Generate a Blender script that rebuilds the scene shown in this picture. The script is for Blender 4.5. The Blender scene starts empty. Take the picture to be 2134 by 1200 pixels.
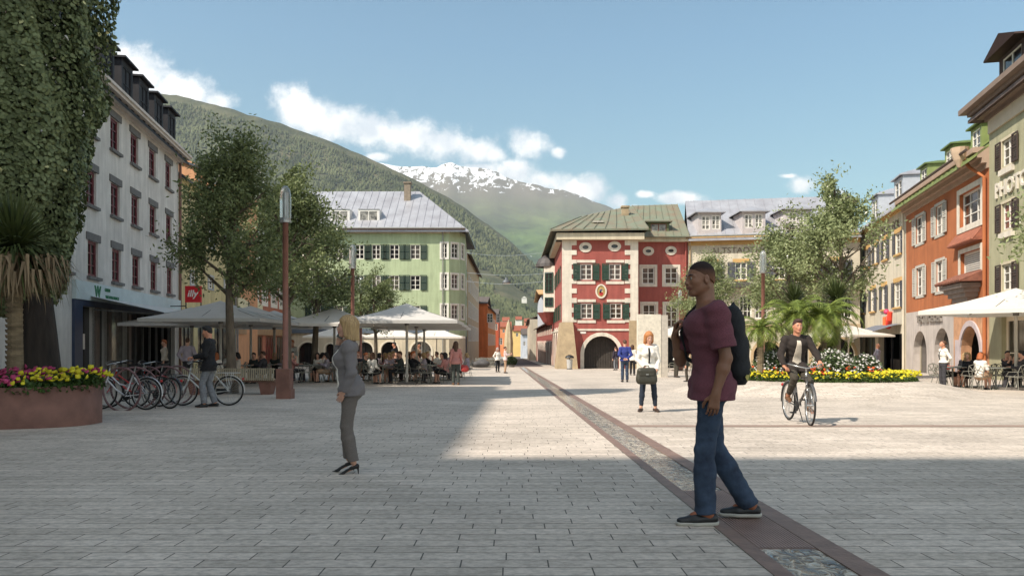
import bpy, bmesh, math, random
import numpy as np
from mathutils import Vector, Matrix
R=math.radians
sc=bpy.context.scene; C=sc.collection
F=1600.; CX=1067.; HY=712.; CH=1.2; SL=25/1600.
# ---------------- camera, world, sun ----------------
cam_d=bpy.data.cameras.new('camera'); cam=bpy.data.objects.new('camera',cam_d); C.objects.link(cam)
cam.location=(0,0,CH); cam.rotation_euler=(R(90),0,0)
cam_d.lens=27.0; cam_d.sensor_width=36; cam_d.shift_y=112/2134.; cam_d.clip_end=30000; cam_d.clip_start=.1
sc.camera=cam
SUN_EL=R(46); SAZ=math.atan2(-.82,-.57)
world=bpy.data.worlds.new('World'); sc.world=world; world.use_nodes=True
def build_world():
    nt=world.node_tree; N=nt.nodes; Lk=nt.links; N.clear()
    out=N.new('ShaderNodeOutputWorld'); bg=N.new('ShaderNodeBackground'); bg.inputs[1].default_value=.125
    Lk.new(bg.outputs[0],out.inputs[0])
    sky=N.new('ShaderNodeTexSky'); sky.sky_type='NISHITA'; sky.sun_disc=False
    sky.sun_elevation=SUN_EL; sky.sun_rotation=SAZ; sky.altitude=700; sky.air_density=1.0; sky.dust_density=1.2; sky.ozone_density=1.0
    tc=N.new('ShaderNodeTexCoord'); sep=N.new('ShaderNodeSeparateXYZ'); Lk.new(tc.outputs['Generated'],sep.inputs[0])
    def M(op,a,b=None,c=None,clamp=False):
        n=N.new('ShaderNodeMath'); n.operation=op; n.use_clamp=clamp
        for i,v in enumerate((a,b,c)):
            if v is None: continue
            if isinstance(v,(int,float)): n.inputs[i].default_value=v
            else: Lk.new(v,n.inputs[i])
        return n.outputs[0]
    ymax=M('MAXIMUM',sep.outputs[1],.02)
    x=M('DIVIDE',sep.outputs[0],ymax); z=M('DIVIDE',sep.outputs[2],ymax)
    comb=N.new('ShaderNodeCombineXYZ'); Lk.new(x,comb.inputs[0]); Lk.new(z,comb.inputs[1])
    warp=N.new('ShaderNodeTexNoise'); warp.inputs['Scale'].default_value=9; warp.inputs['Detail'].default_value=3
    Lk.new(comb.outputs[0],warp.inputs['Vector'])
    blobs=[(300,158,58,52),(355,185,50,36),(400,190,55,34),(455,212,45,24),(250,140,40,40),
      (612,222,48,42),(650,245,60,40),(710,262,70,36),(770,275,60,38),(830,285,60,36),(880,285,55,34),(930,298,60,34),(985,312,55,28),(1030,322,30,18),
      (1098,303,42,30),(1163,319,14,11),(790,327,30,10),(1000,355,60,14),(1070,360,60,30),(1130,378,55,24),(1190,398,50,24),(1235,395,46,28),(1285,418,28,22),(1320,440,30,14),
      (1420,413,50,12),(1345,405,22,8),(1675,384,34,18),(1642,367,20,6),(1745,400,16,7)]
    cur=None
    for (px,py,rx,ry) in blobs:
        vs=N.new('ShaderNodeVectorMath'); vs.operation='SUBTRACT'; Lk.new(comb.outputs[0],vs.inputs[0]); vs.inputs[1].default_value=((px-CX)/F,(HY-py)/F,0)
        vm=N.new('ShaderNodeVectorMath'); vm.operation='MULTIPLY'; Lk.new(vs.outputs[0],vm.inputs[0]); vm.inputs[1].default_value=(F/rx/1.18,F/ry/1.18,0)
        vl=N.new('ShaderNodeVectorMath'); vl.operation='LENGTH'; Lk.new(vm.outputs[0],vl.inputs[0])
        d=M('SUBTRACT',1.0,vl.outputs['Value'])
        cur=d if cur is None else M('SMOOTH_MAX',cur,d,.25)
    nz=N.new('ShaderNodeTexNoise'); nz.inputs['Scale'].default_value=17; nz.inputs['Detail'].default_value=9; nz.inputs['Roughness'].default_value=.7
    Lk.new(comb.outputs[0],nz.inputs['Vector'])
    dd=M('ADD',cur,M('MULTIPLY',M('SUBTRACT',nz.outputs[0],.5),2.5))
    mr=N.new('ShaderNodeMapRange'); mr.interpolation_type='SMOOTHSTEP'; Lk.new(dd,mr.inputs[0]); mr.inputs[1].default_value=-.18; mr.inputs[2].default_value=.72
    front=M('GREATER_THAN',sep.outputs[1],.02)
    nb=N.new('ShaderNodeTexNoise'); nb.inputs['Scale'].default_value=2.2; nb.inputs['Detail'].default_value=7; nb.inputs['Roughness'].default_value=.6; Lk.new(tc.outputs['Generated'],nb.inputs['Vector'])  # unseen clouds added behind the camera to whiten and brighten the shade
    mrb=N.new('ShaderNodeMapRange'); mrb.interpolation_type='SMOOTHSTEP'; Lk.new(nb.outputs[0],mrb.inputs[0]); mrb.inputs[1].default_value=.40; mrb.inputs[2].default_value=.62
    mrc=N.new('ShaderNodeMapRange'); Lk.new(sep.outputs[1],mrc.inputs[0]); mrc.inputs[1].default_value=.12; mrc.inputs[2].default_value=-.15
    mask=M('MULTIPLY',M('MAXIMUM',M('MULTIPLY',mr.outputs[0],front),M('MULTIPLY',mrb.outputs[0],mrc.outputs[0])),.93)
    shade=N.new('ShaderNodeMapRange'); nz2=N.new('ShaderNodeTexNoise'); nz2.inputs['Scale'].default_value=20; nz2.inputs['Detail'].default_value=5
    Lk.new(comb.outputs[0],nz2.inputs['Vector']); Lk.new(nz2.outputs[0],shade.inputs[0]); shade.inputs[1].default_value=.36; shade.inputs[2].default_value=.6
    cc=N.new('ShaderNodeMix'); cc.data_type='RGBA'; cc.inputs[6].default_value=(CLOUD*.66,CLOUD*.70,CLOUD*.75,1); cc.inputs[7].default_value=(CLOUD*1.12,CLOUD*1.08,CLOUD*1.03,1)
    Lk.new(shade.outputs[0],cc.inputs[0])
    tint=N.new('ShaderNodeMix'); tint.data_type='RGBA'; tint.blend_type='MULTIPLY'; tint.inputs[0].default_value=1; tint.inputs[7].default_value=SKYTINT
    Lk.new(sky.outputs[0],tint.inputs[6])
    hz=N.new('ShaderNodeMapRange'); Lk.new(sep.outputs[2],hz.inputs[0]); hz.inputs[1].default_value=.08; hz.inputs[2].default_value=.36
    hc=N.new('ShaderNodeMix'); hc.data_type='RGBA'; Lk.new(hz.outputs[0],hc.inputs[0]); hc.inputs[6].default_value=(.98,.92,.76,1); hc.inputs[7].default_value=(1,1,1,1)
    t2=N.new('ShaderNodeMix'); t2.data_type='RGBA'; t2.blend_type='MULTIPLY'; t2.inputs[0].default_value=1; Lk.new(tint.outputs[2],t2.inputs[6]); Lk.new(hc.outputs[2],t2.inputs[7])
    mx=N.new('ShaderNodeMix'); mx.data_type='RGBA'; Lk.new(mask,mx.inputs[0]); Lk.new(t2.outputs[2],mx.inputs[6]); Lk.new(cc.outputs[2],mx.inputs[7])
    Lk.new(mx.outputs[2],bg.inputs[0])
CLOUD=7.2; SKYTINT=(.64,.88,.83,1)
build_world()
sd=bpy.data.lights.new('sun','SUN'); sd.energy=4.0; sd.angle=R(.9); sd.color=(1,.91,.80)
sun=bpy.data.objects.new('sun',sd); C.objects.link(sun)
hd=math.cos(SUN_EL)/math.hypot(.82,.57)
LDIR=Vector((.82*hd,.57*hd,-math.sin(SUN_EL)))
sun.rotation_euler=LDIR.to_track_quat('-Z','Y').to_euler(); sun.location=(-20,-20,60)
sc.view_settings.view_transform='Standard'; sc.view_settings.look='None'; sc.view_settings.exposure=.76; sc.view_settings.gamma=1
# ---------------- helpers ----------------
def gz(y): return -SL*y
def at(px,Y,py=None):
    return Vector(((px-CX)/F*Y, Y, gz(Y) if py is None else CH+(HY-py)/F*Y))
def gY(py): return 1920./(py-737.)
def G(px,py): return at(px,gY(py))
def s2l(c):
    return tuple((x/255/12.92 if x/255<=.04045 else ((x/255+.055)/1.055)**2.4) for x in c)
MATS={}
def mat(name,col,rough=.85,var=.12,scale=3.,bump=0.,bscale=None,metal=0,stretch=None,detail=5,col2=None,spec=.5,kind='noise',coat=0,trans=0,sub=0):
    """procedural material. col: sRGB 0-255 tuple"""
    if name in MATS: return MATS[name]
    m=bpy.data.materials.new(name); m.use_nodes=True; nt=m.node_tree; N=nt.nodes; Lk=nt.links
    p=N['Principled BSDF']; p.inputs['Roughness'].default_value=rough; p.inputs['Metallic'].default_value=metal
    p.inputs['Specular IOR Level'].default_value=spec
    if coat: p.inputs['Coat Weight'].default_value=coat
    if trans: p.inputs['Transmission Weight'].default_value=trans
    if sub: p.inputs['Subsurface Weight'].default_value=sub; p.inputs['Subsurface Scale'].default_value=.02
    c=s2l(col); c2=s2l(col2) if col2 else tuple(x*(1-2*var) for x in c)
    if not col2: c=tuple(min(1,x*(1+var)) for x in c)
    tc=N.new('ShaderNodeTexCoord'); mp=N.new('ShaderNodeMapping'); Lk.new(tc.outputs['Object'],mp.inputs[0])
    if stretch: mp.inputs['Scale'].default_value=stretch
    nz=N.new('ShaderNodeTexNoise'); nz.inputs['Scale'].default_value=scale; nz.inputs['Detail'].default_value=detail; nz.inputs['Roughness'].default_value=.6
    Lk.new(mp.outputs[0],nz.inputs['Vector'])
    cr=N.new('ShaderNodeMapRange'); cr.inputs[1].default_value=.3; cr.inputs[2].default_value=.7; Lk.new(nz.outputs[0],cr.inputs[0])
    mx=N.new('ShaderNodeMix'); mx.data_type='RGBA'; mx.inputs[6].default_value=(*c2,1); mx.inputs[7].default_value=(*c,1)
    Lk.new(cr.outputs[0],mx.inputs[0]); Lk.new(mx.outputs[2],p.inputs['Base Color'])
    if 'stucco' in name or 'plaster' in name or 'quoin' in name:
        m2=N.new('ShaderNodeMapping'); m2.inputs['Scale'].default_value=(2.2,2.2,.22); Lk.new(tc.outputs['Object'],m2.inputs[0])
        n4=N.new('ShaderNodeTexNoise'); n4.inputs['Scale'].default_value=1.3; n4.inputs['Detail'].default_value=7; n4.inputs['Roughness'].default_value=.65; Lk.new(m2.outputs[0],n4.inputs['Vector'])
        r4=N.new('ShaderNodeMapRange'); r4.inputs[1].default_value=.33; r4.inputs[2].default_value=.62; r4.inputs[3].default_value=.80; r4.inputs[4].default_value=1.04; Lk.new(n4.outputs[0],r4.inputs[0])
        vs_=N.new('ShaderNodeVectorMath'); vs_.operation='SCALE'; Lk.new(mx.outputs[2],vs_.inputs[0]); Lk.new(r4.outputs[0],vs_.inputs['Scale']); Lk.new(vs_.outputs[0],p.inputs['Base Color'])
    if bump:
        b=N.new('ShaderNodeBump'); b.inputs['Strength'].default_value=bump; b.inputs['Distance'].default_value=.02
        n2=N.new('ShaderNodeTexNoise'); n2.inputs['Scale'].default_value=bscale or scale*6; n2.inputs['Detail'].default_value=4
        Lk.new(mp.outputs[0],n2.inputs['Vector']); Lk.new(n2.outputs[0],b.inputs['Height']); Lk.new(b.outputs[0],p.inputs['Normal'])
    MATS[name]=m; return m
def setp(o,label=None,cat=None,group=None,kind=None):
    if label: o['label']=label
    if cat: o['category']=cat
    if group: o['group']=group
    if kind: o['kind']=kind
    return o
ORG={}
def thing(name,label,cat,loc,group=None,rz=0,local=False):
    o=bpy.data.objects.new(name,None); C.objects.link(o); o.location=loc; o.rotation_euler=(0,0,rz); o.empty_display_size=.3
    ORG[o.name]=Vector((0,0,0)) if local else Vector(loc)
    return setp(o,label,cat,group)
def mesh_obj(name,verts,faces,mat_,parent=None,smooth=False,midx=None):
    me=bpy.data.meshes.new(name)
    org=ORG.get(parent.name,Vector((0,0,0))) if parent else Vector((0,0,0))
    verts=np.asarray(verts,dtype=np.float64).reshape(-1,3)-np.array(org)
    if isinstance(faces,np.ndarray):
        k=faces.shape[1]; nf=len(faces)
        me.vertices.add(len(verts)); me.vertices.foreach_set('co',verts.ravel().astype(np.float32))
        me.loops.add(nf*k); me.loops.foreach_set('vertex_index',faces.ravel().astype(np.int32))
        me.polygons.add(nf); me.polygons.foreach_set('loop_start',np.arange(0,nf*k,k,dtype=np.int32))
        try: me.polygons.foreach_set('loop_total',np.full(nf,k,dtype=np.int32))
        except Exception: pass
        me.update(calc_edges=True)
    else:
        me.from_pydata([tuple(v) for v in verts],[],faces)
    for m in (mat_ if isinstance(mat_,(list,tuple)) else [mat_]): me.materials.append(m)
    if midx is not None: me.polygons.foreach_set('material_index',np.asarray(midx,dtype=np.int32))
    if smooth: me.polygons.foreach_set('use_smooth',np.ones(len(me.polygons),dtype=bool))
    me.update()
    o=bpy.data.objects.new(name,me); C.objects.link(o)
    if parent: o.parent=parent; ORG[o.name]=org
    return o
def kids(o): return [c for c in bpy.data.objects if c.parent is o]
def copy_tree(o,loc=None,rz=None,label=None,scale=None,parent=None,_k=None):
    c=o.copy(); C.objects.link(c); ORG[c.name]=ORG.get(o.name,Vector((0,0,0)))
    if parent: c.parent=parent
    if loc is not None: c.location=loc
    if rz is not None: c.rotation_euler=(0,0,rz)
    if scale is not None: c.scale=(scale,)*3 if isinstance(scale,(int,float)) else scale
    if label: c['label']=label
    for ch in o.children: copy_tree(ch,parent=c)
    return c
class MB:
    def __init__(s): s.v=[]; s.f=[]; s.mi=[]; s.m=0
    def add(s,vs,fs):
        b=len(s.v); s.v.extend([tuple(v) for v in vs]); s.f.extend([tuple(i+b for i in f) for f in fs]); s.mi.extend([s.m]*len(fs)); return s
    def quad(s,a,b,c,d): return s.add([a,b,c,d],[(0,1,2,3)])
    def poly(s,pts): return s.add(pts,[tuple(range(len(pts)))])
    def box(s,c,sz,rz=0,mtx=None):
        x,y,z=[q/2 for q in sz]; vs=[]
        for dx in(-x,x):
            for dy in(-y,y):
                for dz in(-z,z): vs.append(Vector((dx,dy,dz)))
        m=mtx if mtx is not None else Matrix.Rotation(rz,3,'Z')
        vs=[Vector(c)+m@v for v in vs]
        return s.add(vs,[(0,1,3,2),(4,6,7,5),(0,4,5,1),(2,3,7,6),(0,2,6,4),(1,5,7,3)])
    def bar(s,a,b,w,h=None,up=(0,0,1)):
        a=Vector(a);b=Vector(b);h=h or w; d=(b-a)
        if d.length<1e-6: return s
        d.normalize(); upv=Vector(up)
        if abs(d.dot(upv))>.98: upv=Vector((0,1,0)) if abs(d.y)<.9 else Vector((1,0,0))
        sx=d.cross(upv).normalized(); sy=sx.cross(d).normalized()
        vs=[]
        for p in(a,b):
            for (i,j) in((-1,-1),(1,-1),(1,1),(-1,1)): vs.append(p+sx*w/2*i+sy*h/2*j)
        return s.add(vs,[(3,2,1,0),(4,5,6,7),(0,1,5,4),(1,2,6,5),(2,3,7,6),(3,0,4,7)])
    def tube(s,pts,r,n=6,closed=False,caps=True):
        pts=[Vector(p) for p in pts]; k=len(pts); rs=r if isinstance(r,(list,tuple)) else [r]*k
        vs=[]; prev=None
        for i,p in enumerate(pts):
            if closed: d=pts[(i+1)%k]-pts[i-1]
            else: d=pts[min(i+1,k-1)]-pts[max(i-1,0)]
            d.normalize()
            if prev is None:
                t=Vector((0,0,1)) if abs(d.z)<.9 else Vector((1,0,0)); sx=d.cross(t).normalized()
            else:
                sx=(prev-d*prev.dot(d)); sx=sx.normalized() if sx.length>1e-6 else d.orthogonal().normalized()
            prev=sx; sy=d.cross(sx)
            for j in range(n):
                a=2*math.pi*j/n; vs.append(p+(sx*math.cos(a)+sy*math.sin(a))*rs[i])
        fs=[]
        for i in range(k if closed else k-1):
            i2=(i+1)%k
            for j in range(n):
                j2=(j+1)%n; fs.append((i*n+j,i2*n+j,i2*n+j2,i*n+j2)[::-1])
        if caps and not closed: fs.append(tuple(range(n))); fs.append(tuple((k-1)*n+j for j in reversed(range(n))))
        return s.add(vs,fs)
    def lathe(s,prof,c=(0,0,0),n=24,cap=True):
        vs=[];c=Vector(c)
        for r,z in prof:
            for j in range(n):
                a=2*math.pi*j/n; vs.append(c+Vector((r*math.cos(a),r*math.sin(a),z)))
        fs=[]
        for i in range(len(prof)-1):
            for j in range(n):
                j2=(j+1)%n; fs.append((i*n+j,i*n+j2,(i+1)*n+j2,(i+1)*n+j))
        if cap: fs.append(tuple(reversed(range(n)))); fs.append(tuple((len(prof)-1)*n+j for j in range(n)))
        return s.add(vs,fs)
    def prism(s,poly,z0,z1):
        n=len(poly); vs=[(p[0],p[1],z0) for p in poly]+[(p[0],p[1],z1) for p in poly]
        a=sum(poly[i][0]*poly[(i+1)%n][1]-poly[(i+1)%n][0]*poly[i][1] for i in range(n))
        fs=[tuple(reversed(range(n))),tuple(range(n,2*n))]+[(i,(i+1)%n,(i+1)%n+n,i+n) for i in range(n)]
        if a<0: fs=[tuple(reversed(f)) for f in fs]
        return s.add(vs,fs)
    def build(s,name,m,parent=None,smooth=False):
        mi=s.mi if isinstance(m,(list,tuple)) else None
        return mesh_obj(name,s.v,s.f,m,parent,smooth,mi)
def ball(mb,c,r,n=8,m=6,sx=1,sy=1,sz=1):
    prof=[(max(.001,r*math.sin(math.pi*i/m)),-r*math.cos(math.pi*i/m)) for i in range(m+1)]
    b=len(mb.v); mb.lathe(prof,(0,0,0),n)
    for i in range(b,len(mb.v)):
        v=mb.v[i]; mb.v[i]=(v[0]*sx+c[0],v[1]*sy+c[1],v[2]*sz+c[2])
    return mb
def text_mesh(body,size,extrude=.01,align='CENTER',bold=0):
    cu=bpy.data.curves.new('txt','FONT'); cu.body=body; cu.size=size; cu.extrude=extrude; cu.align_x=align; cu.align_y='CENTER'; cu.offset=bold; cu.resolution_u=3
    o=bpy.data.objects.new('txt',cu); C.objects.link(o)
    dg=bpy.context.evaluated_depsgraph_get(); me=o.evaluated_get(dg).to_mesh()
    vs=[v.co.copy() for v in me.vertices]; fs=[tuple(p.vertices) for p in me.polygons]
    o.evaluated_get(dg).to_mesh_clear(); bpy.data.objects.remove(o); bpy.data.curves.remove(cu)
    return vs,fs
class Fac:
    def __init__(s,A,B):
        s.A=Vector((A[0],A[1],0)); s.B=Vector((B[0],B[1],0)); d=s.B-s.A; s.L=d.length; s.d=d.normalized()
        n=Vector((s.d.y,-s.d.x,0)); mid=(s.A+s.B)/2
        s.n=n if n.dot(-mid)>0 else -n
    def P(s,u,z,d=0): p=s.A+s.d*u+s.n*d; return Vector((p.x,p.y,z))
    def uv(s,px,py=712,d=0):
        ray=Vector(((px-CX)/F,1,0)); A=s.A+s.n*d
        t=A.dot(s.n)/ray.dot(s.n); p=ray*t
        return (p-A).dot(s.d), CH+(HY-py)/F*t
    def u(s,px,d=0): return s.uv(px,712,d)[0]
    def z(s,px,py,d=0): return s.uv(px,py,d)[1]
    def box(s,mb,u0,u1,z0,z1,d0,d1):
        vs=[s.P(u,z,d) for u in(u0,u1) for z in(z0,z1) for d in(d0,d1)]
        fs=[(0,1,3,2),(4,6,7,5),(0,4,5,1),(2,3,7,6),(0,2,6,4),(1,5,7,3)]
        return mb.add(vs,fs)
    def wall(s,mb,u0,u1,z0,z1,ops=(),reveal=.28):
        us=sorted({u0,u1,*[round(min(max(o[i],u0),u1),4) for o in ops for i in(0,1)]}); zs=sorted({z0,z1,*[round(min(max(o[i],z0),z1),4) for o in ops for i in(2,3)]})
        for a,b in zip(us,us[1:]):
            for c,d in zip(zs,zs[1:]):
                um,zm=(a+b)/2,(c+d)/2
                if any(o[0]<um<o[1] and o[2]<zm<o[3] for o in ops): continue
                mb.quad(s.P(a,c),s.P(b,c),s.P(b,d),s.P(a,d))
        for o in ops:
            a,b,c,d=o[:4]; arch=len(o)>4 and o[4]; r=reveal
            if not arch:
                ring=[(a,c),(b,c),(b,d),(a,d)]
            else:
                rise=min((b-a)/2*(o[4] if o[4] is not True else 1),d-c); zs_=d-rise; K=10; um=(a+b)/2
                cur=[(um-(b-a)/2*math.cos(math.pi*i/K),zs_+rise*math.sin(math.pi*i/K)) for i in range(K+1)]
                h=K//2
                for i in range(h): mb.add([s.P(a,d),s.P(*cur[i]),s.P(*cur[i+1])],[(0,1,2)])
                for i in range(h,K): mb.add([s.P(b,d),s.P(*cur[i]),s.P(*cur[i+1])],[(0,1,2)])
                ring=[(a,c),(b,c)]+cur[::-1]
            for i in range(len(ring)):
                p,q=ring[i],ring[(i+1)%len(ring)]
                if (p[0]-q[0])**2+(p[1]-q[1])**2<1e-8: continue
                mb.quad(s.P(*p),s.P(*q),s.P(*q,-r),s.P(*p,-r))
        return mb
    def arch_ring(s,mb,a,b,c,d,w,d0,d1,rise=1.,K=12,legs=True):
        zs_=d-(b-a)/2*rise; um=(a+b)/2; r=(b-a)/2
        inn=[(um-r*math.cos(math.pi*i/K),zs_+r*rise*math.sin(math.pi*i/K)) for i in range(K+1)]
        ou=[(um-(r+w)*math.cos(math.pi*i/K),zs_+(r*rise+w)*math.sin(math.pi*i/K)) for i in range(K+1)]
        if legs: inn=[(a,c)]+inn+[(b,c)]; ou=[(a-w,c)]+ou+[(b+w,c)]
        for i in range(len(inn)-1):
            vs=[s.P(*inn[i],d0),s.P(*inn[i+1],d0),s.P(*ou[i+1],d0),s.P(*ou[i],d0),s.P(*inn[i],d1),s.P(*inn[i+1],d1),s.P(*ou[i+1],d1),s.P(*ou[i],d1)]
            mb.add(vs,[(4,5,6,7),(0,1,5,4),(3,7,6,2),(0,4,7,3),(1,2,6,5)])
        return mb
def put_text(fac,body,u,z,size,m,parent,d=.03,ext=.015,sx=1.,bold=0,name='lettering',flip=False,slant=0):
    vs,fs=text_mesh(body,size,ext,bold=bold)
    # reading direction must go left->right as seen from outside
    out=fac.n; right=Vector((0,0,1)).cross(out)
    p0=fac.P(u,z,d)
    V=[p0+right*(v.x*sx+slant*v.y)+Vector((0,0,1))*v.y+out*v.z for v in vs]
    return mesh_obj(name,V,fs,m,parent)
def window(b,fac,u0,u1,z0,z1,fm,gm,nx=2,nz=3,sur=None,surw=.14,sh=None,shw=.45,sill=None,depth=.12,fw=.07,lintel=None,arch=False,open_sh=False,mw=.045,gmix=None,sillw=.12):
    mb=MB(); dd=-depth
    fac.box(mb,u0,u0+fw,z0,z1,dd,dd+.06); fac.box(mb,u1-fw,u1,z0,z1,dd,dd+.06)
    fac.box(mb,u0+fw,u1-fw,z0,z0+fw,dd,dd+.06); fac.box(mb,u0+fw,u1-fw,z1-fw,z1,dd,dd+.06)
    for i in range(1,nx):
        u=u0+(u1-u0)*i/nx; w=mw*(1.7 if i*2==nx else 1); fac.box(mb,u-w/2,u+w/2,z0+fw,z1-fw,dd,dd+.055)
    for j in range(1,nz):
        z=z0+(z1-z0)*j/nz; fac.box(mb,u0+fw,u1-fw,z-mw/2,z+mw/2,dd+.004,dd+.05)
    w=mb.build('window',fm,b)
    g=MB(); g.quad(*[fac.P(u,z,dd+.012) for u,z in((u0,z0),(u1,z0),(u1,z1),(u0,z1))]); g.build('pane',gm,w)
    if sur:
        s=MB(); sw=surw
        fac.box(s,u0-sw,u0,z0-sw,z1+sw,-.02,.045); fac.box(s,u1,u1+sw,z0-sw,z1+sw,-.02,.045)
        fac.box(s,u0,u1,z1,z1+sw,-.02,.042); fac.box(s,u0,u1,z0-sw,z0,-.02,.042); s.build('surround',sur,w)
    if lintel:
        s=MB(); fac.box(s,u0-.2,u1+.2,z1+.0,z1+.3,-.02,.05); s.build('lintel',lintel,w)
    if sill:
        s=MB(); fac.box(s,u0-.12,u1+.12,z0-sillw-(surw if sur else 0),z0-(surw if sur else 0),-.02,.14); s.build('sill',sill,w)
    if sh:
        so=(surw if sur else 0)
        for sgn in(-1,1):
            s=MB(); e=u0-.02-(0) if sgn<0 else u1+.02; a,c=(e-shw,e) if sgn<0 else (e,e+shw)
            d0=.05
            fac.box(s,a,a+.06,z0-.03,z1+.03,d0,d0+.05); fac.box(s,c-.06,c,z0-.03,z1+.03,d0,d0+.05)
            for zz in (z0-.03,(z0+z1)/2-.03,z1-.03): fac.box(s,a+.06,c-.06,zz,zz+.06,d0,d0+.05)
            n=int((z1-z0)/.11)
            for i in range(n):
                zz=z0+.05+(z1-z0-.1)*i/n
                q=[fac.P(a+.06,zz,d0+.04),fac.P(c-.06,zz,d0+.04),fac.P(c-.06,zz+.085,d0+.008),fac.P(a+.06,zz+.085,d0+.008)]
                s.quad(*q)
            s.build('shutter',sh,w)
    return w
def px_row(fac,spans,pxref,pyt,pyb):
    zt=fac.z(pxref,pyt); zb=fac.z(pxref,pyb); out=[]
    for a,b in spans:
        ua,ub=fac.u(a),fac.u(b)
        out.append((min(ua,ub),max(ua,ub),zb,zt))
    return out
def gable_roof(b,fac,u0,u1,ze,zr,rd,m,over=.5,side=.3,hipA=0,hipB=0,seam=.6,seam_m=True,name='roof',thick=.14,back=True,mono=None):
    mb=MB(); dz=(zr-ze)/rd*over
    e0=fac.P(u0-side,ze-dz,over); e1=fac.P(u1+side,ze-dz,over)
    r0=fac.P(u0-side+hipA,zr,-rd); r1=fac.P(u1+side-hipB,zr,-rd)
    k0=fac.P(u0-side,ze-dz,-2*rd-over); k1=fac.P(u1+side,ze-dz,-2*rd-over)
    up=Vector((0,0,thick))
    def slab(pts):
        n=len(pts); mb.add([p for p in pts]+[p+up for p in pts],[tuple(range(n)),tuple(reversed(range(n,2*n)))]+[(i,(i+1)%n,(i+1)%n+n,i+n) for i in range(n)])
    slab([e0,e1,r1,r0]); slab([k1,k0,r0,r1])
    if hipA: slab([k0,e0,r0])
    if hipB: slab([e1,k1,r1])
    if seam:
        n=int((u1-u0+2*side)/seam)
        for i in range(1,n):
            u=u0-side+(u1-u0+2*side)*i/n
            # clip with hips
            t=1.
            if hipA and u-(u0-side)<hipA: t=(u-(u0-side))/hipA
            if hipB and (u1+side)-u<hipB: t=min(t,((u1+side)-u)/hipB)
            a=fac.P(u,ze-dz,over)+up; c=fac.P(u,zr,-rd)+up; c=a+(c-a)*t
            mb.bar(a+Vector((0,0,.02)),c+Vector((0,0,.02)),.035,.05)
    return mb.build(name,m,b)
def cornice(b,fac,u0,u1,z,m,prof=((.0,.12),(.12,.25),(.24,.42)),name='cornice'):
    mb=MB()
    for i,(dz,d) in enumerate(prof): fac.box(mb,u0-.02*i,u1+.02*i,z+dz,z+dz+.12,-.05,d)
    return mb.build(name,m,b)
def dormer(b,fac,uc,zb,w,h,dset,m,rm,fm,gm,nx=2,nz=3,depth=2.2,peak=.35,ov=.15,hip=False,wb=None,two=False):
    """box dormer: front face at depth dset behind the facade"""
    f2=Fac.__new__(Fac); f2.A=fac.A-fac.n*dset; f2.B=fac.B-fac.n*dset; f2.L=fac.L; f2.d=fac.d; f2.n=fac.n
    u0,u1=uc-w/2,uc+w/2; mb=MB()
    iw=w*.14; op=[(u0+iw,u1-iw,zb+h*.2,zb+h*.9)]
    f2.wall(mb,u0,u1,zb,zb+h,op,.15)
    for u in(u0,u1): mb.quad(f2.P(u,zb-depth*.5,0),f2.P(u,zb+h,0),f2.P(u,zb+h,-depth),f2.P(u,zb-depth*.5,-depth))
    d=mb.build('dormer',m,b)
    if two:
        um=uc; gap=.06
        for a,c in((u0+iw,um-gap),(um+gap,u1-iw)): window(d,f2,a,c,zb+h*.2,zb+h*.9,fm,gm,nx,nz,depth=.08,fw=.06)
        s=MB(); f2.box(s,um-gap,um+gap,zb+h*.2,zb+h*.9,-.1,0); s.build('mullion',m,d)
    else: window(d,f2,op[0][0],op[0][1],op[0][2],op[0][3],fm,gm,nx,nz,depth=.08,fw=.06)
    r=MB(); z=zb+h; a=f2.P(u0-ov,z,ov*1.5); c=f2.P(u1+ov,z,ov*1.5); a2=f2.P(u0-ov,z,-depth); c2=f2.P(u1+ov,z,-depth)
    pf=f2.P(uc,z+peak,-(w*.5 if hip else -ov*1.5)); pb=f2.P(uc,z+peak,-depth-1)
    up=Vector((0,0,.09))
    def slab(pts):
        n=len(pts); r.add(pts+[p+up for p in pts],[tuple(range(n)),tuple(reversed(range(n,2*n)))]+[(i,(i+1)%n,(i+1)%n+n,i+n) for i in range(n)])
    slab([a,pf,pb,a2]); slab([c,c2,pb,pf]); slab([a,c,pf])
    r.build('dormer_roof',rm,d)
    return d
# palette
def glass_mat():
    m=mat('window_glass',(46,44,42),.12,.5,1.3,spec=.6); nt=m.node_tree; N=nt.nodes; Lk=nt.links; p=N['Principled BSDF']
    oi=N.new('ShaderNodeObjectInfo'); cr=N.new('ShaderNodeValToRGB'); e=cr.color_ramp.elements; cr.color_ramp.interpolation='CONSTANT'
    e[0].position=0; e[0].color=(.012,.011,.012,1); e[1].position=.45; e[1].color=(.03,.027,.025,1)
    for q,c in((.65,(.075,.066,.058,1)),(.8,(.02,.024,.03,1)),(.9,(.17,.155,.135,1))): x=e.new(q); x.color=c
    Lk.new(oi.outputs['Random'],cr.inputs[0]); nz=N.new('ShaderNodeTexNoise'); nz.inputs['Scale'].default_value=3; tc=N.new('ShaderNodeTexCoord'); Lk.new(tc.outputs['Object'],nz.inputs['Vector'])
    v=N.new('ShaderNodeVectorMath'); v.operation='SCALE'; Lk.new(cr.outputs[0],v.inputs[0]); mr=N.new('ShaderNodeMapRange'); mr.inputs[3].default_value=.4; mr.inputs[4].default_value=1.6; Lk.new(nz.outputs[0],mr.inputs[0]); Lk.new(mr.outputs[0],v.inputs['Scale']); Lk.new(v.outputs[0],p.inputs['Base Color'])
    return m
M_glass=glass_mat()
M_glass_w=mat('curtained_glass',(150,146,138),.25,.5,2.2,spec=.6)
M_white=mat('white_frame',(225,220,210),.6,.06,4)
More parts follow.
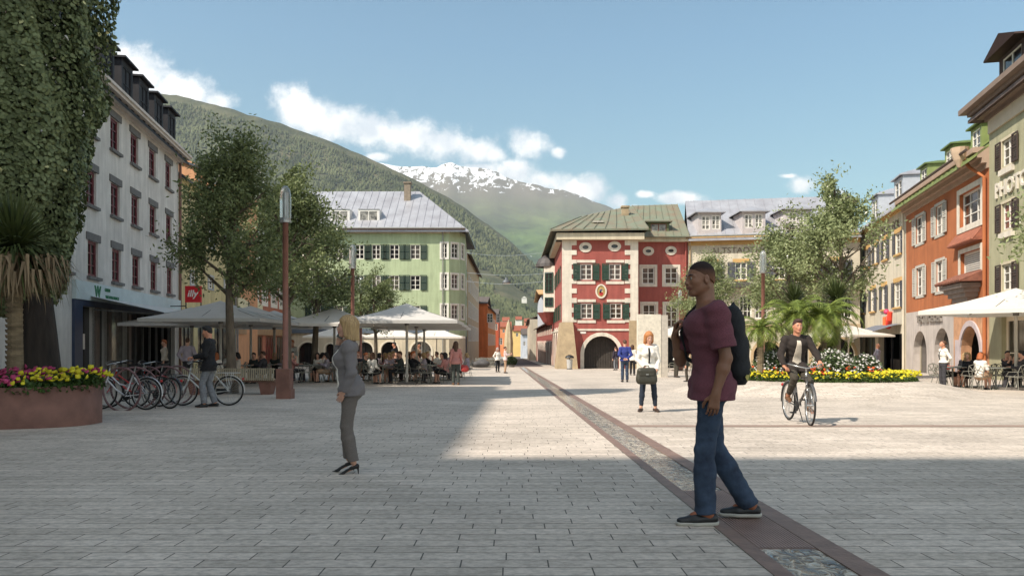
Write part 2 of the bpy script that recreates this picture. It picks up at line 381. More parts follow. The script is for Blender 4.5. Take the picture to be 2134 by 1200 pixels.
M_dark=mat('dark_interior',(34,30,28),.8,.5,1.2)
M_corten=mat('corten_steel',(124,88,76),.75,.16,2.5,.3,18)
M_pole=mat('rusty_pole',(134,90,76),.6,.1,4)
# ---------------- ground ----------------
def paving_mat(name,c1,c2,joint,bw=.5,rh=.16,ms=.0045,dark=.0):
    m=bpy.data.materials.new(name); m.use_nodes=True; nt=m.node_tree; N=nt.nodes; Lk=nt.links; p=N['Principled BSDF']; p.inputs['Roughness'].default_value=.8
    p.inputs['Specular IOR Level'].default_value=.35
    tc=N.new('ShaderNodeTexCoord'); sp=N.new('ShaderNodeSeparateXYZ'); Lk.new(tc.outputs['Object'],sp.inputs[0])
    def M(op,a,b=None):
        n=N.new('ShaderNodeMath'); n.operation=op
        for i,v in enumerate((a,b)):
            if v is None: continue
            if isinstance(v,(int,float)): n.inputs[i].default_value=v
            else: Lk.new(v,n.inputs[i])
        return n.outputs[0]
    row=M('FLOOR',M('DIVIDE',sp.outputs[1],rh))
    wn=N.new('ShaderNodeTexWhiteNoise'); wn.noise_dimensions='1D'; Lk.new(row,wn.inputs['W'])
    par=M('MULTIPLY',M('MODULO',row,2.0),bw*.5)
    xs=M('ADD',M('ADD',sp.outputs[0],M('MULTIPLY',wn.outputs['Value'],bw*.35)),par)
    cb=N.new('ShaderNodeCombineXYZ'); Lk.new(xs,cb.inputs[0]); Lk.new(sp.outputs[1],cb.inputs[1])
    br=N.new('ShaderNodeTexBrick'); br.offset=0; br.squash=1; Lk.new(cb.outputs[0],br.inputs['Vector'])
    br.inputs['Scale'].default_value=1; br.inputs['Brick Width'].default_value=bw; br.inputs['Row Height'].default_value=rh; br.inputs['Mortar Size'].default_value=ms; br.inputs['Mortar Smooth'].default_value=.1
    br.inputs['Color1'].default_value=(*s2l(c1),1); br.inputs['Color2'].default_value=(*s2l(c2),1); br.inputs['Mortar'].default_value=(*s2l(joint),1)
    nz=N.new('ShaderNodeTexNoise'); nz.inputs['Scale'].default_value=20; nz.inputs['Detail'].default_value=8; nz.inputs['Roughness'].default_value=.7
    mp=N.new('ShaderNodeMapping'); mp.inputs['Scale'].default_value=(.8,1.4,1); Lk.new(tc.outputs['Object'],mp.inputs[0]); Lk.new(mp.outputs[0],nz.inputs['Vector'])
    r=N.new('ShaderNodeMapRange'); r.inputs[1].default_value=.36; r.inputs[2].default_value=.6; r.inputs[3].default_value=.66; r.inputs[4].default_value=1.06; Lk.new(nz.outputs[0],r.inputs[0])
    n3=N.new('ShaderNodeTexNoise'); n3.inputs['Scale'].default_value=.5; n3.inputs['Detail'].default_value=4; Lk.new(tc.outputs['Object'],n3.inputs['Vector'])
    r3=N.new('ShaderNodeMapRange'); r3.inputs[1].default_value=.32; r3.inputs[2].default_value=.6; r3.inputs[3].default_value=.84; r3.inputs[4].default_value=1.06; Lk.new(n3.outputs[0],r3.inputs[0])
    mu=M('MULTIPLY',r.outputs[0],r3.outputs[0])
    vm=N.new('ShaderNodeVectorMath'); vm.operation='SCALE'; Lk.new(br.outputs['Color'],vm.inputs[0]); Lk.new(mu,vm.inputs['Scale']); Lk.new(vm.outputs[0],p.inputs['Base Color'])
    b=N.new('ShaderNodeBump'); b.inputs['Strength'].default_value=.6; b.inputs['Distance'].default_value=.006
    h=M('ADD',M('MULTIPLY',br.outputs['Fac'],-1.0),M('MULTIPLY',nz.outputs[0],.5)); Lk.new(h,b.inputs['Height']); Lk.new(b.outputs[0],p.inputs['Normal'])
    return m
M_pav=paving_mat('stone_paving',(207,194,180),(186,174,160),(98,92,85))
M_street=paving_mat('dark_street_paving',(110,98,94),(84,74,72),(50,45,43),.4,.2,.01)
XL=lambda y:1.42-.0125*(y-4); CW=.63
def P3(x,y,dz=0): return (x,y,gz(y)+dz)
ys=[-28,0,3,72]
g=MB()
Y0,Y1=.4,68.
g.poly([P3(-32,-28),P3(34,-28),P3(34,Y0),P3(-32,Y0)])
g.poly([P3(-32,Y0),P3(XL(Y0),Y0),P3(XL(Y1),Y1),P3(-32,Y1)])
g.poly([P3(XL(Y0)+CW,Y0),P3(34,Y0),P3(34,Y1),P3(XL(Y1)+CW,Y1)])
g.poly([P3(-32,Y1),P3(34,Y1),P3(34,72),P3(-32,72)])
for sx in (0,CW): g.quad(P3(XL(Y0)+sx,Y0),P3(XL(Y1)+sx,Y1),P3(XL(Y1)+sx,Y1,-.12),P3(XL(Y0)+sx,Y0,-.12))
setp(g.build('plaza_paving',M_pav),kind='structure')
g=MB(); g.poly([P3(-30,72),P3(34,72),P3(34,420),P3(-30,420)]); setp(g.build('street',M_street),kind='structure')
g=MB(); # paler paving strips along the street edges
for a,b in((-4.0,-1.2),(3.0,4.0)): g.poly([P3(a,72.0,.004),P3(b,72.0,.004),P3(b,300,.004),P3(a,300,.004)])
setp(g.build('pavement',mat('pale_pavement',(176,166,152),.85,.08,2)),kind='structure')
g=MB(); g.poly([(-9000,-300,-9),(9000,-300,-9),(9000,420,-9),(-9000,420,-9)]); g.poly([(-9000,420,-9),(9000,420,-9),(9000,9000,-141),(-9000,9000,-141)])
setp(g.build('ground',mat('valley_ground',(86,96,58),.95,.3,.01)),kind='structure')
# channel
M_chan=mat('channel_border',(128,104,92),.6,.14,6,.25,40)
def strip(mb,a,b,ya,yb,dz,n=1):
    for i in range(n):
        y0=ya+(yb-ya)*i/n; y1=ya+(yb-ya)*(i+1)/n
        mb.quad(P3(XL(y0)+a,y0,dz),P3(XL(y0)+b,y0,dz),P3(XL(y1)+b,y1,dz),P3(XL(y1)+a,y1,dz))
ch=thing('water_channel','narrow water channel with rust brown metal borders running across the plaza','water channel',(1.4,5,gz(5)))
g=MB(); strip(g,0,.11,Y0,Y1,.004); strip(g,.47,CW,Y0,Y1,.004)
for a in(.11,.47):
    g.quad(P3(XL(Y0)+a,Y0,.004),P3(XL(Y1)+a,Y1,.004),P3(XL(Y1)+a,Y1,-.08),P3(XL(Y0)+a,Y0,-.08))
g.build('border',M_chan,ch)
g=MB(); strip(g,.1,.5,Y0,Y1,-.07); g.build('channel_bed',mat('pebble_bed',(128,112,92),.8,.5,30,.8,60,col2=(62,56,50)),ch)
g=MB(); 
for i in range(17):
    a=.12+i*.0207; strip(g,a,a+.011,4.75,6.75,.003); 
    g.quad(P3(XL(4.75)+a,4.75,.003),P3(XL(6.75)+a,6.75,.003),P3(XL(6.75)+a,6.75,-.03),P3(XL(4.75)+a,4.75,-.03))
    g.quad(P3(XL(4.75)+a+.011,4.75,.003),P3(XL(6.75)+a+.011,6.75,.003),P3(XL(6.75)+a+.011,6.75,-.03),P3(XL(4.75)+a+.011,4.75,-.03))
for y in (4.75,5.75,6.74): g.bar(P3(XL(y)+.11,y,-.012),P3(XL(y)+.47,y,-.012),.012,.02)
g.build('grate',mat('grate_metal',(156,130,120),.5,.1,5),ch)
def water_mat():
    m=bpy.data.materials.new('rippling_water'); m.use_nodes=True; nt=m.node_tree; N=nt.nodes; Lk=nt.links; p=N['Principled BSDF']
    p.inputs['Roughness'].default_value=.06; p.inputs['IOR'].default_value=1.33; p.inputs['Transmission Weight'].default_value=.08; p.inputs['Specular IOR Level'].default_value=1.
    tc=N.new('ShaderNodeTexCoord'); mp=N.new('ShaderNodeMapping'); mp.inputs['Scale'].default_value=(1.6,1,1); Lk.new(tc.outputs['Object'],mp.inputs[0])
    nz=N.new('ShaderNodeTexNoise'); nz.inputs['Scale'].default_value=7; nz.inputs['Detail'].default_value=3; nz.inputs['Distortion'].default_value=1.6; Lk.new(mp.outputs[0],nz.inputs['Vector'])
    cr=N.new('ShaderNodeValToRGB'); cr.color_ramp.elements[0].position=.38; cr.color_ramp.elements[0].color=(.16,.18,.19,1); cr.color_ramp.elements[1].position=.62; cr.color_ramp.elements[1].color=(.62,.56,.46,1)  # pale wave highlights and dark troughs put into the water colour
    e=cr.color_ramp.elements.new(.5); e.color=(.30,.27,.22,1)
    Lk.new(nz.outputs[0],cr.inputs[0]); Lk.new(cr.outputs[0],p.inputs['Base Color'])
    b=N.new('ShaderNodeBump'); b.inputs['Strength'].default_value=1.; b.inputs['Distance'].default_value=.05; Lk.new(nz.outputs[0],b.inputs['Height']); Lk.new(b.outputs[0],p.inputs['Normal'])
    return m
M_water=water_mat()
g=MB(); strip(g,.11,.47,Y0,4.9,-.004,4); strip(g,.11,.47,6.6,Y1,-.004,10); setp(g.build('water',M_water),kind='structure')
# rust line across the plaza
g=MB(); g.poly([P3(XL(12.6)+CW+.01,12.58,.004),P3(34,12.58,.004),P3(34,12.92,.004),P3(XL(12.9)+CW+.01,12.92,.004)])
setp(g.build('paving_inlay_strip',mat('inlay_strip',(146,124,110),.7,.1,3)),kind='structure')
# mound
MC=(9.9,24.75)
g=MB(); prof=[(4.7,-.03),(4.4,.03),(4.0,.12),(3.3,.27),(2.8,.36),(2.6,.37)]
vs=[];n=64
for r,z in prof:
    for j in range(n):
        a=2*math.pi*j/n; x=MC[0]+r*math.cos(a)*1.06; y=MC[1]+r*math.sin(a); vs.append((x,y,gz(y)+z))
fs=[(i*n+j,i*n+(j+1)%n,(i+1)*n+(j+1)%n,(i+1)*n+j) for i in range(5) for j in range(n)]+[tuple(5*n+j for j in range(n))]
g.add(vs,fs); setp(g.build('paving_mound',M_pav,smooth=False),kind='structure')
# ---------------- mountains ----------------
def interp(pts,x):
    xs_=[p[0] for p in pts]; ys_=[p[1] for p in pts]; return np.interp(x,xs_,ys_)
def fbm(x,y,seed,octs=5):
    rng=np.random.RandomState(seed); o=np.zeros_like(x); a=1.
    for k in range(octs):
        for _ in range(3):
            th=rng.rand()*6.28; f=2**k*(.8+.4*rng.rand()); ph=rng.rand()*6.28
            o+=a*np.sin((x*math.cos(th)+y*math.sin(th))*f+ph)/3
        a*=.55
    return o
RNG={}
def mountain(name,sil,Yf,Yr,foot,prof,seed,amp,m,nx=260,nv=70,x0=-700,x1=2800,rough=3.):
    u=np.linspace(x0,x1,nx); v=np.linspace(0,1,nv); U,V=np.meshgrid(u,v)
    rid=interp(sil,U); Y=Yf+(Yr-Yf)*V
    py=foot+(rid-foot)*(V**prof)
    py=py-fbm(U/90.,V*9,seed)*amp*np.sin(math.pi*np.clip(V*.98,0,1))-fbm(U/14.,V*2,seed+5,3)*rough*V
    Yv=Y+fbm(U/120,V*6,seed+9)*(Yr-Yf)*.04
    X=(U-CX)/F*Yv; Z=CH+(HY-py)/F*Yv
    # back slope
    Xb=(U[-1]-CX)/F*Yr*1.25; Yb=np.full_like(Xb,Yr*1.25); Zb=Z[-1]*.4
    X=np.vstack([X,Xb]);Yv=np.vstack([Yv,Yb]);Z=np.vstack([Z,Zb])
    vs=np.stack([X,Yv,Z],-1).reshape(-1,3); nv2=nv+1
    idx=np.arange(nx*nv2).reshape(nv2,nx)
    f=np.stack([idx[:-1,:-1],idx[:-1,1:],idx[1:,1:],idx[1:,:-1]],-1).reshape(-1,4)
    o=mesh_obj(name,vs,f,m,smooth=True); setp(o,kind='structure')
    RNG[name]=(X[:-1],Yv[:-1],Z[:-1]); return o
def hill_mat(name,cols,scale,snow=None,big=.0012):
    m=bpy.data.materials.new(name); m.use_nodes=True; nt=m.node_tree; N=nt.nodes; Lk=nt.links; p=N['Principled BSDF']; p.inputs['Roughness'].default_value=1; p.inputs['Specular IOR Level'].default_value=.1
    tc=N.new('ShaderNodeTexCoord')
    n1=N.new('ShaderNodeTexNoise'); n1.inputs['Scale'].default_value=scale; n1.inputs['Detail'].default_value=9; n1.inputs['Roughness'].default_value=.7; Lk.new(tc.outputs['Object'],n1.inputs['Vector'])
    n2=N.new('ShaderNodeTexNoise'); n2.inputs['Scale'].default_value=big; n2.inputs['Detail'].default_value=7; n2.inputs['Roughness'].default_value=.6; Lk.new(tc.outputs['Object'],n2.inputs['Vector'])
    cr=N.new('ShaderNodeValToRGB'); el=cr.color_ramp.elements
    el[0].position=.3; el[0].color=(*s2l(cols[0]),1); el[1].position=.7; el[1].color=(*s2l(cols[-1]),1)
    for i,c in enumerate(cols[1:-1]): e=el.new(.3+.4*(i+1)/(len(cols)-1)); e.color=(*s2l(c),1)
    ad=N.new('ShaderNodeMath'); ad.operation='MULTIPLY_ADD'; Lk.new(n1.outputs[0],ad.inputs[0]); ad.inputs[1].default_value=.45
    mm=N.new('ShaderNodeMath'); mm.operation='MULTIPLY'; Lk.new(n2.outputs[0],mm.inputs[0]); mm.inputs[1].default_value=.55; Lk.new(mm.outputs[0],ad.inputs[2])
    Lk.new(ad.outputs[0],cr.inputs[0]); col=cr.outputs[0]
    if snow:
        sp=N.new('ShaderNodeSeparateXYZ'); Lk.new(tc.outputs['Object'],sp.inputs[0])
        mr=N.new('ShaderNodeMapRange'); mr.inputs[1].default_value=snow[0]; mr.inputs[2].default_value=snow[1]; mr.inputs[3].default_value=-.22; mr.inputs[4].default_value=.06; Lk.new(sp.outputs[2],mr.inputs[0])
        mp=N.new('ShaderNodeMapping'); mp.inputs['Rotation'].default_value=(0,.5,.3); mp.inputs['Scale'].default_value=(1.5,.45,1.2); Lk.new(tc.outputs['Object'],mp.inputs[0])
        n3=N.new('ShaderNodeTexNoise'); n3.inputs['Scale'].default_value=.013; n3.inputs['Detail'].default_value=8; n3.inputs['Roughness'].default_value=.62; n3.inputs['Distortion'].default_value=.6; Lk.new(mp.outputs[0],n3.inputs['Vector'])
        a=N.new('ShaderNodeMath'); a.operation='ADD'; Lk.new(mr.outputs[0],a.inputs[0]); Lk.new(n3.outputs[0],a.inputs[1])
        s=N.new('ShaderNodeMapRange'); s.inputs[1].default_value=.485; s.inputs[2].default_value=.53; Lk.new(a.outputs[0],s.inputs[0])
        # alpine band colour
        mb_=N.new('ShaderNodeMapRange'); mb_.inputs[1].default_value=snow[0]-400; mb_.inputs[2].default_value=snow[0]+150; Lk.new(sp.outputs[2],mb_.inputs[0])
        mx0=N.new('ShaderNodeMix'); mx0.data_type='RGBA'; Lk.new(mb_.outputs[0],mx0.inputs[0]); Lk.new(col,mx0.inputs[6]); mx0.inputs[7].default_value=(*s2l((112,104,92)),1)
        mx=N.new('ShaderNodeMix'); mx.data_type='RGBA'; Lk.new(s.outputs[0],mx.inputs[0]); Lk.new(mx0.outputs[2],mx.inputs[6]); mx.inputs[7].default_value=(.85,.87,.9,1); col=mx.outputs[2]
    Lk.new(col,p.inputs['Base Color'])
    b=N.new('ShaderNodeBump'); b.inputs['Strength'].default_value=.8; b.inputs['Distance'].default_value=14; Lk.new(n1.outputs[0],b.inputs['Height']); Lk.new(b.outputs[0],p.inputs['Normal'])
    return m
silA=[(-900,260),(-300,190),(0,165),(200,172),(330,195),(400,206),(500,232),(600,262),(700,300),(800,345),(870,378),(940,415),(1000,455),(1060,500),(1110,545),(1160,600),(1240,655),(1330,700),(1500,715),(2800,718)]
silB=[(-900,420),(500,360),(700,335),(815,341),(850,347),(880,345),(905,350),(925,340),(940,337),(955,345),(985,350),(1010,349),(1035,358),(1060,372),(1080,377),(1110,380),(1140,392),(1170,397),(1200,406),(1240,424),(1290,441),(1350,470),(1450,515),(1700,600),(2134,650),(2800,680)]
mountain('mountain_hillside',silA,620,2700,728,1.15,3,12,hill_mat('forest_hillside',[(52,58,44),(74,78,58),(102,100,76),(138,122,96)],.02,big=.003),rough=2.6)
mountain('snowy_mountain',silB,2900,7000,740,1.1,11,16,hill_mat('alpine_slopes',[(26,42,22),(46,64,32),(92,112,58),(130,144,84)],.006,snow=(1180,1560),big=.0022),rough=3.2,nv=90,nx=340)
# forest of individual conifers massed on the near hillside
def forest(name,rng_name,N_,hmin,hmax,seed,vmin,vmax,x0,x1,m,col_noise=True):
    X,Y,Z=RNG[rng_name]; rs=np.random.RandomState(seed); nv,nx=X.shape
    uu=(rs.uniform(x0,x1,N_)+700)/3500*(nx-1); vv=rs.uniform(vmin,vmax,N_)*(nv-1)
    i0=np.floor(vv).astype(int).clip(0,nv-2); j0=np.floor(uu).astype(int).clip(0,nx-2); fv=vv-i0; fu=uu-j0
    def S(A): return (A[i0,j0]*(1-fv)*(1-fu)+A[i0+1,j0]*fv*(1-fu)+A[i0,j0+1]*(1-fv)*fu+A[i0+1,j0+1]*fv*fu)
    x,y,z=S(X),S(Y),S(Z)
    keep=fbm(uu/9.,vv/5.,seed+2,4)>-.75
    x,y,z=x[keep],y[keep],z[keep]; n=len(x)
    h=rs.uniform(hmin,hmax,n); r=h*rs.uniform(.2,.42,n); k=5
    base=np.stack([x,y,z],-1)[:,None,:]; ang=np.arange(k)*2*np.pi/k+rs.rand(n)[:,None]*6
    ring=np.stack([np.cos(ang)*r[:,None],np.sin(ang)*r[:,None],(h*.12)[:,None]*np.ones(k)],-1)
    ring2=ring*np.array([.72,.72,1]); ring2[:,:,2]=(h*.55)[:,None]
    tip=np.stack([0*h,0*h,h],-1)[:,None,:]
    vs=(np.concatenate([ring,ring2,tip],1)+base).reshape(-1,3)
    b=np.arange(n)[:,None]*(2*k+1); fs=[]
    for j in range(k):
        j2=(j+1)%k; fs.append(np.concatenate([b+j,b+j2,b+k+j2],1)); fs.append(np.concatenate([b+j,b+k+j2,b+k+j],1)); fs.append(np.concatenate([b+k+j,b+k+j2,b+2*k],1))
    o=mesh_obj(name,vs,np.concatenate(fs,0),m); return setp(o,'dense forest of dark green conifers and paler broadleaf trees covering the hillside behind the town','forest',kind='stuff')
M_forest=mat('forest_foliage',(106,110,78),1,.0,.012,col2=(44,52,36),detail=8,spec=.1)
forest('hillside_forest','mountain_hillside',60000,6,17,4,.02,.97,100,1500,M_forest)
# ---------------- buildings ----------------
def bld(name,label,A,cat='building'): return thing(name,label,cat,(A[0],A[1],gz(A[1])))
def backs(b,pts,z0,z1,m,name='side_wall'):
    """open polyline of plan points -> walls"""
    mb=MB()
    for p,q in zip(pts,pts[1:]): mb.quad((p[0],p[1],z0),(q[0],q[1],z0),(q[0],q[1],z1),(p[0],p[1],z1))
    return mb.build(name,m,b)
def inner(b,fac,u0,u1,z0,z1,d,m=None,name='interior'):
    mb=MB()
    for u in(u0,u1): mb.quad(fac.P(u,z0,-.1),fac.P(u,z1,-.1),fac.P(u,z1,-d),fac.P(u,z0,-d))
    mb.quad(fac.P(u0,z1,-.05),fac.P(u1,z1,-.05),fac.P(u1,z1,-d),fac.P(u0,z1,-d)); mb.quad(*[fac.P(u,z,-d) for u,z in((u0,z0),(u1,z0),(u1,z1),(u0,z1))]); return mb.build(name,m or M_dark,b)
def off(fac,u,d): p=fac.P(u,0,d); return (p.x,p.y)
# --- white building left ---
fW=Fac((-15.3,21),(-19.1,44)); LW=fW.L
M_wst=mat('white_stucco',(212,207,200),.9,.07,1.2,.2,30)
bW=bld('townhouse','white four storey townhouse with dark red window frames and black dormers',(-17,32))
ZW=11.75; zg=gz(44)-.1
ops=[]
rowdat=[([(229,250),(271.5,289.5),(310,326),(343.5,358.5)],229,240,308),([(230,251),(273,291),(311,327),(344.5,360)],230,378,447),([(183,205),(233,253),(275,293),(313,329),(347,361)],233,516,586)]
rows=[]
pitch=fW.u(250.)-fW.u(293.)
for spans,pr,t,bt in rowdat:
    r=px_row(fW,spans,pr,t,bt); w=1.12
    cs=[(o[0]+o[1])/2 for o in r]; 
    step=(cs[-1]-cs[0])/(len(cs)-1)
    k=0; base=cs[0]
    allc=cs+[cs[0]-step*i for i in range(1,9) if cs[0]-step*i>1]
    rows.append([(c-w/2,c+w/2,r[0][2],r[0][3]) for c in allc])
shopT=fW.z(150,668)  # shop head
uS=fW.u(165); 
shop=[(uS+.3,uS+1.6,gz(36)-.2,2.6),(uS+2.0,uS+3.0,gz(36)-.2,2.6),(uS+3.6,uS+5.6,gz(36)-.2,2.6),(uS+6.2,LW-.8,gz(36)-.2,2.6)]
ops=[o for r in rows for o in r]+shop
mb=MB(); fW.wall(mb,0,LW,zg,ZW,ops,.22); mb.build('facade',M_wst,bW)
M_red=mat('dark_red_frame',(104,34,42),.5,.1,5); M_lint=mat('grey_lintel',(112,110,108),.9,.1,5)
for r in rows:
    for o in r: window(bW,fW,*o,M_red,M_glass,2,3,lintel=M_lint,sill=M_lint,fw=.13,depth=.15)
backs(bW,[off(fW,LW,0),off(fW,LW,-12),off(fW,0,-12),off(fW,0,0)],zg,ZW,M_wst)
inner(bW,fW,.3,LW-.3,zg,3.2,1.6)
M_blk=mat('black_sheet_roof',(36,36,42),.75,.2,3); M_navy=mat('navy_shopfront',(48,60,84),.5,.12,2)
M_sign=mat('pale_sign_band',(190,203,205),.6,.05,2)
cornice(bW,fW,-.3,LW+.25,ZW-.35,mat('pale_cornice',(205,196,188),.8,.06,3),prof=((0,.15),(.12,.35),(.24,.6),(.36,.7)))
gable_roof(bW,fW,0,LW,ZW+.13,ZW+5.2,5.0,M_blk,over=.5,seam=.8)
for i in range(8):
    uc=fW.u(335,-.9)-i*2.55
    if uc>1.5: dormer(bW,fW,uc,ZW+.2,1.6,2.3,.3,M_blk,M_blk,M_blk,M_blk,2,2,peak=.25,hip=True,depth=1.6)
# shopfront
mb=MB(); u0=fW.u(150); z0s=fW.z(150,622); 
fW.box(mb,u0,LW,2.6,z0s,-.05,.1)
mb.build('fascia',M_navy,bW)
mb=MB(); fW.box(mb,u0,u0+.8,zg,2.6,-.05,.1); mb.build('pilaster',M_navy,bW)
for i,uu in enumerate((uS+1.6,uS+3.0,uS+5.6)):
    mb=MB(); fW.box(mb,uu,uu+.35,zg,2.6,-.1,.08); mb.build('pilaster',mat('taupe_pilaster',(120,106,96),.8,.1,3),bW)
mb=MB(); fW.box(mb,u0,LW-.1,z0s+.003,z0s+.72,-.05,.16); sg=mb.build('sign_band',M_sign,bW)
M_grn=mat('sign_green',(30,110,72),.6,.05,3)
ul=fW.u(190)
put_text(fW,'W',ul+.25,z0s+.38,.62,M_grn,sg,d=.17,bold=.02,name='emblem')
put_text(fW,'GREEN',ul+1.35,z0s+.52,.2,M_grn,sg,d=.17)
put_text(fW,'WOODLOUNGE',ul+1.95,z0s+.22,.22,M_grn,sg,d=.17)
for (ua,ub,za,zb_) in shop:
    mb=MB(); mb.quad(*[fW.P(u,z,-.2) for u,z in((ua,za),(ub,za),(ub,zb_),(ua,zb_))])
    if ub-ua>3: continue
    mb.build('shop_window',M_glass,bW)
for k in range(7):
    uu=uS+6.2+k*1.15; mb=MB(); fW.box(mb,uu,uu+.07,zg,2.6,-.25,-.15); mb.build('shop_mullion',M_lint,bW)
rs=random.Random(5)
for uu,zz in((uS+.95,.9),(uS+2.5,.75)):
    mb=MB(); fW.box(mb,uu-.15,uu+.15,zz,zz+.62,-.19,-.18); mb.build('notice_sheet',M_white,bW)
# awning over the café front
aw=thing('awning','long white fabric awning over the shaded shopfront of the white townhouse','awning',fW.P(fW.u(290),1.8,0))
mb=MB(); ua,ub=fW.u(180),LW-.1; n=14
for i in range(n):
    a=ua+(ub-ua)*i/n; c=ua+(ub-ua)*(i+1)/n; s1=.06*math.sin(i*1.3); s2=.06*math.sin((i+1)*1.3)
    mb.quad(fW.P(a,3.02,.12),fW.P(c,3.02,.12),fW.P(c,2.38+s2,2.9),fW.P(a,2.38+s1,2.9))
    mb.quad(fW.P(a,2.38+s1,2.9),fW.P(c,2.38+s2,2.9),fW.P(c,2.18+s2,2.92),fW.P(a,2.18+s1,2.92))
mb.build('canopy',mat('awning_fabric',(205,203,198),.9,.04,2),aw)
mb=MB()
for k in range(4):
    a=ua+.5+(ub-ua-1)*k/3; mb.bar(fW.P(a,2.5,.1),fW.P(a,2.3,2.8),.05)
mb.build('arm',M_lint,aw)
# graffito-like wall hook ornament skipped; downpipe
mb=MB(); mb.tube([fW.P(LW-.1,ZW-.3,.12),fW.P(LW-.1,gz(44),.12)],.07,6); mb.build('downpipe',mat('copper_pipe',(120,82,70),.6,.1,3),bW)
# --- red square sign on bracket ---
sgn=thing('hanging_sign','square red sign with white cursive letters on black bracket beside the yellow house','sign',at(404,41.5,614))
fs_=Fac((at(387,41.5).x,41.5),(at(420,41.5).x,41.5))
mb=MB(); z1=CH+(HY-596)/F*41.5; z0=CH+(HY-630)/F*41.5
fs_.box(mb,0,fs_.L,z0,z1,-.08,.08); pn=mb.build('panel',mat('sign_red',(200,24,34),.5,.04,3),sgn)
put_text(fs_,'illy',fs_.L/2,(z0+z1)/2+.02,.5,M_white,pn,d=.085,slant=.22,bold=.01)
mb=MB(); fs_.box(mb,0,.04,z0-.35,z0,-.03,.03); fs_.box(mb,fs_.L-.04,fs_.L,z0-.35,z0,-.03,.03); fs_.box(mb,.04,fs_.L-.04,z0-.35,z0-.31,-.03,.03); mb.bar(fs_.P(0,z0-.2,0),fs_.P(-1.6,z0-.2,-.4),.05); mb.build('bracket',M_blk,sgn)
# --- yellow building ---
fY=Fac((-19.1,44.02),(-19.85,55)); bY=bld('townhouse','pale yellow townhouse between the white house and the terracotta house',(-19.5,50))
M_yel=mat('yellow_stucco',(205,190,142),.9,.08,1.4,.15,25)
r1=px_row(fY,[(397,408),(434,444),(467,476)],397,566,592); r0=px_row(fY,[(396,407),(436,446),(469,478)],396,463,501)
r1=[(a,b,c,d) for a,b,c,d in r1]; opsY=r1+r0
zY=fY.z(374,368)
gsh=[(.5,2.5,gz(50)-.3,2.3),(3.2,5.6,gz(50)-.3,2.3),(6.4,9.6,gz(50)-.3,2.3)]
mb=MB(); fY.wall(mb,0,fY.L,gz(55)-.2,zY,opsY+gsh); mb.build('facade',M_yel,bY)
for o in opsY: window(bY,fY,*o,M_white,M_glass,2,3,sur=mat('grey_surround',(170,172,172),.8,.05,3),surw=.12)
for o in gsh: window(bY,fY,*o,M_dark,M_glass,3,2,fw=.06)
backs(bY,[off(fY,fY.L,0),off(fY,fY.L,-12),off(fY,0,-12),off(fY,0,0)],gz(55)-.2,zY,M_yel)
gable_roof(bY,fY,0,fY.L,zY+.05,zY+3.4,5.5,mat('dark_grey_roof',(70,74,80),.6,.15,2),over=.4,side=.0)
cornice(bY,fY,0.05,fY.L-.05,zY-.35,M_yel)
# peach gable behind
bP=bld('townhouse','peach coloured gable wall rising behind the yellow house',(-23,56))
M_peach=mat('peach_stucco',(205,152,112),.9,.05,1)
p0=at(372,52,322);p1=at(440,52,372)
mb=MB(); mb.prism([(p0.x,52),(p1.x+.5,52),(p1.x+.5,60),(p0.x-6,60),(p0.x-6,52)],-1,p1.z); mb.build('wall',M_peach,bP)
mb=MB(); mb.poly([(p0.x-6,52.01,p0.z+.9),(p0.x-6,52.01,p1.z),(p1.x+.5,52.01,p1.z),(p1.x,52.01,p1.z+.4),(p0.x,52.01,p0.z)]); mb.build('gable',M_peach,bP)
mb=MB(); mb.bar((p0.x-6,52.5,p0.z+1.9),(p1.x+.8,52.5,p1.z+.15),1.4,.14); mb.build('roof',MATS['dark_grey_roof'],bP)
# --- terracotta building ---
fT=Fac((-19.85,55.02),(-22.1,80)); bT=bld('townhouse','terracotta townhouse with wide white window surrounds above the shaded shop signs',(-21,66))
M_ter=mat('terracotta_stucco',(176,112,88),.9,.08,1.4,.15,25)
sp=[(497,515),(528,537),(547,556),(566,576),(583,592),(600,609)]
rT=px_row(fT,sp,497,567,618); rT=[(a,b,c,d) for a,b,c,d in rT]
rT2=[(a,b,c+3.0,d+3.0-.6) for a,b,c,d in rT]
gT=[(1+i*4.3,1+i*4.3+3.2,gz(66)-.4,1.7) for i in range(5)]
zT=fT.z(495,478)
mb=MB(); fT.wall(mb,0,fT.L,gz(80)-.2,zT,rT+rT2+gT); mb.build('facade',M_ter,bT)
for o in rT+rT2: window(bT,fT,*o,M_white,M_glass,4 if o[1]-o[0]>1.7 else 2,4,sur=M_white,surw=.32,fw=.1)
for i,o in enumerate(gT): window(bT,fT,*o,mat('shop_timber',(120,92,68),.7,.15,3),M_glass if i%2 else mat('red_shop_glass',(120,28,30),.3,.5,2),3,1,fw=.12)
mb=MB(); fT.box(mb,.4,fT.L-.3,1.75,2.5,-.02,.2); mb.build('fascia',mat('wood_fascia',(160,128,96),.7,.1,2),bT)
cornice(bT,fT,.05,fT.L-.05,zT-.35,M_ter)
backs(bT,[off(fT,fT.L,0),off(fT,fT.L,-12),off(fT,0,-12),off(fT,0,0)],gz(80)-.2,zT,M_ter)
gable_roof(bT,fT,0,fT.L,zT+.05,zT+2.6,5.5,MATS['dark_grey_roof'],over=.4,side=0)
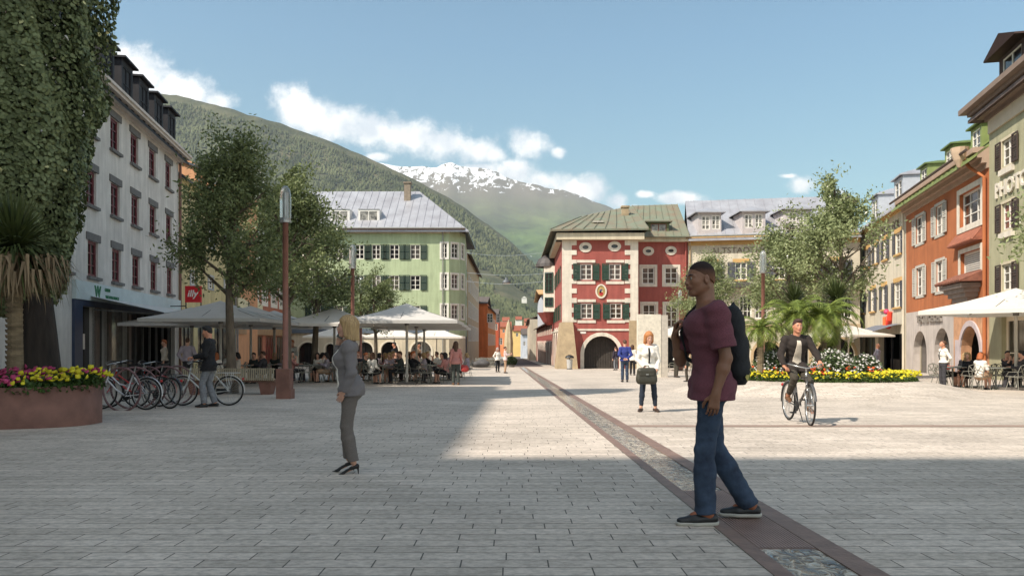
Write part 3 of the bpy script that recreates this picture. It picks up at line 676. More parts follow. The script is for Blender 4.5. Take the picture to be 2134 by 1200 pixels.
# scroll shaped shop sign
s1=thing('shop_sign','cream scroll shaped shop sign with black lettering on the terracotta house','sign',fT.P(fT.u(510),3.6,.25))
mb=MB(); ua,ub=fT.u(488),fT.u(541); zz=fT.z(515,637); K=10
top=[(ua+(ub-ua)*i/K,zz+.35+.12*math.sin(i*1.1)) for i in range(K+1)]; bot=[(ua+(ub-ua)*i/K,zz-.35+.1*math.sin(i*1.4)) for i in range(K+1)]
for i in range(K):
    for d in(.2,.26): mb.quad(fT.P(*bot[i],d),fT.P(*bot[i+1],d),fT.P(*top[i+1],d),fT.P(*top[i],d))
mb.build('panel',mat('cream_sign',(214,206,170),.8,.05,2),s1)
put_text(fT,'KLIPSY',(ua+ub)/2,zz-.02,.62,M_blk,s1,d=.27,ext=.01,bold=.01)
# --- green corner building ---
Yg=75.; bG=bld('corner_house','pale green corner house with grey metal hip roof and dark green shutters',(-12,75))
M_gr=mat('green_stucco',(172,186,148),.9,.05,1,.15,20); M_crm=mat('cream_plaster',(206,194,168),.9,.06,1,.15,20)
M_shg=mat('green_shutter',(26,52,40),.6,.1,5)
xA=at(596,Yg).x; xB=at(936,Yg).x
fG=Fac((xA,Yg),(xB,Yg)); zG=fG.z(800,480); zband=fG.z(800,693)
cols=[(622,641),(652,671),(690,709),(740,758),(776,795),(812,832),(855,876),(917,932)]
cols=[(650,669),(696,715),(740,759),(775,793),(812,832),(855,876)]
r1=px_row(fG,cols,812,510,540); r2=px_row(fG,cols,812,574,604); r3=px_row(fG,cols,812,637,667)
rb=[(fG.u(920),fG.u(932),fG.z(920,b_),fG.z(920,t_)) for t_,b_ in((507,537),(571,601),(635,664))]
mb=MB(); fG.wall(mb,0,fG.L,zband,zG,r1+r2+r3+rb); mb.build('facade',M_gr,bG)
for o in r1+r2+r3: window(bG,fG,*o,M_white,M_glass,2,3,sh=M_shg,shw=.62,fw=.08)
for o in rb: window(bG,fG,*o,M_white,M_glass,2,3,sur=M_white,surw=.16)
arc=[(621,662,713),(678,699,716),(744,777,713),(794,830,712),(856,899,711)]
oa=[(fG.u(a),fG.u(b_),gz(75)-.2,fG.z(a,t),1.) for a,b_,t in arc]
mb=MB(); fG.wall(mb,0,fG.L,gz(75)-.3,zband,oa,.5); gf=mb.build('ground_floor',M_crm,bG)
for o in oa: mb=MB(); fG.arch_ring(mb,o[0],o[1],o[2],o[3],.16,0,.05); mb.build('arch_surround',mat('pale_trim',(222,212,190),.8,.05,2),bG)
for i,o in enumerate(oa):
    window(bG,fG,o[0],o[1],o[2],o[3],M_white if i==4 else M_dark,M_glass_w if i==4 else M_glass,2,1,depth=.5,fw=.08)
mb=MB(); fG.box(mb,0,fG.L+.0,zband-.05,zband+.42,-.02,.35); mb.build('band',mat('blue_grey_band',(92,104,116),.6,.08,1),bG)
# chamfer faces
pts=[(xB,Yg),(at(958,75.9).x,75.9),(at(970,77.8).x,77.8),(at(973,88).x,88)]
for i in range(3):
    f=Fac(pts[i],pts[i+1]); ow=[]
    if i==0: ow=[(f.u(941),f.u(954.5),f.z(941,b_),f.z(941,t_)) for t_,b_ in((507,537),(571,601),(635,664))]
    if i==1: ow=[(f.L*.2,f.L*.75,f.z(961,b_),f.z(961,t_)) for t_,b_ in((509,538),(572,601),(636,664))]
    if i==2: ow=[(2.+k*2.6,3.+k*2.6,o_[2],o_[3]) for k in range(3) for o_ in rb]
    ow=[(min(a,b_),max(a,b_),c,d) for a,b_,c,d in ow]
    oar=[(f.L*.3,f.L*.85,gz(76)-.2,CH+(HY-716)/F*76,1.)] if i==0 else []
    mb=MB(); f.wall(mb,0,f.L,zband-.3,zG,ow); mb.build('facade',M_gr,bG)
    mb=MB(); f.wall(mb,0,f.L,gz(80)-.4,zband-.3,oar,.4); mb.build('ground_floor',M_crm if i<2 else mat('grey_stone',(92,86,80),.9,.2,3,.5,12),bG)
    for o in ow: window(bG,f,*o,M_white,M_glass,2,3,sur=M_white,surw=.14)
    if oar: inner(bG,f,0.2,f.L-.2,gz(76)-.3,2,.9)
backs(bG,[(xA,Yg),(xA,88),(pts[3][0],88)],gz(80)-.4,zG,M_gr)
M_tin=mat('weathered_tin',(176,176,180),.42,.1,.8,.1,5,col2=(150,148,152),metal=.25)
M_eav=mat('brown_eave',(82,66,58),.8,.1,3)
mb=MB(); fG.box(mb,-.2,fG.L+1.6,zG-.05,zG+.16,-1.5,.55); mb.build('eave',M_eav,bG)
mb=MB(); fG.box(mb,-.1,fG.L+.1,zG-.3,zG-.05,-.02,.2); mb.build('cornice',M_crm,bG)
gable_roof(bG,fG,0,at(972,Yg).x-xA,zG+.2,fG.z(800,402)+ (310/F)*6.5,6.5,M_tin,over=.6,side=.25,hipB=5.6,seam=.75)
def boxdormer(b,fac,pxa,pxb,pyt,pyb,ds,m,fm,gm):
    f2=Fac((fac.P(0,0,-ds).x,fac.P(0,0,-ds).y),(fac.P(fac.L,0,-ds).x,fac.P(fac.L,0,-ds).y)); f2.n=fac.n
    a,c=f2.u(pxa),f2.u(pxb); z1=f2.z(pxa,pyt); z0=f2.z(pxa,pyb); a,c=min(a,c),max(a,c)
    mb=MB(); f2.wall(mb,a,c,z0,z1,[(a+.15,c-.15,z0+.15,z1-.15)],.1)
    mb.quad(f2.P(a,z1,.08),f2.P(c,z1,.08),f2.P(c,z1+.05,-3),f2.P(a,z1+.05,-3))
    for u in(a,c): mb.quad(f2.P(u,z0-.1,0),f2.P(u,z1,0),f2.P(u,z1,-3),f2.P(u,z0-.1,-3))
    d=mb.build('dormer',m,b); window(d,f2,a+.15,c-.15,z0+.15,z1-.15,fm,gm,2,1,depth=.06,fw=.08)
for a,c in((688,729),(746,791)): boxdormer(bG,fG,a,c,436,464,1.1,mat('dormer_white',(206,204,200),.6,.04,3),M_white,M_glass_w)
def chimney(b,px0,px1,pyt,pyb,Y,m):
    a=at(px0,Y,pyb);c=at(px1,Y,pyt); mb=MB(); w=c.x-a.x
    mb.box(((a.x+c.x)/2,Y,(a.z+c.z)/2),(w,w,c.z-a.z)); mb.box(((a.x+c.x)/2,Y,c.z+.06),(w*1.3,w*1.3,.14)); mb.build('chimney',m,b)
chimney(bG,843,856,383,425,80,mat('chimney_plaster',(140,126,110),.9,.15,3))
# --- lilac & orange street houses ---
def simple_house(label,A,B,depth,z1,m,wins,rm,rise=2.6,name='townhouse',sur=None,gm=None,z0=None,end=True,ov=.5,side=0.,sh=None):
    f=Fac(A,B); b=bld(name,label,A); z0=gz(max(A[1],B[1]))-.3 if z0 is None else z0
    mb=MB(); f.wall(mb,0,f.L,z0,z1,wins,.15); mb.build('facade',m,b)
    for o in wins: window(b,f,*o[:4],M_white,gm or M_glass,2,3,sur=sur,fw=.08,depth=.1,sh=sh)
    backs(b,[off(f,f.L,0),off(f,f.L,-depth),off(f,0,-depth),off(f,0,0)],z0,z1,m)
    gable_roof(b,f,0,f.L,z1,z1+rise,depth/2,rm,over=ov,side=side,seam=0)
    return b,f
M_lil=mat('lilac_stucco',(204,176,140),.9,.06,1); M_or=mat('orange_stucco',(205,112,60),.9,.07,1); M_or2=mat('warm_orange_stucco',(214,136,74),.9,.07,1)  # lilac wall coloured yellowish to carry the sunlight on its upper part
M_rt=mat('grey_tile_roof',(96,84,76),.8,.2,4,.3,20); M_rtr=mat('red_tile_roof',(150,84,60),.8,.2,3,.3,20)
A=(at(974.5,88.02).x,88.02);B=(at(998,118).x,118)
wn=[(2+k*3.4,3.1+k*3.4,z,z+1.7) for k in range(8) for z in(7.2,4.2,1.4)]
simple_house('lilac house coloured in sunlit warm yellow, right behind the green corner house along the street',A,B,10,11.2,M_lil,wn,M_rt,2.4,sur=M_white)
A=(at(999,120).x-6,120);B=(at(1016,120).x,120)
simple_house('bright orange house with end wall facing the plaza along the left of the street',A,B,24,7.2,M_or,[(7.2,8.1,4.2,5.6),(8.6,9.2,4.2,5.6)],M_rt,1.6)
A=(at(1016.5,120.2).x,120.2);B=(at(1033,155).x,155)
simple_house('long orange street facade with two rows of small windows',A,B,6,6.7,M_or2,[(2+k*4,3.2+k*4,z,z+1.7) for k in range(8) for z in(3.6,.7)],M_rt,1.6,sur=M_white)
A=(at(1030,160).x-4,160);B=(at(1039,160).x,160)
simple_house('farther red orange house with pale cornice beyond the long orange facade',A,B,20,6.8,mat('red_orange_stucco',(196,96,66),.9,.07,1),[(4.,4.7,3.6,5),(5.,5.7,.6,2)],M_rt,1.5)
# --- red building ---
YR=62.; xL=at(1172,YR).x; xR=at(1329,YR).x
M_rd=mat('red_stucco',(158,84,75),.9,.08,1.1,.2,20); M_qn=mat('white_quoin',(216,206,190),.85,.06,2,.1,20)
M_mossy=mat('mossy_roof',(110,122,104),.85,.2,.9,.4,9,col2=(120,104,86)); M_tan=mat('tan_stone',(168,148,118),.9,.14,2,.5,9)
bR=bld('arcade_house','red corner house with white quoins, green shutters and large dark archway',(xL,YR))
fR=Fac((xL,YR),(xR,YR)); zR=fR.z(1250,500); zb=gz(YR)-.25
M_shd=mat('dark_green_shutter',(28,62,46),.6,.12,5)
w1=px_row(fR,[(1209,1234),(1269,1294)],1210,550,583); w2=px_row(fR,[(1210,1235),(1271,1296)],1210,632,664)
ov=[(fR.u(1212),fR.u(1228),fR.z(1212,521),fR.z(1212,510)),(fR.u(1272),fR.u(1289),fR.z(1272,519),fR.z(1272,508))]
ac=(fR.u(1217),fR.u(1290),gz(YR)-.24,fR.z(1250,700),1.)
mb=MB(); fR.wall(mb,0,fR.L,zb,zR,w1+w2+[(a,b_,c,d,1.) for a,b_,c,d in ov]+[ac],.3); mb.build('facade',M_rd,bR)
mb=MB()
fR.arch_ring(mb,*ac[:4],.3,0,.08); mb.build('arch_surround',M_qn,bR)
gate=MB(); 
for k in range(14):
    a=ac[0]+(ac[1]-ac[0])*k/14; 
    um=a+(ac[1]-ac[0])/28; r_=(ac[1]-ac[0])/2; hh=math.sqrt(max(0,r_*r_-(um-(ac[0]+r_))**2)); top_=ac[3]-r_+hh
    fR.box(gate,a+.015,a+(ac[1]-ac[0])/14-.015,ac[2],top_+.1,-.7,-.62)
gate.build('gate',mat('dark_gate_timber',(62,56,50),.8,.15,3),bR)
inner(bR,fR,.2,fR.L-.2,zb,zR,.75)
for o in w1+w2:
    window(bR,fR,*o,M_white,mat('brownish_glass',(92,76,66),.15,.4,2),2,3,sh=M_shd,shw=.55,fw=.08)
    mb=MB(); fR.box(mb,o[0]-.25,o[1]+.25,o[3]+.1,o[3]+.32,-.02,.045); mb.build('lintel',M_qn,bR)
    mb=MB(); fR.box(mb,o[0]-.25,o[1]+.25,o[2]-.35,o[2]-.12,-.02,.05); mb.build('sill',M_qn,bR)
for o in ov:
    mb=MB(); K=20; um=(o[0]+o[1])/2; zm=(o[2]+o[3])/2; ra,rz=(o[1]-o[0])/2,(o[3]-o[2])/2
    for i in range(K):
        t0,t1=2*math.pi*i/K,2*math.pi*(i+1)/K
        q=lambda t,k:(um+(ra+k)*math.cos(t),zm+(rz+k)*math.sin(t))
        mb.quad(fR.P(*q(t0,-.06),.05),fR.P(*q(t1,-.06),.05),fR.P(*q(t1,.2),.05),fR.P(*q(t0,.2),.05)); mb.quad(fR.P(*q(t0,.2),.05),fR.P(*q(t1,.2),.05),fR.P(*q(t1,.2),-.02),fR.P(*q(t0,.2),-.02))
    w_=mb.build('oval_window',M_qn,bR)
    mb=MB(); mb.quad(*[fR.P(u,z,-.1) for u,z in((o[0],o[2]),(o[1],o[2]),(o[1],o[3]),(o[0],o[3]))]); mb.build('pane',M_glass,w_)
# quoins
mb=MB(); zt=zR-.05; zq=fR.z(1190,671); n=17; hq=(zt-zq)/n
for i in range(n):
    wl=1.15 if i%2==0 else .75
    fR.box(mb,-.03,wl,zq+i*hq+.0,zq+(i+1)*hq-.0,-.02,.04 if i%2 else .046)
mb.build('quoin_column',M_qn,bR); mb=MB()
for i in range(n):
    wr=.6 if i%2 else 1.05
    fR.box(mb,fR.L-wr,fR.L+.03,zq+i*hq,zq+(i+1)*hq,-.02,.04 if i%2 else .046)
mb.build('quoin_column',M_qn,bR)
mb=MB(); fR.box(mb,1.2,fR.L-.7,fR.z(1250,689),fR.z(1250,685),-.02,.07); mb.build('string_course',M_qn,bR)
mb=MB(); fR.box(mb,fR.L-.72,fR.L+.02,zb,fR.z(1320,668),-.02,.1); mb.build('pier',M_tan,bR)
mb=MB(); # battered corner buttress
x0,x1=at(1163,60.6).x,at(1205,60.6).x; zt=CH+(HY-671)/F*61.3; za=gz(60)-.1
t0=[(xL-.12,61.5,zt),(at(1194,61.5).x,61.5,zt),(at(1194,62).x,62.1,zt),(xL-.12,62.1,zt)]
b0=[(x0-.1,60.7,za),(x1,60.7,za),(x1,62.1,za),(x0-.1,64.0,za)]
t0[3]=(xL-.12,64.5,zt)
mb.add(b0+t0,[(0,1,5,4),(1,2,6,5),(2,3,7,6),(3,0,4,7),(4,5,6,7)]); mb.build('buttress',M_tan,bR)
# medallion
mb=MB(); um,zm=fR.uv(1252.5,607); K=28
def disc(mb,ra,rz,d,inn=0):
    for i in range(K):
        t0,t1=2*math.pi*i/K,2*math.pi*(i+1)/K
        if inn: mb.quad(fR.P(um+(ra-inn)*math.cos(t0),zm+(rz-inn)*math.sin(t0),d),fR.P(um+(ra-inn)*math.cos(t1),zm+(rz-inn)*math.sin(t1),d),fR.P(um+ra*math.cos(t1),zm+rz*math.sin(t1),d),fR.P(um+ra*math.cos(t0),zm+rz*math.sin(t0),d)); mb.quad(fR.P(um+ra*math.cos(t0),zm+rz*math.sin(t0),d),fR.P(um+ra*math.cos(t1),zm+rz*math.sin(t1),d),fR.P(um+ra*math.cos(t1),zm+rz*math.sin(t1),-.02),fR.P(um+ra*math.cos(t0),zm+rz*math.sin(t0),-.02))
        else: mb.add([fR.P(um,zm,d),fR.P(um+ra*math.cos(t0),zm+rz*math.sin(t0),d),fR.P(um+ra*math.cos(t1),zm+rz*math.sin(t1),d)],[(0,1,2)])
disc(mb,.45,.58,.08,.12); md=mb.build('medallion',M_qn,bR)
mb=MB(); disc(mb,.35,.48,.04); mb.build('painting',mat('ochre_paint',(176,150,92),.8,.2,8),md)
for dx,dz,rx,rz,c in((0,-.17,.17,.2,(176,50,50)),(0,.02,.13,.16,(96,96,130)),(0,.17,.06,.075,(214,176,140)),(.08,-.02,.05,.07,(220,190,150))):
    mb=MB(); [mb.add([fR.P(um+dx,zm+dz,.05+abs(dx)*.05),fR.P(um+dx+rx*math.cos(t*.4488),zm+dz+rz*math.sin(t*.4488),.05+abs(dx)*.05),fR.P(um+dx+rx*math.cos((t+1)*.4488),zm+dz+rz*math.sin((t+1)*.4488),.05+abs(dx)*.05)],[(0,1,2)]) for t in range(14)]
    mb.build('painted_figure',mat('paint_%d'%c[0],c,.8,.1,5),md)
mb=MB(); fR.box(mb,fR.u(1209),fR.u(1221),fR.z(1215,695),fR.z(1215,691),-.01,.03); mb.build('street_plate',M_white,bR)
# side facade
fS=Fac((xL,YR),(xL+.15,80.)); sw=[]
for k in range(5):
    u=2.3+k*3.2; sw+=[(u,u+1.3,w1[0][2],w1[0][3]),(u,u+1.3,w2[0][2],w2[0][3])]
sa=[(4+k*3.4,6.2+k*3.4,gz(70)-.3,2.3,1.) for k in range(4)]
mb=MB(); fS.wall(mb,0,fS.L,gz(80)-.3,zR,sw+sa,.35); mb.build('facade',M_rd,bR)
for o in sw: window(bR,fS,*o,M_white,M_glass,2,3,sh=M_shd,shw=.5,sur=None)
for o in sa: mb=MB(); fS.arch_ring(mb,*o[:4],.2,0,.06); mb.build('arch_surround',M_qn,bR)
if 1: inner(bR,fS,.3,fS.L-.1,gz(80)-.3,3,.8)
mb=MB(); fS.box(mb,0,fS.L,fR.z(1250,689),fR.z(1250,685),-.02,.08); mb.build('string_course',M_qn,bR)
backs(bR,[(xL+.15,80.),(xR,80.),(xR,YR)],gz(80)-.3,zR,M_rd)
mb=MB(); fR.box(mb,-.5,fR.L+.45,zR-.02,fR.z(1250,487),-1,.5); mb.build('cornice',M_crm,bR)
mb=MB(); fS.box(mb,.0,fS.L,zR-.02,fR.z(1250,487),-1,.5); mb.build('cornice',M_crm,bR)
# oriel on the side
orl=MB(); uo=14.5
f=fS; zo0,zo1=CH+(HY-650)/F*76,CH+(HY-556)/F*76
orl.add([f.P(uo-1.4,z,0) for z in(zo0,zo1)]+[f.P(uo-1,z,1.05) for z in(zo0,zo1)]+[f.P(uo+1,z,1.05) for z in(zo0,zo1)]+[f.P(uo+1.4,z,0) for z in(zo0,zo1)],[(0,2,3,1),(2,4,5,3),(4,6,7,5),(1,3,5,7),(0,6,4,2)])
oo=orl.build('oriel',M_qn,bR)
fo=Fac((f.P(uo-1.4,0,0).x,f.P(uo-1.4,0,0).y),(f.P(uo-1,0,1.05).x,f.P(uo-1,0,1.05).y))
window(oo,fo,.15,fo.L-.12,zo1-2.6,zo1-.6,M_shd,M_glass,2,3,depth=-.03,fw=.1)
window(oo,fo,.15,fo.L-.12,zo0+.5,zo0+1.4,M_shd,M_glass,2,2,depth=-.03,fw=.1)
mb=MB(); c=f.P(uo,0,.5); mb.lathe([(1.35,zo1),(1.3,zo1+.3),(1.05,zo1+.8),(.5,zo1+1.15),(.08,zo1+1.4)],(c.x,c.y,0),16); mb.build('oriel_cap',mat('dark_copper',(74,68,66),.6,.2,3),bR)
mb=MB(); mb.lathe([(.2,zo0-1.3),(.6,zo0-1.0),(.9,zo0-.5),(1.2,zo0-.05)],(c.x,c.y,0),16); mb.build('oriel_corbel',M_rd,bR)
# roof: hip, front pavilion then main ridge
zE=fR.z(1250,482)
mb=MB()
e=[(xL-1.0,YR-.75,zE-.1),(xR+.75,YR-.75,zE),(xR+.75,YR+8,zE),(xL-1.0,YR+19,zE-.1)]
rg0=at(1212,YR+5.5,455); rg1=at(1300,YR+6,450); rgb=Vector((xL+4,YR+16,rg0.z+2.0)); 
m0=at(1318,YR+9,432); m1=at(1411,YR+9,429)
def slabm(mb,pts,t=.14):
    pts=[Vector(p) for p in pts]; n=len(pts); up=Vector((0,0,t)); mb.add(pts+[p+up for p in pts],[tuple(range(n)),tuple(reversed(range(n,2*n)))]+[(i,(i+1)%n,(i+1)%n+n,i+n) for i in range(n)])
slabm(mb,[e[0],e[1],m0,rg0]); slabm(mb,[e[0],rg0,rgb,e[3]]); slabm(mb,[rg0,m0,rgb])
slabm(mb,[e[1],(xR+.75,YR+3,zE),m0])
fB=Fac((xR,65.),(at(1433,65).x,65.)); zB=fB.z(1380,504)
zEB=fB.z(1380,497)
eb0=Vector((xR-.6,64.3,zEB)); eb1=Vector((fB.P(fB.L,0).x,64.3,zEB))
slabm(mb,[eb0,eb1,m1,m0]); slabm(mb,[m0,m1,(m1.x,YR+22,zE),(xL-1,YR+19,zE),rgb])
for k in range(9):
    t=k/8; a=Vector(eb0).lerp(eb1,t); c=m0.lerp(m1,t); mb.bar(a+Vector((0,0,.17)),c+Vector((0,0,.17)),.03,.05)
for k in range(10):
    t=k/9; a=Vector(e[0]).lerp(Vector(e[1]),t); c=rg0.lerp(m0,t); mb.bar(a+Vector((0,0,.17)),c+Vector((0,0,.17)),.03,.05)
mb.build('roof',M_mossy,bR)
chimney(bR,1296,1309,433,470,YR+5,M_tan)
mb=MB(); q=at(1245,YR+2.2,468); mb.box(q,(1.1,.9,.28)); rv=mb.build('roof_hatch',M_mossy,bR)
mb=MB(); mb.box(q+Vector((0,-.25,.16)),(.85,.6,.05)); mb.build('pane',M_white,rv)
# recessed part
wB1=px_row(fB,[(1337.5,1364),(1385,1412)],1338,557,592); wB2=px_row(fB,[(1339,1366),(1386,1412)],1340,634,682)
ovB=[(fB.u(1344),fB.u(1358),fB.z(1344,528),fB.z(1344,519)),(fB.u(1391),fB.u(1405),fB.z(1391,527),fB.z(1391,518))]
mb=MB(); fB.wall(mb,0,fB.L,fB.z(1380,684),zB,wB1+wB2+[(a,b_,c,d,1.) for a,b_,c,d in ovB]); mb.build('facade',M_rd,bR)
mb=MB(); fB.wall(mb,0,fB.L,gz(65)-.3,fB.z(1380,684),[(1.2,3.6,gz(65)-.3,1.9,1.),(4.0,6.,gz(65)-.3,1.9,1.)]); mb.build('ground_floor',M_crm,bR)
inner(bR,fB,.1,fB.L-.1,gz(65)-.3,2.3,.7)
for o in wB1+wB2: window(bR,fB,*o,M_white,MATS['brownish_glass'],2,3,sur=M_qn,surw=.22,fw=.1)
for o in ovB:
    mb=MB(); um,zm=(o[0]+o[1])/2,(o[2]+o[3])/2
    for i in range(20):
        t0,t1=2*math.pi*i/20,2*math.pi*(i+1)/20; q=lambda t,k:(um+((o[1]-o[0])/2+k)*math.cos(t),zm+((o[3]-o[2])/2+k)*math.sin(t))
        mb.quad(fB.P(*q(t0,-.05),.05),fB.P(*q(t1,-.05),.05),fB.P(*q(t1,.2),.05),fB.P(*q(t0,.2),.05))
    w_=mb.build('oval_window',M_qn,bR); mb=MB(); mb.quad(*[fB.P(u,z,-.1) for u,z in((o[0],o[2]),(o[1],o[2]),(o[1],o[3]),(o[0],o[3]))]); mb.build('pane',M_glass,w_)
mb=MB(); fB.box(mb,0,fB.L,zB-.02,zEB+.1,-.5,.45); mb.build('cornice',M_crm,bR)
d1=MB(); boxY=66.6
def front_dormer(b,pxa,pxb,pyt,pyb,Y,m,rm,fm,gm,winpx,nx=2,nz=3,two=False,peakpy=None,eave=12):
    f=Fac((at(pxa,Y).x,Y),(at(pxb,Y).x,Y)); z1=f.z(pxa,pyt); z0=f.z(pxa,pyb)
    op=[(f.u(a),f.u(c),f.z(a,bo),f.z(a,to)) for a,c,to,bo in winpx]
    mb=MB(); f.wall(mb,0,f.L,z0,z1,op,.12)
    for u in(0,f.L): mb.quad(f.P(u,z0-.2,0),f.P(u,z1,0),f.P(u,z1,-3),f.P(u,z0-.2,-3))
    d=mb.build('dormer',m,b)
    for o in op: window(d,f,*o,fm,gm,nx,nz,depth=.08,fw=.07,mw=.05)
    r=MB(); e=eave/F*Y; zp=f.z(pxa,peakpy)
    a=f.P(-e,z1-.05,.3);c=f.P(f.L+e,z1-.05,.3);pk=f.P(f.L/2,zp,-.9);bk=f.P(f.L/2,zp,-4.5);a2=f.P(-e,z1-.05,-3);c2=f.P(f.L+e,z1-.05,-3)
    slabm(r,[a,c,pk],.1); slabm(r,[c,c2,bk,pk],.1); slabm(r,[a2,a,pk,bk],.1); r.build('dormer_roof',rm,d)
    return d
front_dormer(bR,1349,1394,462,499,65.2,mat('olive_timber',(92,98,66),.8,.15,3),M_mossy,mat('brown_sash',(120,78,62),.7,.1,3),M_glass_w,[(1356,1389,466,491)],2,1,peakpy=455,eave=6)
# --- cream hotel (frontal) ---
pA=(at(1434,65.).x,65.0); pB=(at(1792,62.5).x,62.5)
fH=Fac(pA,pB); bH=bld('hotel','cream hotel with grey metal roof, white dormers and brown serif lettering behind the palm planter',pA)
M_ho=mat('cream_stucco',(200,190,170),.9,.06,1,.15,20); M_shb=mat('blue_grey_shutter',(70,72,80),.6,.1,5); M_och=mat('ochre_trim',(196,158,100),.8,.08,2)
zH=fH.z(1500,497)
hw=[(1470,1492),(1532,1556),(1612,1636),(1672,1696),(1735,1758)]
h1=px_row(fH,hw,1532,547,583)
h2=px_row(fH,[(1480,1508),(1540,1566),(1572,1600),(1650,1680),(1700,1730),(1752,1775)],1540,616,664)
ha=[(fH.u(1490),fH.u(1540),gz(62)-.5,fH.z(1500,712),1.),(fH.u(1570),fH.u(1630),gz(62)-.5,fH.z(1500,712),1.),(fH.u(1650),fH.u(1685),gz(62)-.5,fH.z(1500,714),1.),(fH.u(1700),fH.u(1782),gz(62)-.5,fH.z(1700,703),1.)]
mb=MB(); fH.wall(mb,0,fH.L,gz(65)-.3,zH,h1+h2+ha,.35); mb.build('facade',M_ho,bH)
for o in h1: window(bH,fH,*o,M_white,M_glass,2,3,sh=M_shb,shw=.6,lintel=M_och,sill=M_och)
for o in h2: window(bH,fH,*o,M_white,M_glass,3,3,fw=.1)
inner(bH,fH,.3,fH.L-.3,gz(65)-.3,3,1.)
for o in ha: mb=MB(); fH.arch_ring(mb,*o[:4],.22,0,.06); mb.build('arch_surround',mat('tan_trim',(176,152,118),.85,.08,2),bH)
mb=MB(); fH.box(mb,0,fH.L,zH-.55,zH,-.02,.12); fH.box(mb,-.1,fH.L,zH,zH+.2,-.3,.5); mb.build('eave',M_och,bH)
mb=MB(); fH.box(mb,fH.u(1500),fH.L-.3,fH.z(1540,600),fH.z(1540,592),-.02,1.1); mb.build('canopy',mat('slate_canopy',(74,70,66),.7,.1,2),bH)
mb=MB(); fH.box(mb,0.1,fH.L,fH.z(1500,686),fH.z(1500,676),-.02,.2); mb.build('balcony_band',M_tan,bH)
M_let=mat('brown_letters',(120,104,90),.8,.05,3)
put_text(fH,'ALTSTADTHOTEL ECK',(fH.u(1488)+fH.u(1670))/2,fH.z(1540,522),.66,M_let,bH,d=.03,sx=1.12)
zHr=at(1500,71,422).z
gable_roof(bH,fH,0,fH.L,zH+.2,zHr,6.2,M_tin,over=.7,side=.0,seam=.75)
for (a,c,t,bo,w,pk) in((1455,1503,443,484,[(1462,1479,450,479),(1483,1500,449,478)],432),(1547,1595,441,481,[(1551.5,1568,447,475),(1573,1589,446,474)],429),(1636,1688,436,478,[(1644,1660,443,469),(1666,1682,442,468)],424)):
    front_dormer(bH,a,c,t,bo+6,64.9-(a-1455)*.008,mat('dormer_grey',(186,178,176),.7,.06,3),M_tin,M_white,M_glass_w,w,2,3,peakpy=pk,eave=8)
backs(bH,[off(fH,0,0),off(fH,0,-12),off(fH,fH.L,-12)],gz(65)-.3,zH,M_ho)
# --- right row ---
XR=lambda y:13.94+.238*y
def rowfac(pxa,pxb):
    def pt(px): k=(px-CX)/F; y=13.94/(k-.238); return (XR(y),y)
    return Fac(pt(pxa),pt(pxb))
fE=rowfac(1790,1888); bE=bld('hotel_wing','cream hotel wing with slate shop awning, left neighbour of the orange townhouse',(fE.A.x,fE.A.y))
zE_=fE.z(1887,418)
e1=px_row(fE,[(1803,1812),(1822,1830),(1841,1850),(1866,1879)],1866,488,532); e2=px_row(fE,[(1794,1802),(1815,1824),(1838,1847),(1864,1878)],1864,590,641)
sh_=[(fE.L*.08,fE.L*.40,gz(56)-.4,1.6),(fE.L*.47,fE.L*.93,gz(56)-.4,1.75)]
mb=MB(); fE.wall(mb,0,fE.L,gz(65)-.3,zE_,e1+e2+sh_,.4); mb.build('facade',M_ho,bE)
for o in e1+e2: window(bE,fE,*o,M_white,M_glass,2,3,sh=M_shb,shw=.5,lintel=M_och,sill=M_och)
inner(bE,fE,.3,fE.L-.3,gz(65)-.3,3,2.2)
window(bE,fE,*sh_[0],mat('olive_frame',(110,108,84),.6,.1,3),M_glass,4,1,fw=.1,depth=.3)
mb=MB(); 
for uu in(fE.L*.47,fE.L*.62,fE.L*.78): fE.box(mb,uu,uu+.12,gz(56)-.4,1.75,-.5,-.4)
mb.build('shop_mullion',M_blk,bE)
mb=MB(); fE.box(mb,fE.L*.55,fE.L*.92,gz(52),gz(52)+.75,-1.2,-.6); mb.build('display_counter',mat('dark_counter',(60,52,50),.7,.3,8),bE)
for (a,c,z1_,d,m_) in((.03,.42,2.0,1.5,mat('taupe_awning',(110,100,92),.9,.05,2)),(.42,.93,2.45,2.0,mat('slate_awning',(106,110,120),.9,.05,2))):
    mb=MB(); mb.quad(fE.P(fE.L*a,z1_,.05),fE.P(fE.L*c,z1_,.05),fE.P(fE.L*c,z1_-.6,d),fE.P(fE.L*a,z1_-.6,d)); mb.quad(fE.P(fE.L*a,z1_-.6,d),fE.P(fE.L*c,z1_-.6,d),fE.P(fE.L*c,z1_-.85,d),fE.P(fE.L*a,z1_-.85,d))
    mb.build('awning',m_,bE)
put_text(fE,'ALTSTADTHOTEL ECK',fE.u(1836),fE.z(1836,488),.85,M_let,bE,d=.03,sx=1.25)
M_lr=mat('logo_red',(225,66,44),.5,.05,3); M_lo=mat('logo_orange',(238,120,60),.5,.05,3)
ul,zl=fE.uv(1852,667)
lg=MB(); pts_=[(-1.,.55),(-.85,.0),(-.55,-.45),(-.25,.0),(-.2,.3)]
lg.tube([fE.P(ul-p[0],zl+p[1],.15) for p in pts_][::1],[.16,.19,.2,.14,.08],8); lo=lg.build('logo',M_lr,bE)
mb=MB(); ball(mb,fE.P(ul+.12-.15,zl+.6,.15),.2,10,6); mb.build('logo_dot',mat('logo_pink',(200,60,100),.5,.05,3),lo)
mb=MB(); fE.box(mb,ul-.95,ul-.3,zl-.35,zl+.25,.1,.2); mb.build('logo_square',M_lo,lo)
cornice(bE,fE,0,fE.L,zE_-.5,M_och)
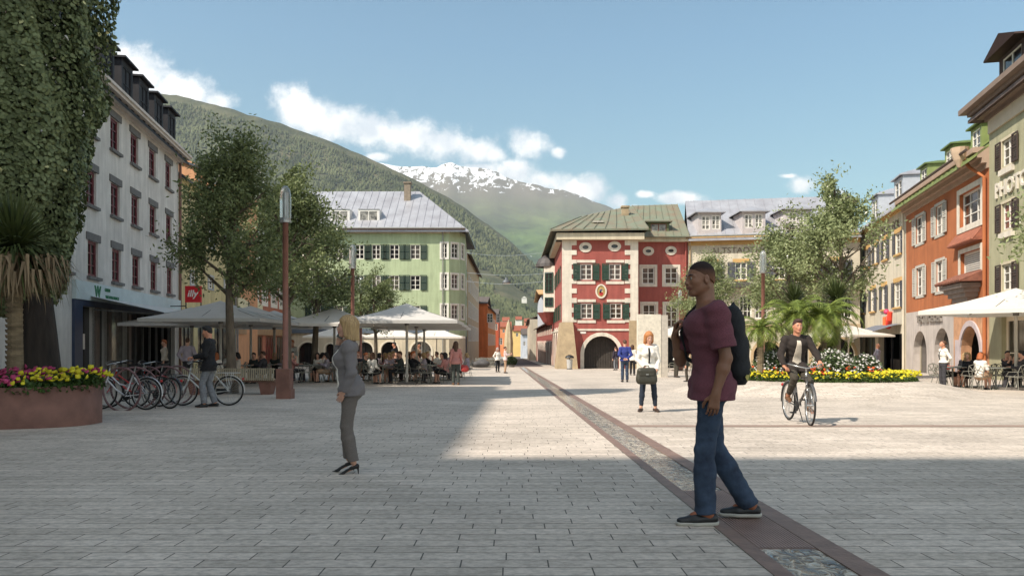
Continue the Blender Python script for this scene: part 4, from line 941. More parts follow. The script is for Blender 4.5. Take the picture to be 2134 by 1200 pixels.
gable_roof(bE,fE,0,fE.L,zE_,zE_+4.2,5.5,M_tin,over=.7,side=0,seam=.8)
M_dw=mat('dormer_bluegrey',(168,172,178),.6,.06,3)
for pxc in(1823,1872): dormer(bE,fE,fE.u(pxc,-1.),zE_+.35,2.5,2.3,1.0,M_dw,M_tin,M_white,M_glass,1,3,peak=.6,hip=True,two=True,depth=3.2)
# orange
fO=rowfac(1888.2,2061); bO=bld('townhouse','orange townhouse with pale grey shutters and three green dormers above a grey arched shopfront',(fO.A.x,fO.A.y))
M_ora=mat('burnt_orange_stucco',(170,101,60),.9,.08,1,.15,20); M_gsh=mat('pale_grey_shutter',(182,178,168),.7,.06,4); M_gpl=mat('grey_plaster',(186,176,168),.9,.08,1.2,.2,18)
zO=fO.z(1890,422); zsh=fO.z(1890,652)
o1=px_row(fO,[(1909,1925),(1950,1967)],1909,455,510); o2=px_row(fO,[(1910,1925),(1951,1967)],1910,560,617)
oc=[(fO.u(1999),fO.u(2044),fO.z(1999,477),fO.z(1999,408)),(fO.u(2001),fO.u(2044),fO.z(2001,580),fO.z(2001,530))]
oc=[(min(a,b_),max(a,b_),c,d) for a,b_,c,d in oc]
mb=MB(); fO.wall(mb,0,fO.L,zsh,zO,o1+o2+oc,.3); mb.build('facade',M_ora,bO)
for o in o1+o2: window(bO,fO,*o,M_white,M_glass,2,3,sh=M_gsh,shw=.62,sur=M_gsh,surw=.16)
w_=window(bO,fO,*oc[0],M_white,M_glass,3,3,sur=M_qn,surw=.28,depth=.25,fw=.12)
w_=window(bO,fO,*oc[1],M_white,mat('roller_blind',(150,146,142),.6,.1,1,.6,60,stretch=(.1,.1,3)),1,12,sur=M_qn,surw=.22,depth=.25,fw=.1)
# tile hoods
def tile_shelf(b,fac,u0,u1,z,d,h,m):
    mb=MB(); n=14
    mb.add([fac.P(u0,z,-.02),fac.P(u1,z,-.02),fac.P(u1,z,d),fac.P(u0,z,d),fac.P(u0,z+h,-.02),fac.P(u1,z+h,-.02)],[(0,1,2,3),(3,2,5,4),(0,3,4),(1,5,2)])
    for i in range(n):
        u=u0+(u1-u0)*(i+.5)/n; mb.tube([fac.P(u,z+.03,d+.03),fac.P(u,z+h,.0)],.09,6)
    return mb.build('tile_hood',m,b)
ua,ub=fO.u(1992),fO.u(2047)
tile_shelf(bO,fO,min(ua,ub),max(ua,ub),fO.z(1995,517),.4,.6,mat('orange_tile',(150,92,70),.8,.15,3))
tile_shelf(bO,fO,min(ua,ub)-.1,max(ua,ub)+.1,fO.z(1990,597),1.0,.5,mat('brown_tile',(132,84,66),.8,.2,3))
mb=MB(); zc_=fO.z(1990,599)
for k in range(6): 
    t=k/6; fO.box(mb,min(ua,ub)+.2+t*1.2,max(ua,ub)-.2-t*1.2,zc_-.22*(k+1),zc_-.22*k,-.02,.85*(1-t))
mb.build('corbel',mat('grey_corbel',(150,136,128),.9,.1,2),bO)
usp=fO.u(1987)
oa=[(fO.u(1903),fO.u(1931),gz(50)-.35,fO.z(1903,690),1.),(fO.u(1947),fO.u(1979),gz(48)-.35,fO.z(1947,684),1.)]
oa2=[(fO.u(2002),fO.u(2044),gz(46)-.35,fO.z(2002,680),1.)]
mb=MB(); fO.wall(mb,0,usp,gz(50)-.4,zsh,oa,.5); mb.build('shopfront',M_gpl,bO)
mb=MB(); fO.wall(mb,usp,fO.L,gz(50)-.4,zsh,oa2,.5); mb.build('portal',mat('painted_orange_plaster',(196,148,112),.9,.15,2),bO)
mb=MB(); fO.arch_ring(mb,*oa2[0][:4],.28,0,.07); fO.box(mb,oa2[0][0]-.75,oa2[0][0]-.28,gz(46)-.3,1.3,-.02,.06); fO.box(mb,oa2[0][1]+.28,oa2[0][1]+.8,gz(46)-.3,1.3,-.02,.06); mb.build('portal_surround',mat('lilac_stone',(190,176,176),.85,.08,2),bO)
for o in oa: window(bO,fO,*o[:4],mat('beige_frame',(160,150,132),.7,.06,3),M_glass,1,1,depth=.45,fw=.12)
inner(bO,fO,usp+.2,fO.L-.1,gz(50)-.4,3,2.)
put_text(fO,'TEXTIL GEIGER',fO.u(1938),fO.z(1938,664),.62,mat('grey_letters',(128,120,112),.7,.05,3),bO,d=.08,ext=.05,sx=1.15,bold=.015)
mb=MB()
for i,(dz,d) in enumerate(((.0,.1),(.25,.3),(.5,.5),(.75,.7))): fO.box(mb,-.0,fO.L,zO-.9+dz,zO-.9+dz+.25,-.05,d)
mb.build('cornice',mat('taupe_cove',(166,142,124),.85,.06,2),bO)
M_ogr=mat('olive_green_sheet',(128,140,84),.6,.12,2)
gable_roof(bO,fO,0,fO.L,zO+.1,zO+4.4,5.5,M_ogr,over=.9,side=0,seam=.8)
for pxc in(1925,1978,2034): dormer(bO,fO,fO.u(pxc,-1.6),zO+.95,1.7,1.8,1.6,M_ogr,mat('moss_green_sheet',(96,112,62),.6,.15,2),M_white,M_glass,2,3,peak=.3,hip=True,depth=3)
mb=MB(); u=fO.L-.25; mb.tube([fO.P(u-.9,zO+.0,.85),fO.P(u-.5,zO-.7,.6),fO.P(u,zO-1.3,.12),fO.P(u,gz(40),.12)],.085,8); mb.build('downpipe',M_ora,bO)
mb=MB(); q=fO.P(u-.9,zO+.1,.9); mb.lathe([(.1,-.7),(.28,-.35),(.38,0),(.42,.25)],q,12); mb.build('rain_head',mat('pale_rain_head',(196,170,144),.8,.06,2),bO)
# olive green tall building
def ptR(px): k=(px-CX)/F; y=13.94/(k-.238); return (XR(y),y)
pv=ptR(2061.2); fV=Fac(pv,(XR(20),20)); bV=bld('townhouse','tall olive green townhouse with dark brown shutters and overhanging eaves, rightmost in the row',pv)
M_olv=mat('olive_stucco',(166,162,132),.9,.07,1,.15,20); M_brs=mat('brown_shutter',(66,52,46),.6,.1,5)
zV=fV.z(2064,247)
uc=fV.u(2100); wv=1.25; vz=[(fV.z(2088,351),fV.z(2088,297)),(fV.z(2088,482),fV.z(2088,427)),(fV.z(2088,606),fV.z(2088,553))]
vo=[(uc+k*3.3-wv/2,uc+k*3.3+wv/2,a,c) for k in range(5) for a,c in vz if uc+k*3.3+1<fV.L]
vs_=[(1.5+k*4.2,5.0+k*4.2,gz(35)-.4,2.35) for k in range(3)]
mb=MB(); fV.wall(mb,0,fV.L,gz(40)-.3,zV,vo+vs_,.35); mb.build('facade',M_olv,bV)
for i,o in enumerate(vo): window(bV,fV,*o,M_white,M_glass if i%3!=1 else MATS['red_shop_glass'],2,3,sh=M_brs,shw=.62,sur=mat('beige_surround',(198,186,160),.8,.06,2),surw=.12,sill=M_qn,sillw=.25)
for o in vs_: window(bV,fV,*o,mat('cream_shop_frame',(220,208,184),.6,.05,2),M_glass,3,2,fw=.22,depth=.25)
put_text(fV,'PHOTO',uc+.5,fV.z(2110,385),.95,M_qn,bV,d=.05,ext=.04,sx=1.1,bold=.02)
mb=MB()
for i,(dz,d) in enumerate(((.0,.15),(.22,.4),(.44,.7),(.62,1.0))): fV.box(mb,-.2-i*.3,fV.L,zV-.1+dz,zV-.1+dz+.24,-.3,d)
mb.build('eave',mat('grey_brown_eave',(128,110,98),.8,.08,2),bV)
mb=MB(); fV.box(mb,.1,fV.L,zV-.75,zV-.1,-.02,.1); mb.build('frieze',mat('pale_frieze',(196,182,160),.8,.05,2),bV)
gable_roof(bV,fV,-.4,fV.L,zV+.75,zV+7.5,6.5,mat('brown_grey_roof',(120,104,98),.8,.2,2,.4,10),over=.7,side=.3,hipA=3.4,seam=0)
dormer(bV,fV,fV.u(2112,-2.)+.6,zV+2.1,3.2,1.9,1.7,mat('dark_brown_timber',(62,44,38),.8,.1,3),mat('dark_brown_roof',(70,50,44),.8,.1,3),M_white,M_glass,2,2,peak=.7,ov=.4,depth=3)
mb=MB(); mb.quad(fV.P(1.2,3.0,.1),fV.P(fV.L,3.0,.1),fV.P(fV.L,2.55,1.4),fV.P(1.2,2.55,1.4)); mb.build('awning',mat('dark_green_awning',(30,70,54),.9,.08,3),bV)
mb=MB(); mb.quad(fV.P(1.1,2.85,.12),fV.P(fV.L,2.85,.12),fV.P(fV.L,2.3,.9),fV.P(1.1,2.3,.9)); mb.build('valance',mat('pink_white_valance',(214,196,190),.9,.06,2),bV)
backs(bV,[(pv[0],pv[1]),off(fV,0,-13),off(fV,fV.L,-13),off(fV,fV.L,0)],gz(40)-.3,zV+.7,M_olv)
# --- street right, beyond the red house ---
bL=bld('arcade','low red arcade wing with dark brown roof continuing the red house down the street',(4.2,80))
fL=Fac((xL+.15,80.02),(at(1118,132).x,132)); za_=[(1.2+k*4.2,4.2+k*4.2,gz(100)-.6,1.15,1.) for k in range(11)]
lw=[(1.9+k*4.2,3.+k*4.2,2.0,2.9,1.) for k in range(11)]
mb=MB(); fL.wall(mb,0,fL.L,gz(132)-.4,3.35,za_+lw,.35); mb.build('facade',M_rd,bL)
for o in za_+lw: mb=MB(); fL.arch_ring(mb,*o[:4],.18,0,.06); mb.build('arch_surround',M_qn,bL)
if 1: inner(bL,fL,.2,fL.L-.1,gz(132)-.4,3.3,.9,mat('ochre_interior',(150,116,66),.8,.2,1))
gable_roof(bL,fL,0,fL.L,3.35,5.2,5,mat('dark_brown_tile',(72,56,48),.8,.1,3),over=.5,side=0,seam=0)
backs(bL,[off(fL,fL.L,0),off(fL,fL.L,-10),off(fL,0,-10)],gz(132)-.4,3.35,M_rd)
M_blu=mat('pale_blue_stucco',(196,200,206),.9,.05,1); 
A=(at(1118,112).x+.9,112.);B=(at(1118,112).x+9,112.)
simple_house('pale blue and yellow three storey house rising behind the low red arcade wing',A,B,22,8.1,M_blu,[(1.0,2.1,3.4,6.0),(3.6,4.7,3.4,6.0),(6.,7.1,3.4,6.)],mat('ochre_roof',(190,150,100),.8,.1,3),1.3,sur=M_crm,side=.6)
A=(at(1104,136).x,136.);B=(at(1099,190).x,190.)
simple_house('narrow beige street facade between the arcade wing and the white distant house',A,B,8,5.2,M_ho,[(2+k*4,3.2+k*4,z,z+1.5) for k in range(12) for z in(2.6,)],M_rt,1.4)
A=(at(1086,205).x,205.);B=(at(1106,205).x,205.)
simple_house('small white distant house with blue round sign at the end of the street',A,B,14,3.2,M_blu,[(.6,1.2,.2,1.3),(1.6,2.2,.2,1.3)],M_rt,1.5)
# distant village
vill=[((1040,1066),330,675,(222,140,92),'orange plastered distant house at the foot of the hill'),((1068,1104),330,683,(224,190,122),'pale yellow wide distant house at the end of the street'),((1046,1062),450,664,(214,206,196),'white house with red roof just above the orange distant house'),((1074,1088),520,662,(220,214,204),'white cottage with red roof among the hillside trees'),((1092,1106),520,666,(206,140,110),'rosy cottage with red roof right of the white hillside cottage'),((1030,1046),380,690,(196,182,160),'beige distant house partly behind the street cafes')]
for (a,c),Y,pt_,col,lab in vill:
    A=(at(a,Y).x,Y);B=(at(c,Y).x,Y); z1=CH+(HY-pt_)/F*Y-1.2
    simple_house(lab,A,B,12,z1,mat('village_%d_%d'%(col[0],col[1]),col,.9,.05,.5),[(1.5+k*3,2.5+k*3,z1-2.5,z1-1) for k in range(int((B[0]-A[0]-2)/3))],M_rtr,2.2,name='house')
A=(at(1087,1250).x,900); hv=at(1088,900,631); hv2=at(1097,900,620)
b_=thing('house','tiny white chapel like house alone on the forested hillside','house',hv); mb=MB(); mb.box((hv.x+2.5,900,hv.z+2.5),(6,6,6)); mb.build('wall',M_white,b_); mb=MB(); mb.add([(hv.x-.6,896.5,hv.z+5.5),(hv.x+5.6,896.5,hv.z+5.5),(hv.x+5.6,903.5,hv.z+5.5),(hv.x-.6,903.5,hv.z+5.5),(hv.x+2.5,896.5,hv.z+7.6),(hv.x+2.5,903.5,hv.z+7.6)],[(0,1,4),(1,2,5,4),(2,3,5),(3,0,4,5)]); mb.build('roof',M_white,b_)
# --- unseen buildings shaped to cast the square's shade, behind and left of camera ---
def block(label,pts,z1,m):
    b=bld('townhouse',label,pts[0]); mb=MB(); mb.prism(pts,-.5,z1); mb.build('wall',m,b)
    return b
block('unseen tall grey building shaped to shade the plaza, left beside the white townhouse',[(-15.2,-4.),(-15.2,18.),(-27,18.),(-27,-4.)],18.2,M_wst)
block('unseen tall beige building shaped to shade the near end of the plaza',[(-31,-16),(-31,-4.2),(-8.5,-4.2),(-8.5,-16)],23.6,M_ho)

# haze: pale even air between the plaza and the mountains
mb=MB(); mb.box((0,4350,877),(18200,9320,2046)); hz_=mb.build('haze',bpy.data.materials.new('haze')); hz_['kind']='stuff'; hz_['label']='pale haze in the air over the valley'; hz_['category']='haze'
m_=bpy.data.materials['haze']; m_.use_nodes=True; nt_=m_.node_tree; nt_.nodes.clear(); o_=nt_.nodes.new('ShaderNodeOutputMaterial'); v_=nt_.nodes.new('ShaderNodeVolumePrincipled'); v_.inputs['Color'].default_value=(.80,.88,.95,1); v_.inputs['Density'].default_value=.00007; v_.inputs['Anisotropy'].default_value=.1; nt_.links.new(v_.outputs[0],o_.inputs['Volume'])

# gutters and downpipes
def pipe(b,fac,u,zt,m,zb=None):
    mb=MB(); mb.tube([fac.P(u,zt,.45),fac.P(u,zt-.45,.12),fac.P(u,gz(fac.A.y)-.1 if zb is None else zb,.12)],.06,7); mb.build('downpipe',m,b)
def gutter(b,fac,u0,u1,z,d,m):
    mb=MB(); mb.tube([fac.P(u0,z,d),fac.P(u1,z,d)],.075,7); mb.build('gutter',m,b)
M_zn=mat('zinc_pipe',(140,140,136),.5,.12,4,metal=.3)
pipe(bG,fG,fG.L-.6,zG,M_zn); gutter(bG,fG,-.2,fG.L+1.4,zG+.12,.72,M_zn)
pipe(bH,fH,.15,zH,MATS['tan_trim']); gutter(bH,fH,.1,fH.L,zH+.15,.72,M_zn); pipe(bR,fB,fB.L-.2,zEB,MATS['red_stucco']); gutter(bR,fB,.4,fB.L,zEB+.05,.7,MATS['mossy_roof'])
pipe(bE,fE,fE.L-.2,zE_,M_ho); gutter(bO,fO,0,fO.L,zO-.02,.98,M_eav); pipe(bY,fY,fY.L-.2,zY,M_zn); pipe(bT,fT,.3,zT,M_zn)
# ---------------- vegetation ----------------
def leaf_mat(name,c1,c2,rough=.6,tr=.3):
    m=bpy.data.materials.new(name); m.use_nodes=True; nt=m.node_tree; N=nt.nodes; Lk=nt.links; N.clear()
    out=N.new('ShaderNodeOutputMaterial'); p=N.new('ShaderNodeBsdfPrincipled'); p.inputs['Roughness'].default_value=rough; p.inputs['Specular IOR Level'].default_value=.3
    t=N.new('ShaderNodeBsdfTranslucent'); mx=N.new('ShaderNodeMixShader'); mx.inputs[0].default_value=tr
    g=N.new('ShaderNodeNewGeometry'); tc=N.new('ShaderNodeTexCoord'); nz=N.new('ShaderNodeTexNoise'); nz.inputs['Scale'].default_value=1.6; nz.inputs['Detail'].default_value=3
    Lk.new(tc.outputs['Object'],nz.inputs['Vector'])
    a=N.new('ShaderNodeMath'); a.operation='MULTIPLY_ADD'; Lk.new(g.outputs['Random Per Island'],a.inputs[0]); a.inputs[1].default_value=.6
    b=N.new('ShaderNodeMath'); b.operation='MULTIPLY'; Lk.new(nz.outputs[0],b.inputs[0]); b.inputs[1].default_value=.6; Lk.new(b.outputs[0],a.inputs[2])
    cm=N.new('ShaderNodeMix'); cm.data_type='RGBA'; cm.inputs[6].default_value=(*s2l(c2),1); cm.inputs[7].default_value=(*s2l(c1),1); Lk.new(a.outputs[0],cm.inputs[0])
    Lk.new(cm.outputs[2],p.inputs['Base Color']); Lk.new(cm.outputs[2],t.inputs['Color'])
    Lk.new(p.outputs[0],mx.inputs[1]); Lk.new(t.outputs[0],mx.inputs[2]); Lk.new(mx.outputs[0],out.inputs[0])
    return m
def rand_frames(n,rs,upbias=.0):
    a=rs.normal(size=(n,3)); a[:,2]+=upbias; a/=np.linalg.norm(a,axis=1,keepdims=True)
    b=rs.normal(size=(n,3)); b-=a*(a*b).sum(1,keepdims=True); b/=np.linalg.norm(b,axis=1,keepdims=True)
    return a,b
def leaves_np(c,L,W,rs,upbias=0):
    n=len(c); a,b=rand_frames(n,rs,upbias); L=np.asarray(L).reshape(-1,1)*np.ones((n,1)); W=np.asarray(W).reshape(-1,1)*np.ones((n,1))
    vs=np.stack([c-a*L,c+b*W-a*L*.1,c+a*L,c-b*W-a*L*.1],1).reshape(-1,3)
    return vs,np.arange(n*4).reshape(-1,4)
M_bark=mat('grey_brown_bark',(104,92,78),.95,.25,7,.8,20,stretch=(1,1,.25))
M_leafA=leaf_mat('leaf_green',(136,146,98),(66,78,50)); M_blossom=mat('white_blossom',(226,222,208),.8,.04,4)
def make_tree(name,label,seed,H,trunk_h,Rc,nl,leaf=.075,r0=.15,nclus=0,lean=0.,blos=130,bm=None,lm=None):
    rs=np.random.RandomState(seed); rd=random.Random(seed)
    t=thing(name,label,'tree',(0,0,0),'planted trees with grey brown trunks on the plaza',local=True)
    mb=MB(); pts=[]; rr=[]
    for i in range(9):
        f=i/8; z=H*.93*f; pts.append((math.sin(f*5+seed)*.10*f*2,math.cos(f*4+seed)*.10*f*2,z)); rr.append(r0*(1-.86*f)*(1.35 if i==0 else 1))
    mb.tube(pts,rr,9)
    def stem(z): return Vector([np.interp(z,[p[2] for p in pts],[p[k] for p in pts]) for k in(0,1)]+[z])
    tips=[]
    crown_c=(trunk_h+H)/2; hz=(H-trunk_h)/2
    def prof(z):
        f=(z-trunk_h)/(H-trunk_h); return Rc*(max(0,math.sin(math.pi*min(1,(.16+f*.84))**.85))**.7)*(1. if f<.45 else 1-.62*(f-.45)/.55)
    nlimb=19
    for k in range(nlimb):
        z0=trunk_h*.82+(H*.84-trunk_h*.82)*(k/nlimb)**1.1; ang=k*2.4+rd.uniform(-.3,.3); z1=min(H*.97,z0+rd.uniform(.5,1.6)*H/7)
        Rr=prof(max(z1,trunk_h+.1))*rd.uniform(.6,.98)
        a=stem(z0); e=Vector((math.cos(ang)*Rr,math.sin(ang)*Rr,z1)); mid=a.lerp(e,.5)+Vector((0,0,.05*H*rd.uniform(-.4,.6)))
        L=[a.lerp(mid,q)*(1-q)+mid.lerp(e,q)*q for q in (0,.25,.5,.75,1)]
        rb=r0*(.42-.22*k/nlimb); mb.tube(L,[rb,rb*.75,rb*.5,rb*.32,.012],5)
        tips+= [L[2],L[3],L[4]]
        for j in range(5):
            q=rd.uniform(.3,.95); s=L[int(q*4)]; d=Vector((math.cos(ang+rd.uniform(-1.3,1.3)),math.sin(ang+rd.uniform(-1.3,1.3)),rd.uniform(-.2,1.)))*rd.uniform(.3,.7)*Rc*.36
            mb.tube([s,s+d*.5+Vector((0,0,.04)),s+d],[.03,.018,.007],4); tips.append(s+d)
    mb.build('trunk',bm or M_bark,t,True)
    C_=[np.array(p) for p in tips]
    for _q in range(46):
        z=trunk_h+(H-trunk_h)*rs.rand()**.9; a=rs.rand()*6.283; r=prof(z)*math.sqrt(rs.uniform(.1,1)); C_.append(np.array([r*math.cos(a),r*math.sin(a),z]))
    C_=np.array(C_); sz=rs.uniform(.16,.36,len(C_))*Rc/1.8; w=sz**2.2; w/=w.sum()
    idx=rs.choice(len(C_),nl,p=w); g=rs.normal(size=(nl,3)); g[:,2]*=.8
    c=C_[idx]+g*sz[idx][:,None]
    # carve gaps
    keep=fbm(c[:,0]*2.6,c[:,2]*2.6+c[:,1]*1.3,seed+3,4)>-.14
    c=c[keep]; n=len(c)
    v,f=leaves_np(c,leaf*rs.uniform(.7,1.25,n),leaf*.42*rs.uniform(.7,1.2,n),rs)
    bidx=rs.choice(n,blos); bv,bf=leaves_np(c[bidx]+rs.normal(size=(blos,3))*.05,.035,.035,rs); bv2,bf2=leaves_np(c[bidx],.035,.035,rs)
    vs=np.concatenate([v,bv,bv2]); fs=np.concatenate([f,bf+len(v),bf2+len(v)+len(bv)]); mi=np.concatenate([np.zeros(len(f)),np.ones(2*blos)])
    mesh_obj('crown',vs,fs,[lm or M_leafA,M_blossom],t,midx=mi)
    return t
tA=make_tree('plaza_tree','slender leafy tree with white blossoms behind the slatted bench, tallest of the left trees',3,8.35,3.6,2.0,26000,r0=.17)
tB=make_tree('plaza_tree','leafy tree with forked low limbs, its trunk behind the nearest lamp post',8,7.4,3.3,1.9,21000,r0=.16)
tC=make_tree('plaza_tree','rounded leafy tree standing among the tables left of the blonde woman',14,6.9,3.3,1.85,20000,r0=.15)
tA.scale=(.96,.96,.95)
for t,px,Y,rz in((tA,483,23.4,.3),(tB,597,28.,1.0),(tC,655,33.,2.)):
    t.location=at(px,Y); t.rotation_euler=(0,0,rz)
tB.scale=(1.12,1.12,1.08); tC.scale=(1.12,1.12,1.08)
copy_tree(tC,at(782,45),.8,'small leafy tree just left of the green house shutters, behind the large parasol',(.95,.95,.87))
M_leaf_sunlit=leaf_mat('leaf_green_sunlit',(160,168,120),(96,108,72))  # same leaves in a lighter colour so the right-hand trees look sunlit
copy_tree(tB,at(1745,36),2.6,'tall leafy tree rising behind the palms of the flower mound',(1.25,1.25,1.28))
copy_tree(tC,at(1645,39),4.1,'leafy tree behind the small palm, its crown over the hotel lettering',(1.25,1.25,1.18))
copy_tree(tA,at(1474,44),1.4,'small leafy tree seen right behind the head of the man with the backpack',(.98,.98,.83))
copy_tree(tC,Vector((17.3,22.6,gz(22.6))),.4,'leafy tree at the right edge of the photo, only its branch tips in view',(1.12,1.12,1.15))
for o in list(bpy.data.objects):
    if o.name.startswith('crown') and o.parent and o.parent.name.startswith('plaza_tree') and o.parent.location.x>5:
        o.material_slots[0].link='OBJECT'; o.material_slots[0].material=M_leaf_sunlit
# --- tall columnar tree ---
bt=thing('columnar_tree','huge columnar tree with dense round leaves at the left edge of the photo','tree',(-10.2,16,gz(16)),local=True)
rs=np.random.RandomState(21)
def Rz(z): return np.interp(z,[2.0,2.6,3.6,5.2,6.5,12,16,18.3],[.45,.9,1.2,1.5,1.68,1.85,1.4,.15])
mb=MB(); mb.tube([(.4,0,-.1),(.42,0,.5),(.35,0,1.6),(.2,0,3),(0,0,6),(0,0,12),(0,0,17)],[.5,.38,.33,.3,.24,.15,.03],12)
for k in range(26):
    z=2.2+k*.55; a=k*2.39; r=float(Rz(z+.8))*.85; mb.tube([(0.2*(z<4),0,z),(math.cos(a)*r*.5,math.sin(a)*r*.5,z+.5),(math.cos(a)*r,math.sin(a)*r,z+1.)],[.07,.045,.01],5)
mb.build('trunk',mat('dark_bark',(52,44,38),.95,.3,5,1.,14,stretch=(1,1,.2)),bt,True)
def shell(n,z0,z1):
    z=rs.uniform(z0,z1,n); th=rs.uniform(0,6.283,n)
    col=np.cos(th*9+np.sin(z*.9)*1.5)*.10+fbm(th*2.2,z*1.1,31,4)*.16+fbm(th*7,z*2.6,33,3)*.07
    r=Rz(z)*(1+col)*(1-np.abs(rs.normal(size=n))*.10)
    return np.stack([r*np.cos(th)-.35,r*np.sin(th),z-.15*rs.rand(n)],-1)
def round_leaves(c,s,rs):
    n=len(c); nrm=c*np.array([1,1,0])+np.array([.35,0,0]); nrm/=np.linalg.norm(nrm,axis=1,keepdims=True)+1e-6
    nrm=nrm+rs.normal(size=(n,3))*.45; nrm[:,2]+=.25; nrm/=np.linalg.norm(nrm,axis=1,keepdims=True)
    u=np.cross(nrm,rs.normal(size=(n,3))); u/=np.linalg.norm(u,axis=1,keepdims=True); v=np.cross(nrm,u); s=(s*rs.uniform(.7,1.2,n))[:,None]
    return np.stack([c+(u*math.cos(k*math.pi/3)+v*math.sin(k*math.pi/3))*s*(1 if k else 1.25) for k in range(6)],1).reshape(-1,3),np.arange(n*6).reshape(-1,6)
c1=shell(62000,2.1,9.3); c2=shell(9000,9.3,18.2)
v1,f1=round_leaves(c1,np.full(len(c1),.043),rs); v2,f2=round_leaves(c2,np.full(len(c2),.14),rs)
c3=c1[rs.choice(len(c1),420)]*np.array([1.02,1.02,1]); 
k=(fbm(c3[:,2]*1.5,c3[:,0]*2,5,3)>.15); c3=c3[k]; v3,f3=round_leaves(c3,np.full(len(c3),.045),rs)
mesh_obj('crown',np.concatenate([v1,v2,v3]),np.concatenate([f1,f2+len(v1),f3+len(v1)+len(v2)]),[leaf_mat('ivy_leaf',(136,146,104),(66,78,50),.55,.2),mat('cream_catkin',(206,204,150),.8,.1,3)],bt,midx=np.concatenate([np.zeros(len(f1)+len(f2)),np.ones(len(f3))]))
# --- palms ---
M_frond=leaf_mat('palm_leaf',(140,152,72),(58,80,34),.45,.25); M_spike=leaf_mat('spiky_palm_leaf',(92,102,58),(44,56,32),.5,.15); M_dry=leaf_mat('dry_palm_leaf',(150,130,102),(92,76,58),.8,.1)
M_ptrunk=mat('palm_trunk',(128,112,88),.95,.3,6,1.,25,stretch=(.4,.4,2)); 
def frond(V,Fc,base,ang,elev,L,droop,nl=22,lw=.03,ll=.26,rs=None):
    p=np.array(base,float); el=elev; n=nl; st=L/n; pts=[]; 
    for i in range(n+1):
        pts.append(p.copy()); d=np.array([math.cos(ang)*math.cos(el),math.sin(ang)*math.cos(el),math.sin(el)]); p=p+d*st; el-=droop/n*(1+i/n)
    side=np.array([-math.sin(ang),math.cos(ang),0.])
    for i in range(1,n+1):
        t=(pts[i]-pts[i-1]); t/=np.linalg.norm(t); up=np.cross(side,t)*-1
        l=ll*math.sin(math.pi*min(1,.12+i/n*.85))**.7
        for s in(-1,1):
            tip=pts[i]+side*s*l*.8+t*l*.55+np.array([0,0,-l*.38])+rs.normal(size=3)*.012
            w=t*lw; b=len(V); V.extend([pts[i]-w,pts[i]+w,tip]); Fc.append((b,b+1,b+2))
    for i in range(n):
        b=len(V); w=side*.009; V.extend([pts[i]-w,pts[i]+w,pts[i+1]+w,pts[i+1]-w]); Fc.append((b,b+1,b+2)); Fc.append((b,b+2,b+3))
def palm(label,loc,th,R_,nf,seed,spiky=False,tr=.1,skirt=False,group='palms',nspk=420,size=1):
    rs=np.random.RandomState(seed); t=thing('palm_tree',label,'palm tree',loc,group,local=True)
    mb=MB(); mb.tube([(0,0,-.1),(.02,0,th*.4),(0,0,th)],[tr*1.35,tr,tr*.9],10)
    for k in range(int(th/.09)): mb.lathe([(tr*1.02,k*.09),(tr*1.14,k*.09+.06)],(0,0,0),10,cap=False)
    mb.build('trunk',M_ptrunk,t)
    if spiky:
        V=[];Fc=[]
        for i in range(nspk):
            a=rs.rand()*6.283; el=rs.uniform(-.7,1.45); L=R_*rs.uniform(.65,1.05); b0=np.array([0,0,th]); d=np.array([math.cos(a)*math.cos(el),math.sin(a)*math.cos(el),math.sin(el)])
            s=np.array([-math.sin(a),math.cos(a),0]); w=.016*size; m_=b0+d*L*.55; tp=b0+d*L+np.array([0,0,-L*.22*(1-el/1.6)])
            b=len(V); V.extend([b0+d*.08-s*w,b0+d*.08+s*w,m_+s*w*1.3,m_-s*w*1.3,tp]); Fc+=[(b,b+1,b+2),(b,b+2,b+3),(b+3,b+2,b+4)]
        mesh_obj('crown',V,Fc,M_spike,t)
        if skirt:
            V=[];Fc=[]
            for i in range(520):
                a=rs.rand()*6.283; r=R_*rs.uniform(.15,.8); z=th-.05-rs.rand()*.35; L=R_*rs.uniform(.2,.62)
                b0=np.array([math.cos(a)*r*.4,math.sin(a)*r*.4,z]); kn=np.array([math.cos(a)*r,math.sin(a)*r,z-.06]); tp=kn+np.array([math.cos(a)*.12,math.sin(a)*.12,-L])+rs.normal(size=3)*.05
                s=np.array([-math.sin(a),math.cos(a),0])*.018
                b=len(V); V.extend([b0-s,b0+s,kn+s*1.4,kn-s*1.4,tp]); Fc+=[(b,b+1,b+2),(b,b+2,b+3),(b+3,b+2,b+4)]
            mesh_obj('dry_skirt',V,Fc,M_dry,t)
    else:
        V=[];Fc=[]
        for i in range(nf):
            a=i*2.399+rs.rand()*.3; el=1.35-1.35*(i/nf)+rs.uniform(-.1,.1)
            frond(V,Fc,(0,0,th-.02),a,el,R_*rs.uniform(.95,1.25),1.35+.6*(i/nf),22,.016*R_+.005,.27*R_,rs)
        mesh_obj('crown',V,Fc,M_frond,t)
    return t
def mz(x,y): # height of mound top
    d=math.hypot((x-MC[0])/1.06,y-MC[1]); return gz(y)+float(np.interp(d,[2.6,2.8,3.3,4,4.4,4.7],[.37,.36,.27,.12,.03,-.03]))
def onm(px,Y,lab,th,*a,**k): p=at(px,Y); return palm(lab,(p.x,p.y,mz(p.x,p.y)-.01),th,*a,**k)
onm(1584,24.,'small feathery palm on the left of the flower mound',1.6,.85,30,2)
onm(1657,25.,'feathery palm right behind the cyclist head on the flower mound',2.0,1.3,38,5)
onm(1716,24.6,'large feathery palm over the white flower bush',1.95,1.3,38,7)
onm(1742,26.2,'spiky dark palm at the back, tallest on the flower mound',2.65,1.0,0,9,spiky=True)
onm(1655,26.6,'spiky dark palm behind the feathery palms, left one of the two spiky palms',2.6,.95,0,11,spiky=True,nspk=300)
